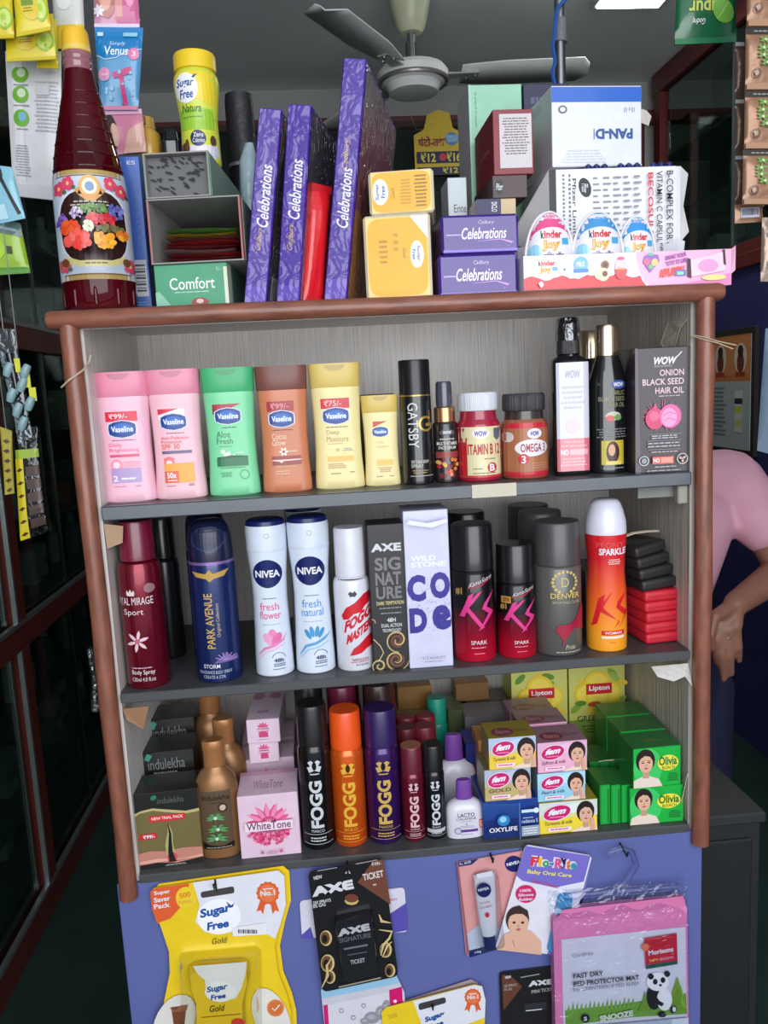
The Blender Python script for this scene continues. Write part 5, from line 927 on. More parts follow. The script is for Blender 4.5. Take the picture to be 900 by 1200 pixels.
# ================================================================ third shelf
# --- black and olive hair cartons
OLV = (114, 102, 60)
def hbox(label, xl, xr, yt, Y, front):
    b = cart('hair_oil_carton', label, 'box', xl, xr, yt, S3, Y, .052, (24, 24, 24) if not front else OLV, rz=3, coat=.3, group='black and olive hair oil cartons')
    p = b.top(); p.rect(0, 0, 1, 1, (26, 26, 27))
    p = b.front()
    if front:
        p.poly([(0, 1), (1, 1), (1, .74), (.8, .72), (.55, .76), (.3, .80), (.12, .78), (0, .74)], (22, 22, 23)); p.poly([(0, .74), (.12, .78), (.3, .80), (.55, .76), (.8, .72), (1, .74), (1, .70), (.8, .685), (.5, .73), (.3, .77), (.1, .75), (0, .70)], (190, 176, 120)); p.text('indulekha', .38, .85, .78, .93, (90, 92, 88)); p.ell(.33, .94, .05, .03, (40, 120, 90), rot=.6)
        p.rect(.23, .615, .78, .70, (206, 40, 48)); p.text('NEW TRIAL PACK', .27, .64, .75, .68, (246, 220, 216), bold=.02); p.rect(.06, .39, .33, .47, (196, 40, 48)); p.text('₹99/-', .12, .405, .30, .455, WH, bold=.02)
        p.poly([(0, 0), (1, 0), (1, .22), (.7, .235), (.45, .21), (.2, .235), (0, .21)], (196, 130, 116)); p.poly([(0, .10), (.3, .12), (.7, .09), (1, .12), (1, .09), (0, .07)], (226, 170, 150))
        p.stroke([(.52, .12), (.50, .3), (.53, .45), (.52, .56)], [.14, .12, .08, .02], (176, 168, 110)); p.ell(.53, .12, .08, .07, (206, 80, 90)); p.stroke([(.53, .07), (.51, .2), (.52, .34), (.53, .44), (.51, .58)], [.10, .07, .05, .035, .008], (24, 18, 18)); p.poly([(.46, .06), (.53, .13), (.60, .06)], (24, 18, 18))
        p.poly([(0, 0), (1, 0), (1, .085), (.6, .04), (.3, .07), (0, .055)], (22, 20, 20)); p.lines(.4, .012, .75, .035, 2, (190, 186, 176))
    else:
        p.poly([(0, 0), (1, 0), (1, .62), (.6, .60), (.3, .66), (0, .64)], OLV); p.poly([(0, .64), (.3, .66), (.6, .60), (1, .62), (1, .65), (.6, .635), (.3, .70), (0, .675)], (200, 190, 130)); p.text('indulekha', .22, .80, .84, .92, (120, 122, 122)); p.lines(.3, .74, .7, .78, 1, (150, 150, 146)); p.poly([(.16, .92), (.22, .99), (.3, .96), (.24, .9)], (60, 150, 130))
    return b
hbox('olive and black hair oil carton with red trial flash, front one', 158, 235, 928, .028, True)
hbox('black topped hair oil carton in the second row behind the trial pack', 162, 231, 880, .094, False)
hbox('black topped hair oil carton at the back behind the trial pack', 170, 232, 842, .158, False)
# --- bronze bottles
IB = [(0, .90, 2.4), (.01, .97, 2.4), (.35, 1.0, 2.3), (.58, .98, 2.2), (.66, .92, 2.1), (.73, .70, 2), (.765, .48, 2), (.78, .46, 2)]
M_br = mat((150, 108, 70), .35, metal=.45); M_brc = mat((170, 116, 70), .38, metal=.35)
ib = Bot('shampoo_bottle', 'bronze shampoo bottle with leafy brown label, front one', 'bottle', 229, 280, 866, S3, .052, [('body', IB, M_br), ('cap', [(.775, .47), (.78, .50), (.90, .49), (.93, .52), (.985, .52), (1, .47)], M_brc)], dr=.72, rz=2, group='bronze shampoo bottles', n=40)
p = ib.on(); p.rect(.14, .10, .84, .60, (92, 74, 56)); p.text('indulekha', .18, .52, .80, .57, (30, 24, 22), bold=.01); p.lines(.26, .495, .74, .508, 1, (40, 34, 30)); p.ring(.64, .455, .11, .03, (60, 40, 34)); p.circ(.64, .455, .07, (206, 176, 160)); p.stroke([(.45, .13), (.48, .25), (.46, .42)], .02, (60, 110, 60))
for (u, v, s) in ((.46, .37, 1), (.50, .27, 1.1), (.46, .19, 1.2)):
    for a in (.2, 1.0, 2.2, 2.95, -.3, 3.4): p.stroke([(u, v), (u+.11*s*cos(a), v+.035*s*sin(a)), (u+.22*s*cos(a), v+.05*s*sin(a)-.01)], [.02, .07, .005], (90, 150, 90))
    p.circ(u, v, .04, (206, 220, 206))
p.poly([(.14, .10), (.84, .10), (.84, .15), (.6, .12), (.3, .13), (.14, .16)], (26, 22, 20)); p.lines(.2, .105, .8, .12, 1, (170, 160, 140))
flush()
q = at(268, 930, .105); dup(ib.root, (q.x, .105, S3), label='bronze shampoo bottle second in line behind the front one', skip=('front_print',))
t = dup(ib.root, (at(252, 880, .175).x-.002, .175, S3), label='bronze shampoo bottle at the back, tallest capped of the three', skip=('front_print',)); t.scale = (1.1, 1.1, 1.14)
# --- pink face cream cartons
def wt(label, xl, xr, yt, Y, d, z0=S3):
    b = cart('face_cream_carton', label, 'box', xl, xr, yt, z0, Y, d, (226, 196, 216), rz=1, group='pink face cream cartons')
    p = b.front(); p.petals(.5, .52, .36, 15, .045, (222, 90, 140), inner=.2); p.petals(.5, .52, .40, 13, .03, (236, 140, 176), a0=.2, inner=.4)
    for k in range(60): a = rr.uniform(3.3, 6.1); d_ = rr.uniform(.2, .38); p.ell(.5+d_*cos(a), .52+d_*.95*sin(a)*b.W/b.H, .03, .02, rr.choice([(222, 70, 120), (232, 110, 150), (206, 50, 110)]), n=6)
    p.rect(.10, .46, .90, .60, (238, 216, 230)); p.text('WhiteTone', .13, .48, .86, .60, (110, 56, 90), bold=.012); p.lines(.28, .425, .72, .455, 1, (150, 100, 130)); p.circ(.36, .11, .025, (190, 90, 140)); p.circ(.67, .11, .03, (222, 90, 150)); p.lines(.42, .07, .62, .13, 3, (200, 120, 160))
    p = b.top(); p.text('WhiteTone', .25, .25, .75, .6, (170, 120, 150)); p.rect(0, .85, 1, 1, (206, 160, 186))
    return b
w1 = wt('pink face cream carton with flower burst, front one', 280, 351, 931, .028, .065)
w2 = wt('pink face cream carton behind the front one, under small cartons', 284, 347, 889, .125, .05)
w3 = wt('pink face cream carton at the back against the panel', 286, 347, 866, .20, .06)
z2 = S3+w2.H+.0005
s1 = cart('small_cream_carton', 'small pink cream carton lying lengthwise, lower of the two', 'box', 292, 327, 868, z2, .112, .075, (228, 204, 220), rz=2, group='small pink cream cartons'); p = s1.front(); p.petals(.5, .58, .22, 12, .03, (222, 90, 140)); p.rect(.28, .48, .72, .62, (230, 200, 216)); p.rect(.38, .2, .64, .42, (206, 70, 120)); p.lines(.3, .5, .7, .62, 1, (120, 60, 90))
z3 = z2+s1.H+.0005
s2 = cart('small_cream_carton', 'small pink cream carton lying on top of the other small one', 'box', 289, 328, 843, z3, .104, .105, (228, 204, 222), rz=-2, group='small pink cream cartons'); p = s2.front(); p.petals(.5, .62, .20, 12, .03, (222, 90, 140)); p.rect(.3, .52, .7, .66, (232, 204, 220)); p.rect(.36, .24, .64, .46, (206, 70, 120)); p.lines(.3, .55, .7, .66, 1, (120, 60, 90)); p.lines(.3, .12, .7, .18, 1, (190, 120, 150))
p = s2.top(); p.ell(.2, .8, .2, .12, (206, 130, 170)); p.ell(.75, .8, .2, .1, (206, 130, 170)); p.text('IGII', .3, .2, .6, .3, (120, 100, 116))
# --- scented spray cans
def fogg(label, xl, xr, yt, Y, bc, cc, tc_, word, metal=.35, small=False, band=None):
    b = can('body_spray_can', label, xl, xr, yt, S3, Y, mat(bc, .25, metal=metal, coat=.4), mat(cc, .35, coat=.15), .73, .94, .05, group='tall perfume spray cans' if not small else 'pocket perfume spray cans')
    p = b.on(); p.text('FOGG', .30, .16, .70, .495, tc_, rot=90, bold=.04)
    p.poly([(.34, .555), (.5, .57), (.66, .555), (.72, .59), (.62, .60), (.70, .625), (.60, .64), (.5, .625), (.40, .64), (.30, .625), (.38, .60), (.28, .59)], tc_); p.ell(.5, .60, .07, .03, tuple(int(v*.3) for v in bc), n=10); p.rect(.36, .54, .64, .548, tc_)
    p.text(word, .30, .13, .70, .15, tc_); p.rect(.08, .115, .92, .118, tc_); p.lines(.2, .06, .8, .1, 2, tc_); p.rect(.06, .045, .94, .048, tc_)
    if band: p.rect(.08, .08, .92, .12, band)
    return b
f1 = fogg('black perfume spray can with silver vertical lettering', 350, 388, 823, .052, (20, 20, 23), (22, 22, 24), (206, 208, 214), 'MARCO')
f2 = fogg('orange perfume spray can with gold vertical lettering', 388, 427, 830, .052, (232, 96, 24), (236, 84, 20), (226, 176, 60), 'BOLD', .45)
f3 = fogg('purple perfume spray can with gold vertical lettering', 428, 468, 828, .052, (58, 24, 96), (44, 22, 84), (206, 170, 90), 'PARADISE', .45)
flush()
def behind(src, x, y, Y, lab, sc=1.0, capc=None):
    q = at(x, y, Y); t = dup(src.root, (q.x, Y, S3), label=lab, skip=('front_print',)); t.scale = (1, 1, sc)
    if capc:
        for c in kids(t):
            if c.name.startswith('cap') or (capc and c.name.startswith('body')):
                c.data = c.data.copy(); c.data.materials[0] = mat(capc, .35, coat=.15)
    return t
behind(f1, 367, 900, .112, 'black perfume can standing behind the silver lettered one')
behind(f2, 405, 900, .112, 'magenta capped perfume can behind the orange one', 1.03, (110, 20, 56))
behind(f3, 447, 900, .112, 'brown capped perfume can behind the purple one', 1.03, (60, 34, 34))
behind(f2, 408, 870, .172, 'dark red perfume can at the back behind the orange one', 1.04, (90, 20, 36))
behind(f3, 449, 870, .172, 'maroon perfume can at the back behind the purple one', 1.04, (110, 24, 40))
m1 = fogg('pocket size dark red perfume spray with copper rim', 470, 497, 873, .045, (112, 20, 44), (100, 24, 44), (226, 180, 190), 'INTENSE', .4, True)
loft('rim', [(m1.H*.992, m1.W*.44, m1.W*.44, 2), (m1.H*1.004, m1.W*.44, m1.W*.44, 2), (m1.H*1.006, m1.W*.36, m1.W*.36, 2)], mat((206, 130, 100), .3, metal=.6), m1.root)
m2 = fogg('pocket size black perfume spray with silver band', 496, 521, 871, .045, (22, 22, 25), (22, 22, 25), (206, 206, 212), 'BLACK', .3, True, (190, 190, 196))
flush()
for (x, Y, lab, c) in ((478, .09, 'pocket perfume with dark red cap behind the copper rimmed one', (92, 26, 36)), (499, .09, 'pocket perfume with red cap behind the black one', (112, 28, 40)), (477, .125, 'pocket perfume with red cap, rear left of the small group', (124, 30, 42)), (500, .125, 'pocket perfume with red cap, rear right of the small group', (120, 30, 42))):
    q = at(x, 905 if Y < .1 else 880, Y); t = dup(m1.root, (q.x, Y, S3), label=lab, skip=('front_print', 'rim'))
    for ch in kids(t):
        if ch.name.startswith('cap'): ch.data = ch.data.copy(); ch.data.materials[0] = mat(c, .4)
q = at(514, 880, .16); t = dup(m1.root, (q.x, .162, S3), label='pocket spray with teal green cap behind the red capped ones', skip=('front_print', 'rim')); t.scale = (1, 1, 1.08)
for ch in kids(t): ch.data = ch.data.copy(); ch.data.materials[0] = mat((24, 140, 116), .4)
# --- white lotion with purple caps
la = Bot('calamine_bottle', 'white calamine lotion bottle with purple cap, front one', 'bottle', 522, 566, 913, S3, .04, [('body', [(0, .93, 3), (.012, .99, 3), (.35, 1, 3), (.50, .98, 2.8), (.58, .88, 2.5), (.635, .62, 2.2), (.66, .40, 2)], mat((216, 214, 226), .3, coat=.3)), ('cap', [(.655, .42), (.66, .44), (.97, .40), (1, .36)], mat((112, 60, 150), .4))], dr=.55, n=40, group='purple capped calamine bottles')
p = la.on(); p.text('LACTO', .28, .40, .72, .47, (60, 60, 76), bold=.01); p.text('CALAMINE', .24, .345, .76, .39, (90, 90, 106)); p.lines(.3, .31, .7, .325, 1, (130, 130, 146)); p.ell(.5, .27, .02, .01, (70, 70, 90)); p.lines(.26, .20, .74, .25, 2, (170, 170, 190)); p.circ(.27, .155, .085, (200, 196, 214)); p.ring(.27, .155, .09, .014, (100, 60, 140)); p.rect(.34, .13, .80, .175, (100, 56, 140)); p.rect(.84, .17, .94, .33, (226, 90, 60)); p.text('SPF', .86, .19, .92, .31, WH, rot=90, bold=.02); p.lines(.28, .08, .72, .1, 1, (150, 150, 170))
flush()
q = at(534, 900, .095); t = dup(la.root, (q.x-.002, .095, S3), label='taller white calamine lotion bottle behind the front one', skip=('front_print',)); t.scale = (1.2, 1.1, 1.42)
# --- bleach and fem cartons
ox = cart('bleach_carton', 'blue facial bleach carton with dotted pattern at the shelf front', 'box', 566, 632, 938, S3, .022, .09, (24, 60, 140), rz=1, coat=.2)
p = ox.front(); p.rect(0, 0, .62, .5, (16, 40, 108))
for i in range(16):
    for j in range(6): p.ell(.02+i*.038, .95-j*.06, .008*(1-j*.1), .016*(1-j*.1), (90, 160, 214), n=6)
p.ell(.34, .56, .11, .15, (40, 130, 200)); p.ell(.33, .59, .06, .08, (150, 206, 236)); p.text('OXYLIFE', .08, .26, .58, .38, WH, bold=.02); p.rect(.62, 0, .63, 1, (120, 150, 200)); p.rect(.66, .72, .96, .80, (210, 226, 240)); p.circ(.92, .76, .05, (226, 236, 246)); p.text('radiance 5', .66, .44, .94, .54, (226, 232, 244)); p.lines(.66, .56, .88, .60, 1, (200, 210, 230)); p.rect(.65, .08, .97, .36, (150, 160, 180)); p.lines(.67, .12, .95, .32, 3, (226, 230, 240))
def fem(label, xl, xr, yt, z0, Y, d, base, c2, word, sub=(222, 40, 130), rz=0):
    b = cart('facial_kit_carton', label, 'box', xl, xr, yt, z0, Y, d, base, rz=rz, coat=.3, group='facial bleach cartons with portrait')
    p = b.front(); p.rect(0, .5, 1, 1, c2); p.poly([(0, .62), (.4, .55), (.7, .66), (.7, .5), (0, .45)], tuple((a+c)//2 for a, c in zip(base, c2))); p.ell(.62, .78, .2, .16, tuple(min(255, v+14) for v in c2)); p.woman(.80, .30, .60)
    p.ell(.30, .68, .25, .25, WH, rot=.2); p.ell(.30, .68, .235, .225, (206, 24, 110), rot=.2); p.slant('fem', (.14, .60), (.30, .05), (.03, .20), WH, bold=.05, shear=.2); p.lines(.16, .53, .44, .57, 1, (246, 206, 226)); p.slant(word, (.08, .29), (.48, .02), (.01, .11), (90, 70, 60)); p.rect(.14, .10, .54, .22, (246, 226, 236)); p.lines(.17, .12, .5, .2, 1, sub)
    p = b.top(); p.rect(0, 0, 1, 1, tuple(int(v*.62) for v in base)); p.ell(.35, .35, .24, .25, (130, 50, 76)); p.text('fem', .2, .22, .5, .5, (176, 120, 130), bold=.03); p.text('fem', .6, .3, .9, .55, (120, 84, 76))  # shade of the upper face painted in by darkening the base colour
    p = b.left(); p.rect(0, 0, 1, 1, tuple(int(v*.72) for v in base))  # side face shade put into a darkened base colour
    return b
YL = (236, 204, 60)
z = S3+ox.H+.0006
fa = fem('silver grey facial kit carton with gold tint on the blue one', 568, 622, 901, z, .022, .05, (196, 176, 120), (176, 186, 206), 'GOLD', rz=0)
z += fa.H+.0006
fb = fem('yellow facial kit carton, topmost of the left portrait stack', 573, 628, 864, z, .020, .05, (240, 206, 70), (176, 196, 226), 'Turmeric & milk', rz=-1)
fc = fem('wide yellow facial kit carton at the shelf front', 632, 700, 939, S3, .020, .06, (240, 214, 60), (214, 220, 214), 'Turmeric & milk')
z = S3+fc.H+.0006
fd = fem('pale blue facial kit carton in the middle of the stack', 630, 686, 905, z, .022, .055, (150, 206, 232), (176, 216, 236), 'Pearl & milk')
z += fd.H+.0006
fe = fem('pink facial kit carton, topmost above the pale blue one', 630, 688, 869, z, .022, .05, (240, 176, 206), (226, 176, 206), 'Saffron & milk')
flush()
zt = z+fe.H
# support columns behind carry two more pink cartons
for k, (x, yt, Y, lab) in enumerate(((640, 847, .078, 'pink facial kit carton behind the topmost one'), (627, 831, .140, 'pink facial kit carton furthest back in its column'))):
    a = cart('facial_kit_carton', lab.replace('pink', 'mauve')+', lower part of the column', 'box', x-30, x+28, yt+36, S3, Y, .05, (150, 110, 130)); 
    t = dup(fe.root, (a.root.location.x, Y-.012, S3+a.H+.0008), label=lab, skip=('front_print',))
for k, (x, yt, Y) in enumerate(((592, 866, .082),)):
    a = cart('facial_kit_carton', 'orange edged facial kit carton behind the yellow topmost one', 'box', x-30, x+20, yt, S3, Y, .05, (196, 130, 60)); p = a.front(); p.rect(.05, .5, .95, .95, (150, 110, 80))
    a.left().rect(0, .2, .9, .8, (206, 120, 40))
# --- green tea cartons at the back
def tea(label, xl, xr, yt):
    b = cart('tea_carton', label, 'box', xl, xr, yt-22, S3, .215, .055, (190, 200, 90), group='green tea cartons'); H0 = fit(xl, xr, yt, S3, .201)[2]; p = b.front(); p.H = H0; p.rect(0, .9, 1, b.H/H0, (206, 206, 110))
    p.rect(0, 0, 1, .45, (120, 150, 60)); p.rect(0, .45, 1, 1, (206, 206, 110))
    for k in range(16): p.ell(rr.uniform(.05, .95), rr.uniform(.5, .97), .12, .035, rr.choice([(130, 170, 60), (160, 190, 80), (236, 200, 60), (96, 146, 50)]), n=9, rot=rr.uniform(-1, 1))
    for (u, v, r_) in ((.5, .84, .24), (.30, .74, .2), (.72, .74, .2), (.5, .70, .22)): p.circ(u, v, r_, (240, 206, 50)); p.circ(u, v, r_*.8, (246, 222, 90))
    p.ell(.45, .62, .12, .03, (190, 90, 40)); p.ell(.58, .60, .08, .025, (206, 110, 50)); p.ell(.2, .64, .1, .03, (90, 140, 50)); p.rect(.30, .73, .76, .845, (196, 24, 34)); p.rect(.32, .738, .74, .837, (206, 30, 40)); p.text('Lipton', .35, .755, .72, .825, WH, bold=.03); p.text('GREEN TEA', .14, .44, .86, .50, (40, 70, 40)); p.lines(.2, .3, .8, .4, 3, (70, 100, 50))
    return b
tea('green tea carton with lemon print, left of the two at the back', 600, 665, 790)
tea('green tea carton with lemon print, right of the two at the back', 667, 732, 784)
# --- bright green cartons with portrait
GR = (20, 176, 62)
def oli(label, xl, xr, yt, z0, Y, d, rz=0):
    b = cart('bleach_carton', label, 'box', xl, xr, yt, z0, Y, d, GR, rz=rz, coat=.3, group='bright green bleach cartons'); p = b.front()
    p.ell(.30, .5, .30, .5, (60, 200, 100)); p.woman(.26, .40, .52, hand=False, top=(232, 216, 200)); p.ell(.72, .60, .22, .2, (236, 226, 70)); p.text('Olivia', .53, .54, .91, .76, (30, 110, 40), bold=.03); p.text('BLEACH', .60, .44, .86, .52, (60, 90, 30), bold=.01); p.lines(.72, .12, .95, .34, 4, (40, 110, 50))
    p = b.top(); p.rect(0, 0, 1, 1, (30, 112, 52)); p.text('Olivia', .35, .35, .7, .6, (110, 130, 50)); p.rect(0, 0, 1, .03, (70, 150, 80))  # top painted a darker green to carry its shade
    b.left().rect(0, 0, 1, 1, (22, 120, 50))  # darker green holds the shade of the left side
    return b
oa = oli('bright green portrait carton, lower one at the shelf front', 738, 801, 922, S3, .022, .048)
ob = oli('bright green portrait carton stacked on the lower one', 742, 798, 876, S3+oa.H+.0006, .021, .048, 1)
flush()
for k, (x, yt, Y, lab) in enumerate(((757, 857, .060, 'green portrait carton second in line at the right'), (741, 842, .112, 'green portrait carton furthest back at the right'))):
    X, W, H = fit(x-28, x+27, yt, S3, Y)
    b_ = Box('bleach_carton', lab+', lower one', 'box', ob.W, oa.H, .047, (min(X, XR-.005-ob.W/2), Y, S3), (22, 130, 54))
    t = dup(ob.root, (b_.root.location.x, Y, S3+oa.H+.0006), (0, 0, 0), lab, skip=('front_print',))
# slim green cartons held by a rubber band
xs = [(703, 715.5), (716, 727.5), (728, 739)]
slim = None
for k, (a, c) in enumerate(xs):
    b = cart('slim_carton', 'slim upright green carton in the banded bundle, %s' % ('left one', 'middle one', 'right one')[k], 'box', a, c, 920, S3, .03, .05, (18, 150, 56), rz=1, coat=.2, group='slim green cartons in a bundle'); p = b.front(); p.rect(.12, .02, .88, .98, (24, 166, 64)); p.rect(.7, .04, .86, .9, (16, 120, 46)); b.top().rect(0, 0, 1, 1, (24, 110, 50)); b.left().rect(0, 0, 1, 1, (22, 120, 50)); slim = b  # darker green on top and left side is painted shade
b0 = thing('rubber_band', 'pale rubber band around the slim green cartons', 'rubber band', (at(721, 945, .06).x, .083, S3+slim.H*1.0))
tube('loop', [(-.0205, -.002, -.004), (-.0195, -.001, .0012), (-.005, 0, .0022), (.012, .001, .0018), (.0195, .001, .0012), (.0205, .0005, -.004)], .001, mat((200, 206, 170), .5), b0, 6)
for k in range(3):
    x = 697+k*12; b = cart('slim_carton', 'slim upright green carton of the rear bundle, %s' % ('left one', 'middle one', 'right one')[k], 'box', x-6, x+5.5, 893, S3, .094, .055, (22, 120, 52), group='slim green cartons in a rear bundle'); b.top().rect(.05, 0, .95, 1, (24, 104, 48))  # shade on the rear tops painted as a darker green
# --- dark cartons at the back in the middle
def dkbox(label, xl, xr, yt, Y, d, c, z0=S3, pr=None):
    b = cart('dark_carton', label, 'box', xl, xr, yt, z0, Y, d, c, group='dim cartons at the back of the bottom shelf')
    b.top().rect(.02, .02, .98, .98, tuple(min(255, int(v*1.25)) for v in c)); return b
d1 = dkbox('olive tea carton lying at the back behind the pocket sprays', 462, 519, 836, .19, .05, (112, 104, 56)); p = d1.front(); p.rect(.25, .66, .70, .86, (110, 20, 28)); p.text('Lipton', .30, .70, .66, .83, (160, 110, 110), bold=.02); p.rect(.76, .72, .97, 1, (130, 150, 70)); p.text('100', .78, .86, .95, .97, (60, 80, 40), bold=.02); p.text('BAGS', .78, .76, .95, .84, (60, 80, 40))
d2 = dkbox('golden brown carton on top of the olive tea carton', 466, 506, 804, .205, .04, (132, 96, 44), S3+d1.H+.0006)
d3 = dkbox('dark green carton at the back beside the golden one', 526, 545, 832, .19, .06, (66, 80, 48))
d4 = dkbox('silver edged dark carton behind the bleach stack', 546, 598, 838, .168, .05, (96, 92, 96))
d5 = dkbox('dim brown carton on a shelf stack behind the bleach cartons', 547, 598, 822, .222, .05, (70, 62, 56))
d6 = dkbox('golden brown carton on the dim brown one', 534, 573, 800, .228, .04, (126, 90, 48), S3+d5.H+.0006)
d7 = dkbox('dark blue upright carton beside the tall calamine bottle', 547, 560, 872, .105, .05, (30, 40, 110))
flush()
ROWDY = 0.0
# ================================================================ packs hanging on the lavender panel
def card(name, label, cat, pts, Y, th, m, group=None, tilt=0):
    """flat hanging pack: outline given as photo points on the plane Y; root at its lowest point"""
    P = [at(x, y, Y) for x, y in pts]; cx = sum(p.x for p in P)/len(P); zb = min(p.z for p in P)
    t = thing(name, label, cat, (cx, Y, zb), group=group)
    n = len(P); V = [(p.x-cx, 0, p.z-zb) for p in P]+[(p.x-cx, th, p.z-zb) for p in P]
    Fc = [tuple(range(n-1, -1, -1)), tuple(range(n, 2*n))]+[(i, (i+1) % n, n+(i+1) % n, n+i) for i in range(n)]
    o = mobj('card', V, Fc, m, t, 0)
    return t, cx, zb
class PP(Pr):
    """print whose shapes are measured as photo points on the plane of the card"""
    def __init__(s, t, cx, zb, Y, dy=0.0, name='front_print', **k):
        super().__init__(1, 1, lambda x, z, o: (x+.5-.5, -dy-o, z), t, name, **k); s.c = (cx, zb, Y-dy)
    def uv(s, x, y): p = at(x, y, s.c[2]); return (p.x-s.c[0]+.5, p.z-s.c[1])
    def P(s, pts, col): return s.poly([s.uv(*q) for q in pts], col)
    def C(s, x, y, rx, ry, col, n=22, rot=0): return s.P([(x+rx*cos(a)*cos(rot)-ry*sin(a)*sin(rot), y+rx*cos(a)*sin(rot)+ry*sin(a)*cos(rot)) for a in [2*pi*i/n for i in range(n)]], col)
    def T(s, t, bl, br, h, col, **k):
        a, b = s.uv(*bl), s.uv(*br); dx, dz = b[0]-a[0], b[1]-a[1]; l = sqrt(dx*dx+dz*dz); hh = h*.001
        return s.slant(t, a, (dx, dz), (-dz/l*hh, dx/l*hh), col, **k)
    def S(s, pts, wd, col): return s.stroke([s.uv(*q) for q in pts], wd*.001 if not isinstance(wd, list) else [q*.001 for q in wd], col)
def rr_outline(pts, r=8, n=4):
    out = []; N = len(pts)
    for i in range(N):
        p, a, b = Vector(pts[i]), Vector(pts[i-1]), Vector(pts[(i+1) % N]); u = (a-p).normalized(); v = (b-p).normalized()
        for k in range(n+1):
            t = k/n; q0 = p+u*r*(1-t)**2+v*r*t**2; out.append((q0.x, q0.y))
    return out
def hook(Y0, x, y, lab, lift=0):
    q = at(x, y, -.004); t = thing('wall_hook', lab, 'hook', (q.x, -.0025, q.z), group='hooks on the lavender panel')
    tube('wire', [(0, 0, .004), (0, -.006, .003), (0, -(abs(Y0)+.006), 0), (0, -(abs(Y0)+.010), .008)], .0012, mat((40, 40, 44), .35, metal=.7), t, 8)
    return t
WHC = (226, 226, 236)
def ribbon(p, x, y, s):
    c = (222, 96, 50)
    p.P([(x-9*s, y+8*s), (x-3*s, y+12*s), (x-6*s, y+26*s), (x-9*s, y+21*s), (x-14*s, y+23*s)], c); p.P([(x+9*s, y+8*s), (x+3*s, y+12*s), (x+6*s, y+26*s), (x+9*s, y+21*s), (x+14*s, y+23*s)], c)
    p.P([(x+(13 if k % 2 else 14.5)*s*cos(k*pi/14), y+(13 if k % 2 else 14.5)*s*sin(k*pi/14)) for k in range(28)], c); p.C(x, y, 11*s, 11*s, (232, 120, 70)); p.T('No.1', (x-9*s, y+4*s), (x+9*s, y+2*s), 8*s, WHC, bold=.03); p.S([(x-6*s, y-5*s), (x+6*s, y-6*s)], 1.5, WHC)
def sfcard(label, out, Y):
    return card('sweetener_pack', label, 'pack', out, Y, .0012, mat((238, 204, 36), .3, coat=.3), 'sweetener blister packs')
big = [(176, 1046), (180, 1041), (326, 1020), (333, 1026), (335, 1060), (328, 1085), (322, 1110), (326, 1140), (336, 1165), (341, 1185), (343, 1225), (186, 1236), (187, 1200), (194, 1165), (199, 1140), (198, 1115), (188, 1085), (178, 1062)]
sfcard('yellow sweetener pack hanging half hidden behind the larger front one', [(x+6, y-5+(3 if y > 1100 else 0)) for x, y in big], -.006)
t, cx, zb = sfcard('large yellow and white sweetener blister pack with orange corner, leftmost', big, -.012)
p = PP(t, cx, zb, -.012)
p.P([(226, 1034), (326, 1020), (333, 1026), (335, 1060), (328, 1085), (322, 1100), (300, 1086), (262, 1094), (240, 1092), (229, 1080), (234, 1060)], WHC)
p.P([(176, 1046), (180, 1041), (222, 1035), (216, 1058), (200, 1076), (184, 1082), (178, 1064)], (226, 96, 50)); p.C(218, 1052, 12, 13, (238, 206, 50)); p.T('500', (211, 1053), (224, 1050), 7, (226, 130, 40), bold=.03); p.T('Pellets', (210, 1060), (225, 1057), 5, (226, 150, 60))
for k, w_ in enumerate(('Super', 'Saver', 'Pack')): p.T(w_, (181, 1050+k*7.6), (200, 1047+k*7.6), 6.5, WHC, bold=.03)
p.P(rr_outline([(235, 1045), (274, 1038), (275, 1046), (236, 1052)], 3), (70, 66, 66)); p.S([(252, 1030), (254, 1044)], 2.4, (40, 34, 30))
ribbon(p, 314, 1046, .95)
p.C(257, 1073, 26, 21, (246, 246, 250), rot=-.1); SB = (20, 80, 160); p.T('Sugar', (236, 1078), (273, 1069), 15, SB, bold=.04, shear=.2); p.T('Free', (243, 1090), (269, 1085), 11, SB, bold=.04, shear=.2); p.P([(265, 1055), (271, 1060), (275, 1057), (273, 1062), (269, 1063)], SB)
p.P([(272, 1086), (313, 1080), (313, 1094), (273, 1096)], (232, 232, 236))
for k in range(12): p.S([(280+k*1.9, 1088), (280+k*1.9, 1092.5)], .9 if k % 3 else 1.5, BK)
p.T('Gold', (249, 1105), (267, 1103), 8, (80, 66, 30), shear=.3)
p.C(205, 1195, 22, 34, (226, 222, 216), rot=.5); p.C(318, 1190, 20, 36, (228, 224, 216), rot=-.4); p.P([(201, 1178), (219, 1176), (216, 1205), (205, 1206)], (120, 70, 46)); p.P([(199, 1178), (206, 1182), (212, 1176), (221, 1175), (219, 1182), (203, 1184)], (150, 96, 66))
p.C(323, 1179, 10, 10, (222, 130, 70)); p.C(323, 1179, 8, 8, (214, 116, 60)); p.S([(319, 1179), (322, 1182), (328, 1175)], 1.6, WHC); p.P([(320, 1197), (329, 1196), (329, 1206), (321, 1207)], WHC); p.P([(322, 1199), (327, 1198), (327, 1204), (322, 1205)], (40, 140, 60))
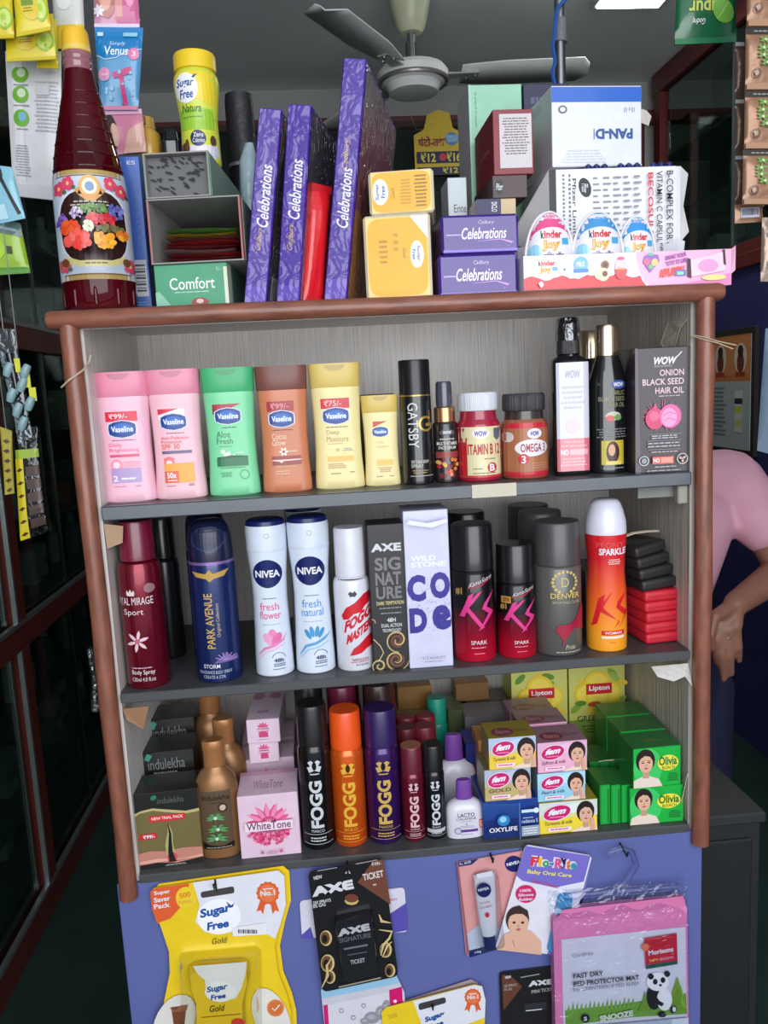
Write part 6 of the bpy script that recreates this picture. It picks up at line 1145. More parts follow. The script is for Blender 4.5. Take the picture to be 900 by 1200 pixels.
# clear blister with the dispenser inside
c0 = at(255, 1160, -.012)
def inner(name, pts, dy0, dy1, m, inset=.82):
    P = [at(x, y, -.012) for x, y in pts]; n = len(P); mx = sum(q.x for q in P)/n; mz = sum(q.z for q in P)/n
    V = [(q.x-cx, dy0, q.z-zb) for q in P]+[(mx+(q.x-mx)*(.5+inset/2)-cx, dy0+(dy1-dy0)*.7, mz+(q.z-mz)*(.5+inset/2)-zb) for q in P]+[(mx+(q.x-mx)*inset-cx, dy1, mz+(q.z-mz)*inset-zb) for q in P]
    Fc = [tuple(range(3*n-1, 2*n-1, -1))]
    for L in (0, n): Fc += [(L+i, L+(i+1) % n, L+n+(i+1) % n, L+n+i) for i in range(n)]
    return mobj(name, V, Fc, m, t, .7)
inner('dispenser', [(222, 1130), (230, 1126), (284, 1122), (292, 1126), (293, 1140), (287, 1165), (287, 1190), (292, 1222), (234, 1226), (231, 1195), (230, 1165), (224, 1146)], -.0015, -.016, mat((234, 196, 40), .35), .93)
q = PP(t, cx, zb, -.012, .0165, 'dispenser_print')
q.P([(226, 1132), (289, 1127), (288, 1140), (283, 1158), (276, 1170), (262, 1172), (242, 1168), (240, 1148), (232, 1142)], (236, 234, 240)); q.C(258, 1162, 18, 12, (244, 244, 248)); q.T('Sugar', (243, 1165), (268, 1160), 10, SB, bold=.04, shear=.2); q.T('Free', (247, 1172), (265, 1169), 7, SB, bold=.04, shear=.2); q.T('Gold', (246, 1186), (264, 1184), 9, (80, 60, 20), shear=.3, bold=.01); q.C(279, 1198, 8, 5, (214, 60, 50)); q.S([(236, 1192), (282, 1188)], 1, (160, 110, 30))
inner('clear_blister', [(213, 1116), (300, 1108), (306, 1112), (308, 1225), (216, 1232), (210, 1122)], -.0012, -.021, clear((240, 242, 236), .03, .15, 30), .90)
hook(-.012, 253, 1032, 'black wire hook holding the large yellow pack')
# --- black ticket pack
o1 = rr_outline([(361, 1022), (449, 1006), (467, 1144), (378, 1163)], 7)
bgp = card('perfume_pack', 'white and purple pack mostly hidden behind the black one', 'pack', rr_outline([(351, 1056), (474, 1040), (478, 1092), (354, 1100)], 5), -.005, .0015, mat((214, 210, 226), .4))
p = PP(*bgp, -.005); p.P([(455, 1072), (476, 1058), (478, 1090), (456, 1094)], (90, 80, 170)); p.P([(353, 1096), (364, 1086), (368, 1100), (354, 1100)], (90, 80, 170)); p.T('Baby', (458, 1057), (466, 1055), 5, (206, 90, 130))
bgq = card('hanging_bag', 'clear hanging bag with pink edged white print below the black pack', 'bag', [(376, 1160), (464, 1142), (474, 1163), (478, 1240), (384, 1240)], -.009, .0015, mat((206, 204, 216), .35, coat=.6, film=.6, bs=40))
p = PP(*bgq, -.009); p.P([(376, 1160), (464, 1142), (468, 1152), (378, 1170)], (150, 196, 226)); p.P([(380, 1178), (456, 1162), (457, 1240), (384, 1240)], (216, 214, 224)); p.P([(379, 1178), (384, 1177), (388, 1240), (383, 1240)], (206, 30, 120)); p.P([(456, 1160), (471, 1156), (472, 1176), (457, 1182)], (206, 20, 110)); p.C(463, 1173, 2, 2, WHC)
for (x, y) in ((400, 1184), (426, 1178), (414, 1192)): p.C(x, y, 2.6, 2.8, (120, 120, 150)); p.C(x, y, 1.7, 1.9, (216, 214, 224))
for (x, y, a, b) in ((436, 1192, 9, 7), (447, 1186, 7, 8), (428, 1196, 6, 4), (453, 1180, 5, 9)): p.C(x, y, a, b, (150, 148, 160)); p.C(x-1, y-1, a*.5, b*.4, (176, 176, 186))
t, cx, zb = card('perfume_pack', 'black pocket perfume blister pack with brown corner, larger one', 'pack', o1, -.016, .0015, mat((26, 25, 28), .3, coat=.3), 'black pocket perfume packs')
p = PP(t, cx, zb, -.016)
p.P([(437, 1009), (449, 1007), (458, 1060), (419, 1034)], (110, 66, 50)); p.T('TICKET', (426, 1032), (450, 1027), 9, (222, 216, 214), bold=.02); p.T('₹49/-', (436, 1015), (447, 1013), 5, WHC); p.S([(437, 1037), (441, 1036)], 2, (190, 180, 176)); p.T('NEW', (368, 1031), (378, 1029), 5, (206, 200, 196), bold=.03)
p.T('AXE', (366, 1051), (415, 1041), 13, (214, 214, 220), bold=.07); p.T('250 SPRAYS', (367, 1060), (388, 1056), 4.5, (206, 206, 210), bold=.02); p.T('0% GAS', (367, 1064), (382, 1061), 4.5, (206, 206, 210), bold=.02); p.C(412, 1055, 8, 5, (200, 176, 110)); p.C(412, 1052, 8, 5, (110, 62, 44)); p.P([(404, 1023), (408, 1018), (411, 1023)], (206, 206, 210)); p.S([(372, 1020), (395, 1016)], 1.2, GY); p.S([(417, 1012), (442, 1007)], 1.2, GY)
GL = (206, 186, 130); BR = (112, 76, 50)
for (cxx, cyy, s) in ((384, 1128, 8), (387, 1144, 6), (452, 1112, 7), (457, 1136, 6), (382, 1098, 7)):
    p.C(cxx, cyy, s, s*1.3, GL); p.C(cxx-1, cyy, s*.8, s*1.1, BR); p.C(cxx-1.5, cyy+1, s*.45, s*.7, (30, 24, 22))
p.S([(388, 1122), (383, 1130), (384, 1142), (377, 1156)], [1, 3, 3, 1], GL); p.S([(446, 1118), (449, 1106), (456, 1098), (459, 1090), (444, 1088)], [1, 3.4, 3, 3, 1], GL); p.S([(444, 1070), (447, 1078), (458, 1080)], [1, 4, 1], GL); p.S([(397, 1155), (446, 1144)], 2, (160, 150, 130)); p.S([(448, 1120), (454, 1106), (459, 1102)], [1, 3, 1], GL)
V0 = len(p.V)
def raised(t, cx, zb, Y, pts, dy, m, nm): 
    P = [at(x, y, Y) for x, y in pts]; n = len(P); mx = sum(q.x for q in P)/n; mz = sum(q.z for q in P)/n
    V = [(q.x-cx, -.0004, q.z-zb) for q in P]+[(mx+(q.x-mx)*.97-cx, -dy*.85, mz+(q.z-mz)*.97-zb) for q in P]+[(mx+(q.x-mx)*.93-cx, -dy, mz+(q.z-mz)*.95-zb) for q in P]
    Fc = [tuple(range(3*n-1, 2*n-1, -1))]
    for L in (0, n): Fc += [(L+i, L+(i+1) % n, L+n+(i+1) % n, L+n+i) for i in range(n)]
    return mobj(nm, V, Fc, m, t, .7)
raised(t, cx, zb, -.016, rr_outline([(391, 1073), (436, 1064), (444, 1136), (402, 1145)], 5), .013, mat((26, 27, 33), .2, coat=.5), 'dispenser')
q = PP(t, cx, zb, -.016, .0132, 'dispenser_print'); q.T('AXE', (396, 1098), (434, 1090), 10, (176, 176, 184), bold=.07); q.T('SIGNATURE', (398, 1105), (435, 1098), 6.5, (96, 96, 104), bold=.02); q.S([(403, 1112), (431, 1107)], 2.6, (110, 110, 116)); q.S([(407, 1119), (430, 1115)], 1.4, (90, 90, 96)); q.T('TICKET', (411, 1130), (428, 1127), 6, (170, 170, 176), bold=.02)
hook(-.016, 407, 1013, 'black wire hook holding the black pocket perfume pack')
# --- second sweetener pack at the bottom
t, cx, zb = sfcard('yellow and white sweetener pack cut off at the bottom, lower middle', [(447, 1187), (452, 1181), (556, 1154), (565, 1156), (569, 1172), (568, 1200), (572, 1240), (452, 1240)], -.014)
p = PP(t, cx, zb, -.014); p.P([(484, 1173), (556, 1154), (565, 1156), (569, 1172), (568, 1192), (548, 1200), (520, 1230), (498, 1230), (494, 1200)], WHC); p.P(rr_outline([(490, 1176), (522, 1168), (523, 1175), (491, 1184)], 3), (66, 62, 66)); ribbon(p, 554, 1168, .7); p.T('500', (456, 1194), (466, 1191), 6, (200, 170, 60)); p.T('Sugar', (499, 1199), (521, 1191), 9, SB, bold=.04, shear=.2); p.T('Free', (503, 1206), (520, 1200), 7, SB, bold=.04, shear=.2); p.P([(514, 1186), (519, 1189), (521, 1185), (518, 1188)], SB)
card('sweetener_pack', 'grey backed pack peeking out above the lower sweetener pack', 'pack', [(462, 1184), (466, 1176), (552, 1148), (560, 1152), (562, 1240), (466, 1240)], -.007, .0012, mat((170, 150, 150), .4))
hook(-.014, 505, 1171, 'black wire hook holding the lower middle sweetener pack')
# --- second black pack
t, cx, zb = card('perfume_pack', 'black pocket perfume pack cut off at the bottom right', 'pack', rr_outline([(585, 1140), (660, 1131), (664, 1240), (588, 1240)], 5), -.006, .0015, mat((26, 25, 28), .3, coat=.3), 'black pocket perfume packs')
p = PP(t, cx, zb, -.006); p.P([(588, 1142), (598, 1143), (612, 1156), (590, 1184)], (100, 58, 44)); p.T('NEW', (592, 1147), (599, 1146), 4, WHC, bold=.02); p.T('100 SPRAYS', (591, 1157), (606, 1155), 4, (170, 170, 176)); p.T('0% GAS', (591, 1161), (600, 1160), 4, (170, 170, 176)); p.T('AXE', (619, 1156), (648, 1153), 8, (206, 206, 212), bold=.07); p.T('MINI TICKET', (623, 1164), (650, 1160), 5, (190, 190, 196)); p.S([(610, 1145), (632, 1141)], 1.5, (150, 150, 156)); p.P([(614, 1176), (640, 1173), (641, 1182), (615, 1185)], (46, 46, 52)); p.S([(616, 1184), (635, 1182)], 1.4, (206, 206, 212))
# --- pink lip balm card
t, cx, zb = card('lip_balm_card', 'coral lip balm card with a white tube behind plastic', 'pack', [(535, 1011), (613, 997), (598, 1108), (550, 1122), (546, 1117)], -.006, .0015, mat((214, 150, 150), .35, coat=.2))
p = PP(t, cx, zb, -.006); p.P([(535, 1011), (561, 1006), (553, 1013), (536, 1016)], (34, 40, 100)); p.T('Rs. 60.00', (539, 1014), (552, 1011), 3.5, WHC); p.P([(544, 1096), (560, 1084), (594, 1088), (598, 1106), (550, 1122)], (176, 186, 206)); p.P([(548, 1114), (598, 1102), (597, 1108), (550, 1122)], (30, 40, 100)); p.T('10g', (557, 1118), (564, 1116), 4, WHC); p.C(602, 1012, 10.5, 9.5, (26, 32, 100)); p.T('NIVEA', (594, 1015), (610, 1011), 4.5, WHC, bold=.04); p.P([(535, 1011), (537, 1010.5), (550, 1117), (547, 1118)], (150, 90, 100))
a = at(566, 1021, -.006); b_ = at(573, 1105, -.006)
V, Fc = loft_geo([(0, .0085, .006, 2), (.016, .0085, .006, 2)], 18)
ang = atan2((a.x-b_.x), (a.z-b_.z))
def rod(nm, S, m, prt):
    V, Fc = loft_geo(S, 20); M_ = Matrix.Rotation(ang, 4, 'Y'); V = [M_ @ Vector(v)+Vector((b_.x-cx, -.006, b_.z-zb)) for v in V]; return mobj(nm, V, Fc, m, prt, .6)
L = (a-b_).length
tb = rod('tube', [(.017, .0095, .0055, 2), (.03, .0115, .0055, 2), (L*.6, .0125, .004, 2.4), (L*.95, .0135, .0016, 3), (L, .0135, .001, 3)], mat((222, 222, 232), .35), t); rod('tube_cap', [(0, .0075, .0055, 2), (.018, .008, .0055, 2)], mat((30, 38, 100), .3), t)
q = PP(t, cx, zb, -.006, .0118, 'tube_print'); q.C(567, 1043, 8.5, 8.5, (26, 32, 100)); q.T('NIVEA', (560.5, 1045), (573.5, 1042), 4, WHC, bold=.04); q.T('Fruity', (563, 1061), (575, 1058), 4, (200, 110, 120)); q.T('Lip balm', (563, 1066), (577, 1063), 4, (200, 110, 120)); q.C(571, 1072, 2.5, 3, (214, 50, 60)); q.P([(558, 1024), (577, 1020), (577, 1026), (559, 1029)], (206, 210, 220))
raised(t, cx, zb, -.006, rr_outline([(552, 1022), (582, 1017), (590, 1104), (562, 1110)], 5), .014, clear((238, 240, 244), .06, .15, 40), 'clear_blister')
hook(-.008, 575, 1004, 'black wire hook holding the coral lip balm card')
# --- oral care card
t, cx, zb = card('oral_care_card', 'white and lilac baby oral care card tilted beside the coral one', 'pack', rr_outline([(616, 990), (694, 1003), (662, 1120), (580, 1112)], 5), -.013, .0015, mat((226, 224, 236), .35, coat=.3))
p = PP(t, cx, zb, -.013); p.P([(616, 991), (692, 1003), (684, 1033), (650, 1040), (612, 1032), (605, 1026)], (120, 110, 200)); p.P([(641, 1118), (650, 1096), (684, 1050), (692, 1012), (662, 1119)], (126, 120, 206))
cols = [(222, 50, 70), (240, 190, 50), (60, 160, 90), (60, 110, 200), (222, 80, 150), (120, 70, 180), (230, 120, 50), (60, 150, 170)]
p.T('Flo-Rite', (621, 1015), (675, 1019), 15, WHC, bold=.09)
for k, ch in enumerate('Flo-Rite'):
    u0 = (0, .17, .26, .42, .52, .70, .77, .87)[k]; u1 = (.16, .24, .40, .50, .69, .755, .855, .99)[k]; p.T(ch, (621+54*u0, 1014.5+4*u0-(3 if ch == '-' else 0)), (621+54*u1, 1014.5+4*u1-(3 if ch == '-' else 0)), 13 if ch in 'FlRit' else (9 if ch != '-' else 3), cols[k], bold=.05)
p.T('Baby Oral Care', (617, 1024), (669, 1029), 7, (236, 222, 120), bold=.03); p.T('Gum Cleaner', (622, 1033), (655, 1041), 5, (214, 70, 110)); p.C(616, 1047, 12, 10.5, (206, 40, 110)); p.T('100%', (609, 1045), (622, 1044), 4, WHC, bold=.02); p.T('Silicone', (607, 1050), (625, 1049), 4, WHC, bold=.02); p.T('Rubber', (608, 1055), (624, 1054), 4, WHC, bold=.02)
SKN = (222, 176, 152)
p.P([(582, 1112), (590, 1094), (606, 1088), (622, 1090), (634, 1102), (634, 1118)], SKN); p.C(606, 1077, 13.5, 16, (60, 44, 40)); p.C(607, 1081, 12, 13.5, SKN); p.P([(594, 1074), (598, 1064), (608, 1060), (618, 1066), (620, 1076), (612, 1070), (603, 1070)], (60, 44, 40)); p.C(602, 1080, 1.8, 1.4, (40, 30, 30)); p.C(612, 1080, 1.8, 1.4, (40, 30, 30)); p.C(607, 1088, 2.6, 1.4, (190, 90, 90)); p.C(607, 1084, 1.5, 1.1, (200, 150, 128)); p.S([(600, 1100), (603, 1108)], 1, (190, 140, 118))
hook(-.013, 656, 1003, 'black wire hook holding the oral care card')
raised(t, cx, zb, -.013, rr_outline([(654, 1046), (671, 1046), (662, 1116), (640, 1114)], 6), .005, mat((70, 150, 200), .3), 'gum_brush')
# --- pink bed mat in a clear bag
t, cx, zb = card('bed_mat_pack', 'pink folded bed mat in a clear hanger bag with panda insert', 'pack', rr_outline([(648, 1076), (805, 1060), (808, 1245), (652, 1245)], 6), -.024, .016, mat((226, 130, 180), .8, bump=.3, bs=300))
t.location.y = -.024
p = PP(t, cx, zb, -.024); p.P([(660, 1066), (800, 1050), (804, 1062), (650, 1079)], (214, 120, 170))
q0, q1 = at(656, 1066, -.018), at(802, 1052, -.018)
mobj('upper_fold', [(q0.x-cx+.02, .004, q0.z-zb), (q1.x-cx, .004, q1.z-zb), (q1.x-cx, .004, q1.z-zb-.02), (q0.x-cx+.02, .004, q0.z-zb-.02), (q0.x-cx+.02, .014, q0.z-zb), (q1.x-cx, .014, q1.z-zb), (q1.x-cx, .014, q1.z-zb-.02), (q0.x-cx+.02, .014, q0.z-zb-.02)], [(0, 1, 2, 3), (0, 4, 5, 1), (4, 7, 6, 5), (1, 5, 6, 2), (0, 3, 7, 4)], mat((216, 122, 172), .8, bump=.3, bs=300), t, 0)
ins = raised(t, cx, zb, -.024, [(658, 1101), (803, 1086), (806, 1242), (661, 1242)], .0008, mat((214, 214, 228), .35), 'paper_insert')
p = PP(t, cx, zb, -.024, .001, 'insert_print')
p.P([(662, 1184), (680, 1182), (700, 1180), (720, 1178), (744, 1174), (770, 1170), (804, 1164), (805, 1188), (740, 1192), (663, 1202)], (110, 160, 60))
for k in range(16): x = 664+k*5; p.P([(x, 1186-k*.5), (x+3, 1177-k*.5-(k*7 % 4)), (x+4, 1186-k*.5)], (120, 170, 66))
p.P([(751, 1178), (755, 1160), (760, 1178)], (120, 160, 60)); p.P([(747, 1184), (755, 1166), (763, 1184)], (110, 150, 54)); p.P([(786, 1166), (793, 1143), (801, 1166)], (126, 160, 56)); p.P([(783, 1180), (793, 1154), (804, 1180)], (110, 150, 50))
p.C(766, 1167, 9, 15, (30, 30, 36)); p.C(778, 1170, 9, 13, (236, 236, 240)); p.C(770, 1149, 13, 11, (238, 238, 242)); p.C(762, 1143, 3.5, 3.5, (30, 30, 36)); p.C(781, 1140, 3.5, 3.5, (30, 30, 36)); p.C(767, 1149, 2.8, 3.4, (30, 30, 36)); p.C(776, 1147, 2.8, 3.4, (30, 30, 36)); p.C(773, 1153, 1.8, 1.4, (30, 30, 36)); p.S([(762, 1162), (770, 1173), (776, 1176)], [6, 6, 5], (30, 30, 36)); p.C(775, 1187, 5, 3.5, (30, 30, 36)); p.C(788, 1181, 4, 5, (30, 30, 36)); p.C(789, 1181, 2, 3, (226, 226, 232))
p.P([(754, 1098), (792, 1092), (793, 1128), (756, 1134)], (190, 34, 56)); p.P([(756, 1129), (793, 1124), (793, 1128), (756, 1134)], (30, 90, 80)); p.T('Morisons', (759, 1118), (788, 1113), 7, WHC, bold=.03); p.T('baby', (760, 1126), (771, 1124), 5, (236, 190, 80)); p.T('dreams', (772, 1124), (788, 1121), 5, (226, 180, 200)); p.C(755, 1108, 4.5, 4.5, (222, 120, 90))
DK = (50, 50, 64); p.T('FAST DRY', (671, 1145), (706, 1141), 7, DK, bold=.02); p.T('BED PROTECTOR MAT', (671, 1154), (748, 1146), 7, DK, bold=.02); p.T('For UNINTERRUPTED SLEEP', (671, 1160), (748, 1152), 5, (120, 120, 134)); p.T('Carefree', (670, 1120), (694, 1117), 5, (130, 130, 140)); p.C(685, 1191, 5, 5, (26, 30, 40)); p.T('S', (683, 1194), (687, 1193.5), 6, WHC, bold=.03); p.T('SNOOZE', (702, 1195), (741, 1188), 9, (206, 214, 196), bold=.06); p.P([(663, 1202), (805, 1190), (806, 1242), (664, 1242)], (176, 186, 206))
M_bag = clear((238, 240, 246), .06, 1.0, 38, .05)
bagpts = [(646, 1052), (700, 1044), (760, 1040), (809, 1036), (812, 1066), (811, 1245), (646, 1245)]
P = [at(x, y, -.030) for x, y in bagpts]; mx = sum(v.x for v in P)/len(P); nx, nz_ = 14, 18
V = []; Fc = []
for i in range(nx+1):
    for j in range(nz_+1):
        u, v = i/nx, j/nz_; tl, tr_, bl, br = P[0], P[3], P[6], P[5]
        q = (bl*(1-u)+br*u)*(1-v)+(tl*(1-u)+tr_*u)*v; e = min(u, 1-u)*6; e = min(1, e)
        y = -.0035*e-.002*noise.noise(Vector((u*7, v*9, 3)))*(1.6 if v > .75 else .6)+(.012*max(0, v-.8)/.2); V.append((q.x-cx, y-.002, q.z-zb))
for i in range(nx):
    for j in range(nz_): a_ = i*(nz_+1)+j; Fc.append((a_, a_+nz_+1, a_+nz_+2, a_+1))
mobj('clear_bag', V, Fc, M_bag, t, 1.5)
HP = [(700, 1052), (722, 1046), (732, 1036), (741, 1020), (746, 1006), (740, 998), (722, 994), (712, 1000)]
V, Fc = tube_geo([((at(x, y, -.02).x-cx), .006, at(x, y, -.02).z-zb) for x, y in [(662, 1052), (700, 1048), (722, 1044), (735, 1033), (746, 1015), (742, 1000), (728, 995), (714, 1001), (711, 1008)]], [.004, .005, .006, .005, .0045, .004, .004, .004, .003], 8)
mobj('hanger', V, Fc, clear((246, 247, 252), .02, .2, 40, .2), t, 1.0)
V, Fc = tube_geo([((at(x, y, -.02).x-cx), .006, at(x, y, -.02).z-zb) for x, y in [(722, 1046), (760, 1043), (795, 1040)]], [.006, .0055, .004], 8); mobj('hanger_bar', V, Fc, clear((246, 247, 252), .02, .2, 40, .2), t, 1.0)
hook(-.018, 727, 992, 'black wire hook holding the clear hanger bag')
flush()
# ================================================================ sachets and packs hanging around the cabinet
def pouch(name, label, cat, q, Y, th, m, group=None, n=10, seal=.10, strings=(), part='foil'):
    """q: photo points tl, tr, br, bl of a pillow pack on the plane Y; returns (root, printer on its front)"""
    A = [at(x, y, Y) for x, y in q]; zb = min(a.z for a in A); cx = (A[2].x+A[3].x)/2
    t = thing(name, label, cat, (cx, Y, zb), group=group)
    def S(u, v, sd, o=0):
        p = (A[3]*(1-u)+A[2]*u)*(1-v)+(A[0]*(1-u)+A[1]*u)*v
        e = min(min(u, 1-u)/.22, max(0, min(v, 1-v)-seal)/.22, 1); b = th/2*(e**.6 if e > 0 else 0)+.0006
        return (p.x-cx, sd*(b)-o, p.z-zb)
    V = []; Fc = []
    for sd in (-1, 1):
        for i in range(n+1):
            for j in range(n+1): V.append(S(i/n, j/n, sd))
    m_ = (n+1)*(n+1)
    for sd in (0, 1):
        for i in range(n):
            for j in range(n):
                a = sd*m_+i*(n+1)+j; f = (a, a+n+1, a+n+2, a+1); Fc.append(f if sd == 0 else f[::-1])
    for i in range(n):
        for a, b in ((i*(n+1), (i+1)*(n+1)), ((i+1)*(n+1)+n, i*(n+1)+n), (i+1, i), (n*(n+1)+i, n*(n+1)+i+1)): Fc.append((b, a, a+m_, b+m_))
    mobj(part, V, Fc, m, t, 1.2)
    for u in strings:
        x, y, z = S(u, 1, 0); tube('string', [(x, 0, z-.002), (x, 0, 2.9-zb)], .0006, mat((130, 132, 130), .5), t, 5)
    w_ = (A[1]-A[0]).length; h_ = (A[0]-A[3]).length
    def f(x, z, o):
        u = min(max(x/w_+.5, .001), .999); v = min(max(z/h_, .001), .999); return S(u, v, -1, o+.0007)
    p = Pr(w_, h_, f, t, 'front_print', curved=1, rough=.28, coat=.2)
    return t, p
LEM = mat((226, 206, 40), .3, coat=.3, nz=.06)
def lemon(label, q, Y, st=()):
    t, p = pouch('lemon_sachet', label, 'sachet', q, Y, .006, LEM, 'yellow lemon sachets', strings=st)
    p.ell(.80, .42, .19, .24, (150, 190, 40)); p.ell(.80, .42, .15, .19, (206, 222, 110)); p.ell(.78, .44, .07, .08, (170, 206, 70)); p.ell(.42, .55, .28, .33, (226, 200, 60), rot=.3); p.rect(.24, .50, .60, .62, (120, 150, 50)); p.lines(.26, .38, .58, .48, 2, (150, 120, 30)); p.ell(.40, .74, .14, .10, (240, 226, 120)); p.rect(0, 0, 1, .07, (214, 190, 30))
lemon('yellow lemon sachet at the left picture edge, top row', [(-32, -8), (14, -10), (17, 45), (-30, 47)], .17, (.8,))
lemon('yellow lemon sachet hanging between the top left one and the bottle cap', [(14, -24), (52, -24), (60, 36), (20, 44)], .16, (.5,))
lemon('yellow lemon sachet below the other two, half overlapped', [(6, 22), (62, 16), (66, 70), (8, 73)], .19, (.5,))
lemon('yellow lemon sachet lowest of the four beside the bottle neck', [(40, 24), (66, 22), (69, 81), (44, 80)], .21, (.5,))
t, p = pouch('refill_pouch', 'long white pouch with green round icons left of the syrup bottle', 'pouch', [(6, 60), (72, 60), (72, 236), (16, 230)], .24, .008, mat((214, 214, 216), .3, coat=.3, bump=.2, bs=40), strings=(.3,))
p.rect(.12, .0, .30, 1, (226, 226, 230))
for k, v in enumerate((.84, .70, .54)): p.circ(.26, v, .15, (110, 176, 50)); p.circ(.28, v+.01, .08, (206, 226, 190) if k < 2 else (120, 180, 206)); p.lines(.12, v-.085, .42, v-.065, 1, (130, 130, 136))
p.lines(.52, .45, .98, .80, 14, (176, 176, 182)); p.lines(.10, .14, .40, .36, 12, (150, 150, 156)); p.barcode(.66, .86, .95, .93); p.rect(.55, .7, .8, .78, (200, 200, 206)); p.rect(0, 0, 1, .09, (206, 206, 210))
t, p = pouch('refill_pouch', 'white pouch with yellow base behind the bottle cap', 'pouch', [(60, -30), (96, -30), (100, 55), (64, 58)], .23, .008, mat((214, 216, 210), .3, coat=.3), strings=(.5,))
p.rect(0, 0, 1, .30, (226, 190, 50)); p.ell(.4, .62, .25, .12, (226, 226, 222)); p.ell(.2, .78, .2, .1, (170, 200, 70)); p.lines(.2, .08, .8, .22, 2, (190, 140, 40))
# razor packs
def razor(label, q, Y, kind, st):
    t, p = pouch('razor_pack', label, 'pack', q, Y, .010, mat((96, 160, 206) if kind else (206, 140, 170), .25, coat=.4), 'blue and pink razor packs', strings=st)
    if kind:
        p.poly([(0, .66), (.2, .60), (.45, .62), (.7, .70), (1, .74), (1, 1), (0, 1)], (24, 124, 190)); p.stroke([(0, .66), (.2, .60), (.45, .62), (.7, .70), (1, .74)], .02, (190, 220, 236)); p.text('Simply', .30, .76, .66, .82, (200, 226, 240), shear=.3); p.text('Venus', .20, .65, .72, .76, (236, 244, 250), bold=.015, shear=.1); p.circ(.84, .67, .12, (226, 120, 170)); p.text('3', .80, .645, .88, .70, WH); p.poly([(.36, .44), (.80, .52), (.82, .47), (.74, .42), (.40, .37)], (206, 70, 130)); p.stroke([(.56, .44), (.60, .28), (.68, .06)], [.10, .10, .12], (206, 50, 120)); p.circ(.17, .42, .14, (226, 150, 190)); p.text('3 blades', .09, .41, .26, .44, WH)
        for _ in range(14): p.circ(rr.uniform(.08, .92), rr.uniform(.04, .5), rr.uniform(.02, .05), (140, 190, 226))
        p.rect(.06, .88, .18, .93, (200, 226, 240)); p.rect(.6, .88, .9, .93, (150, 200, 226)); p.rect(0, .0, 1, .05, (214, 110, 150))
    else:
        p.rect(.5, .05, 1, 1, (206, 100, 150)); p.ell(.30, .5, .24, .36, (190, 120, 110)); p.ell(.28, .72, .2, .25, (110, 60, 50)); p.ell(.28, .45, .14, .20, (226, 170, 150)); p.stroke([(.56, .1), (.62, .9)], .16, (222, 150, 150)); p.petals(.12, .25, .14, 7, .03, (236, 226, 236)); p.ell(.82, .5, .10, .2, (236, 160, 190)); p.rect(0, 0, 1, .06, (226, 210, 226))
    return t
razor('pink razor pack with portrait print at the top edge', [(108, -42), (160, -42), (164, 33), (111, 33)], .205, 0, (.5,))
razor('light blue razor pack with pink razor print below the pink one', [(111, 32), (168, 33), (162, 130), (118, 130)], .200, 1, ())
t, p = pouch('razor_pack', 'pink pack bottom with dark haired portrait left of the yellow jar', 'pack', [(118, 129), (166, 128), (172, 178), (128, 182)], .202, .006, mat((214, 130, 160), .3, coat=.3)); p.ell(.18, .5, .16, .4, (50, 30, 30)); p.ell(.26, .42, .10, .26, (222, 170, 150)); p.poly([(.4, 0), (1, 0), (1, .7), (.6, .5)], (226, 176, 160)); p.rect(0, .88, 1, 1, (226, 180, 200))
tube('hook', [(0, 0, at(120, 129, .202).z-at(128, 182, .202).z), (0, -.004, at(120, 129, .202).z-at(128, 182, .202).z+.006)], .0008, M_steel, t, 6)
# left edge packs
t, p = pouch('razor_pack', 'pale blue card with a black razor at the left edge', 'pack', [(-20, 192), (14, 196), (30, 256), (0, 262)], .10, .004, mat((130, 186, 206), .3, coat=.4), strings=(.3,)); p.stroke([(.42, .95), (.62, .55), (.84, .1)], [.16, .12, .14], (24, 28, 34)); p.rect(.2, .8, .6, .95, (36, 40, 48)); p.rect(.0, .05, .4, .3, (176, 214, 226))
t, p = pouch('mint_pack', 'lime green pack hanging at the left edge above the clip cards', 'pack', [(-30, 246), (24, 262), (36, 320), (-24, 324)], .12, .008, mat((150, 186, 50), .3, coat=.3), strings=(.4,)); p.rect(0, .72, 1, 1, (96, 120, 120)); p.rect(.3, .80, .9, .9, (150, 176, 186)); p.rect(0, 0, 1, .12, (90, 150, 60)); p.rect(.62, .36, .74, .50, (60, 70, 40)); p.ell(.4, .45, .2, .2, (170, 206, 60))
t, p = pouch('clip_card', 'clear card of pale blue plastic clips hanging by the left post', 'card', [(-10, 384), (17, 386), (38, 512), (22, 520)], .06, .003, clear((206, 220, 226), .08, .3), strings=(.5,), part='clear_sheet')
p.V.clear()
for k, (x, y) in enumerate(((12, 470), (24, 458), (19, 487), (33, 480), (25, 503), (8, 440), (28, 442))):
    a = at(x, y, .055); b_ = at(x+5, y-14, .055); o = t.location
    tube('clip', [(a.x-o.x, -.006, a.z-o.z), ((a.x+b_.x)/2-o.x, -.008, (a.z+b_.z)/2-o.z), (b_.x-o.x, -.006, b_.z-o.z)], [.0042, .0055, .0042], mat((130, 160, 166), .35), t, 10)
for k, (x, y) in enumerate(((18, 428), (30, 446), (37, 462))):
    a = at(x, y, .05); o = t.location; box('tag', a.x-o.x-.004, a.x-o.x+.004, -.006, -.005, a.z-o.z-.008, a.z-o.z+.008, mat((196, 196, 40), .4), t)
a, b_ = at(9, 414, .05), at(19, 462, .05); o = t.location; tube('black_pen', [(a.x-o.x, -.005, a.z-o.z), (b_.x-o.x, -.005, b_.z-o.z)], [.0045, .003], mat((24, 26, 30), .2, coat=.5), t, 10)
t, p = pouch('strip_pack', 'clear pouch of brown sweets with a printed yellow strip, left of the post', 'pouch', [(16, 500), (46, 500), (60, 622), (24, 634)], .10, .012, clear((176, 170, 160), .05, .3), strings=(.5,), part='clear_pouch', seal=.02)
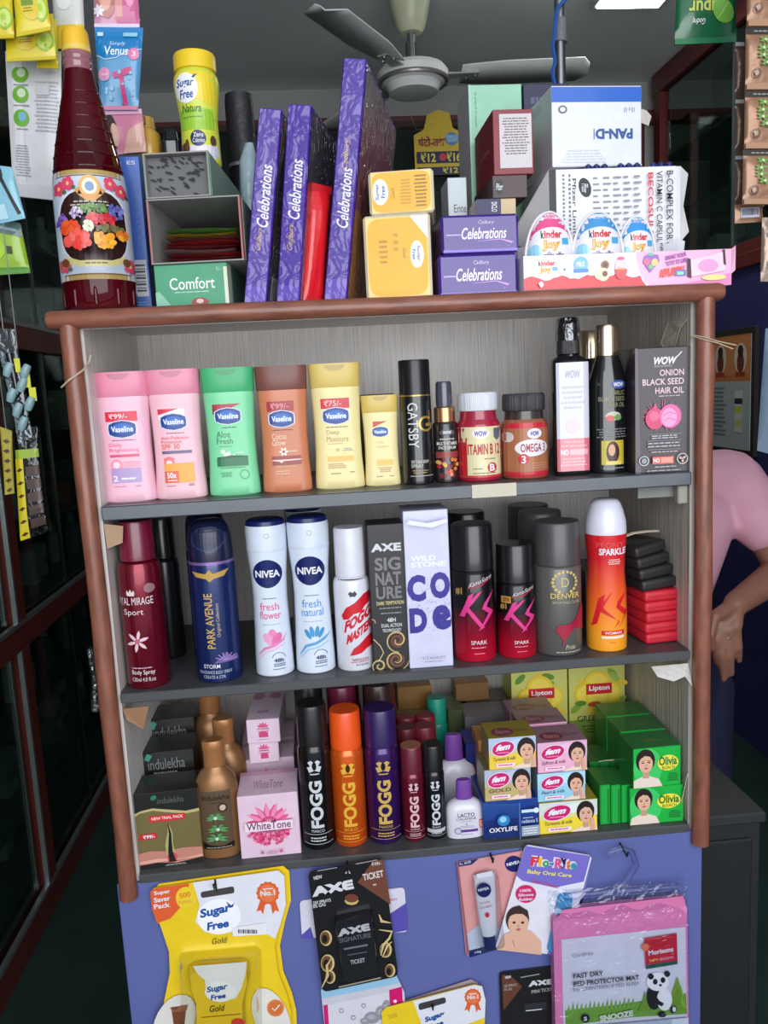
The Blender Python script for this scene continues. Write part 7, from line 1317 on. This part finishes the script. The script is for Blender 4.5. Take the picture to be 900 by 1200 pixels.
p.rect(.02, .0, .34, .72, (206, 190, 40)); p.rect(.06, .72, .92, .80, (150, 176, 50))
for k in range(6): p.poly([(.06, .04+k*.115), (.2, .065+k*.115), (.32, .05+k*.115), (.2, .03+k*.115)], (90, 40, 30))
for k in range(5): p.rect(.42, .08+k*.12, .90, .165+k*.12, (70, 50, 44))
t, p = pouch('strip_pack', 'folded yellow printed strip at the far left edge', 'pouch', [(0, 500), (14, 505), (17, 578), (6, 580)], .13, .004, mat((170, 156, 50), .4), strings=(.5,))
for k in range(6): p.poly([(.2, .06+k*.15), (.6, .10+k*.15), (.85, .07+k*.15), (.5, .03+k*.15)], (80, 40, 30))
# right edge
t, p = pouch('henna_sachet', 'glossy dark green sachet hanging upside down at the top right', 'sachet', [(795, -45), (862, -45), (862, 50), (790, 53)], .12, .010, mat((18, 92, 56), .25, coat=.5, bump=.15, bs=50), strings=(.5,))
p.text('henna', .25, .60, .55, .68, (196, 60, 40), rot=180, bold=.03); p.text('nupur', .18, .38, .80, .56, (190, 196, 90), rot=180, bold=.02); p.ell(.76, .38, .17, .16, (110, 170, 60), rot=.6); p.stroke([(.66, .28), (.84, .48)], .015, (170, 200, 110)); p.text('Godrej', .24, .22, .46, .31, WH, rot=180, shear=.3); p.rect(0, 0, 1, .07, (30, 110, 70)); p.text('100', .48, .80, .7, .86, (190, 200, 190), rot=180)
M_brn = mat((150, 110, 84), .35, metal=.35, coat=.3, bump=.3, bs=60)
prev = 0
for k, (y0, y1, x0, x1, nm) in enumerate(((-50, 32, 876, 926, 'topmost of the front strip'), (33, 106, 874, 925, 'second from the top of the front strip'), (107, 175, 873, 924, 'third from the top of the front strip'), (176, 240, 871, 922, 'lowest of the front strip'))):
    t, p = pouch('shampoo_sachet', 'bronze shampoo sachet with green leaves, %s' % nm, 'sachet', [(x0, y0), (x1, y0), (x1-1, y1), (x0-1, y1)], .04, .008, M_brn, 'bronze shampoo sachets', strings=(.5,) if k == 0 else ())
    p.rect(0, .90, 1, 1, (30, 26, 26)); p.lines(.1, .92, .9, .97, 1, (150, 140, 130)); p.stroke([(.40, .85), (.34, .6), (.45, .36)], .03, (90, 130, 60))
    for (u, v) in ((.42, .80), (.36, .66), (.36, .54), (.44, .42)):
        for a in (.2, 1.4, 2.6, 3.6, 5.2): p.stroke([(u, v), (u+.09*cos(a), v+.05*sin(a)), (u+.16*cos(a), v+.07*sin(a))], [.02, .06, .005], (110, 150, 70))
        p.circ(u, v, .03, (206, 210, 170))
    p.ring(.2, .25, .10, .02, (90, 60, 46)); p.circ(.2, .25, .05, (180, 150, 130)); p.circ(.62, .25, .07, (206, 50, 50)); p.rect(0, .0, 1, .10, (170, 128, 98))
for k, (y0, y1) in enumerate(((50, 116), (117, 182), (183, 242))):
    t, p = pouch('shampoo_sachet', 'crumpled dull bronze sachet of the rear strip, %s' % ('upper one', 'middle one', 'lower one')[k], 'sachet', [(861, y0), (896, y0), (896, y1), (861, y1)], .075, .008, mat((112, 92, 78), .3, metal=.4, bump=.6, bs=50), 'dull bronze sachets', strings=(.5,) if k == 0 else ())
    p.rect(.0, .93, .3, 1, (176, 180, 182))
t, p = pouch('shampoo_sachet', 'bronze sachet end with a barcode at the foot of the strips', 'sachet', [(861, 240), (893, 238), (894, 260), (861, 262)], .06, .004, M_brn, strings=()); p.barcode(.18, .25, .84, .78, bg=(176, 176, 196))
t, p = pouch('shampoo_sachet', 'silver bronze sachet lowest at the right edge', 'sachet', [(893, 255), (925, 255), (924, 330), (891, 330)], .05, .008, mat((150, 130, 116), .3, metal=.5, bump=.5, bs=60), strings=()); p.lines(.1, .2, .9, .8, 4, (110, 90, 80))
t, p = pouch('hanging_cloth', 'pale blue cloth hanging at the right edge beside the poster', 'cloth', [(897, 385), (960, 380), (950, 545), (887, 528)], .5, .03, mat((120, 140, 160), .8, nz=.12, ns=15, bump=.4, bs=25), strings=(.5,), part='cloth'); p.V.clear()
flush()
# ================================================================ the person behind the cabinet
def caps(L):
    V = []; F = []
    for (a, b, ra, rb) in L:
        a, b = Vector(a), Vector(b); t = (b-a).normalized(); pts = [a-t*ra*.9, a-t*ra*.6, a, b, b+t*rb*.6, b+t*rb*.9]; v, f = tube_geo(pts, [ra*.35, ra*.8, ra, rb, rb*.8, rb*.35], 14); k = len(V); V += v; F += [tuple(i+k for i in q) for q in f]
    return V, F
def fused(name, L, vox, m, parent, smooth=6, lofts=()):
    V, F = caps(L)
    for (S, off) in lofts:
        v, f = loft_geo(S, 28); k = len(V); V += [Vector(q)+Vector(off) for q in v]; F += [tuple(i+k for i in q) for q in f]
    o = mobj(name, V, F, m, parent, 0); md = o.modifiers.new('fuse', 'REMESH'); md.mode = 'VOXEL'; md.voxel_size = vox; md.use_smooth_shade = True
    sm = o.modifiers.new('smooth', 'SMOOTH'); sm.iterations = smooth; sm.factor = .5
    return o
YP = .95
sh = at(862, 545, YP); 
base = Vector((sh.x-.20, YP, 0))
pr_ = thing('person', 'person in a pink short sleeved shirt with a ring, standing behind the cabinet', 'person', base)
def L_(v): return tuple(Vector(v)-base)
shz = sh.z
SK = mat((150, 104, 84), .5, nz=.1, ns=30)
nk = (base.x-.02, YP, shz+.06)
el = at(918, 668, YP-.10); wr = at(862, 708, YP-.20); kn = at(850, 728, YP-.215)
rs_ = (base.x-.20, YP+.04, shz-.02); re = (base.x-.27, YP+.05, shz-.30); rw = (base.x-.22, YP-.10, shz-.50)
hp = shz-.50
body = [((base.x, YP, hp), (base.x, YP, shz-.10), .13, .13), ((base.x, YP, shz-.10), nk, .12, .055), (nk, (base.x-.05, YP-.02, shz+.15), .052, .055),
    ((sh.x, YP, shz-.03), tuple(el), .048, .040), (tuple(el), tuple(wr), .042, .028), (rs_, re, .048, .04), (re, rw, .04, .028), (rw, (rw[0]+.02, rw[1]-.03, rw[2]-.09), .03, .028),
    ((base.x-.02, YP, shz-.04), (sh.x, YP, shz-.03), .07, .055), ((base.x-.02, YP, shz-.04), rs_, .07, .055),
    ((base.x+.09, YP, hp), (base.x+.10, YP-.02, hp*.52), .085, .06), ((base.x+.10, YP-.02, hp*.52), (base.x+.10, YP+.01, .09), .058, .042), ((base.x+.10, YP, .045), (base.x+.10, YP-.16, .04), .042, .034),
    ((base.x-.09, YP, hp), (base.x-.10, YP-.02, hp*.52), .085, .06), ((base.x-.10, YP-.02, hp*.52), (base.x-.10, YP+.01, .09), .058, .042), ((base.x-.10, YP, .045), (base.x-.10, YP-.16, .04), .042, .034)]
# visible hand: palm of four rays, fingers hanging down, thumb from the side
tips = [((836, 716), (834, 742), (836, 764)), ((843, 730), (842, 764), (845, 795)), ((852, 732), (853, 764), (856, 782)), ((861, 728), (863, 756), (865, 772))]
def hp_(x, y, dy): q = at(x, y, YP-.215+dy); return tuple(q)
wq = tuple(wr)
for k, (a, b_, c) in enumerate((((842, 734), (838, 758), (840, 776)), ((847, 738), (846, 768), (848, 796)), ((854, 738), (855, 768), (857, 790)), ((862, 734), (865, 758), (866, 774)))):
    body += [(wq, hp_(a[0], a[1], -.004*k), .020, .0155), (hp_(a[0], a[1], -.004*k), hp_(b_[0], b_[1], -.012), .0125, .0105), (hp_(b_[0], b_[1], -.012), hp_(c[0], c[1], .006), .0105, .0080)]
body += [(wq, hp_(838, 722, -.02), .019, .014), (hp_(838, 722, -.02), hp_(832, 745, -.03), .0125, .011), (hp_(832, 745, -.03), hp_(834, 760, -.02), .011, .0085)]
bl = [((L_(a)), (L_(b_)), ra, rb) for a, b_, ra, rb in body]
hc = (-.055, -.03, shz+.26)
head = [(-.115, .03, .035, 2), (-.10, .045, .05, 2), (-.06, .062, .078, 2), (0, .074, .094, 2), (.05, .074, .096, 2), (.09, .06, .078, 2), (.115, .03, .04, 2)]
bo = fused('body', bl+[((-.055, -.115, shz+.245), (-.055, -.135, shz+.225), .010, .013), ((-.13, -.02, shz+.245), (-.132, -.015, shz+.215), .012, .008), ((.02, -.02, shz+.245), (.022, -.015, shz+.215), .012, .008)], .0048, SK, pr_, 5, [(head, hc)])
fused('hair', [((-.055, .0, shz+.33), (-.055, .03, shz+.30), .080, .085), ((-.055, .05, shz+.27), (-.055, .05, shz+.20), .06, .05), ((-.10, -.06, shz+.355), (-.01, -.06, shz+.355), .03, .03)], .01, mat((24, 20, 18), .6, bump=.5, bs=200), pr_, 4)
for sx in (-.03, .03):
    loft('eye', [(-.006, .004, .003, 2), (0, .011, .005, 2), (.006, .004, .003, 2)], mat((220, 214, 206), .3), pr_, 10, hc[0]+sx, hc[1]-.089).location = (0, 0, hc[2]+.01)
loft('mouth', [(-.005, .01, .003, 2), (0, .024, .005, 2), (.005, .01, .003, 2)], mat((130, 70, 64), .4), pr_, 12, hc[0], hc[1]-.078).location = (0, 0, hc[2]-.055)
PKS = mat((226, 168, 186), .75, nz=.06, ns=12, bump=.25, bs=9)
se = Vector(L_(sh))*.42+Vector(L_(el))*.58
shirt = [((-.02, 0, shz-.05), tuple(Vector(L_(sh))+Vector((-.02, 0, -.035))), .085, .078), ((-.02, 0, shz-.05), tuple(Vector(L_(rs_))), .085, .078), (tuple(Vector(L_(sh))+Vector((-.01, 0, -.04))), tuple(se), .076, .070), (L_(rs_), tuple((Vector(L_(rs_))+Vector(L_(re)))/2), .075, .068)]
fused('shirt', shirt, .008, PKS, pr_, 8, [([(0, .16, .135, 2.2, -.05), (.08, .155, .13, 2.2, -.045), (.22, .16, .13, 2.2, -.03), (.38, .19, .14, 2.3, -.005), (.45, .17, .12, 2.2), (.50, .11, .09, 2), (.535, .068, .068, 2)], (0, 0, hp-.02))])
TR = mat((30, 32, 62), .8, nz=.1)
fused('trousers', [((0, 0, hp), (0, 0, hp-.05), .15, .15), ((.09, 0, hp-.05), (.10, -.02, hp*.52), .105, .08), ((.10, -.02, hp*.52), (.10, .01, .12), .08, .065), ((-.09, 0, hp-.05), (-.10, -.02, hp*.52), .105, .08), ((-.10, -.02, hp*.52), (-.10, .01, .12), .08, .065)], .01, TR, pr_, 6)
for sx in (-.10, .10):
    loft('shoe', [(0, .045, .13, 2.4), (.03, .046, .13, 2.4), (.06, .042, .10, 2.2, 0, .03), (.10, .040, .06, 2, 0, .06)], mat((40, 34, 30), .5), pr_, 24, sx, -.06)
rg = at(852, 746, YP-.22); q = Vector(L_(rg)); V = []; Fc = []; n = 18
tube('ring', [(q.x+.0135*cos(2*pi*k/n), q.y-.001+.0135*sin(2*pi*k/n), q.z) for k in range(n+1)], .0016, mat((214, 190, 150), .2, metal=1), pr_, 6)
flush()
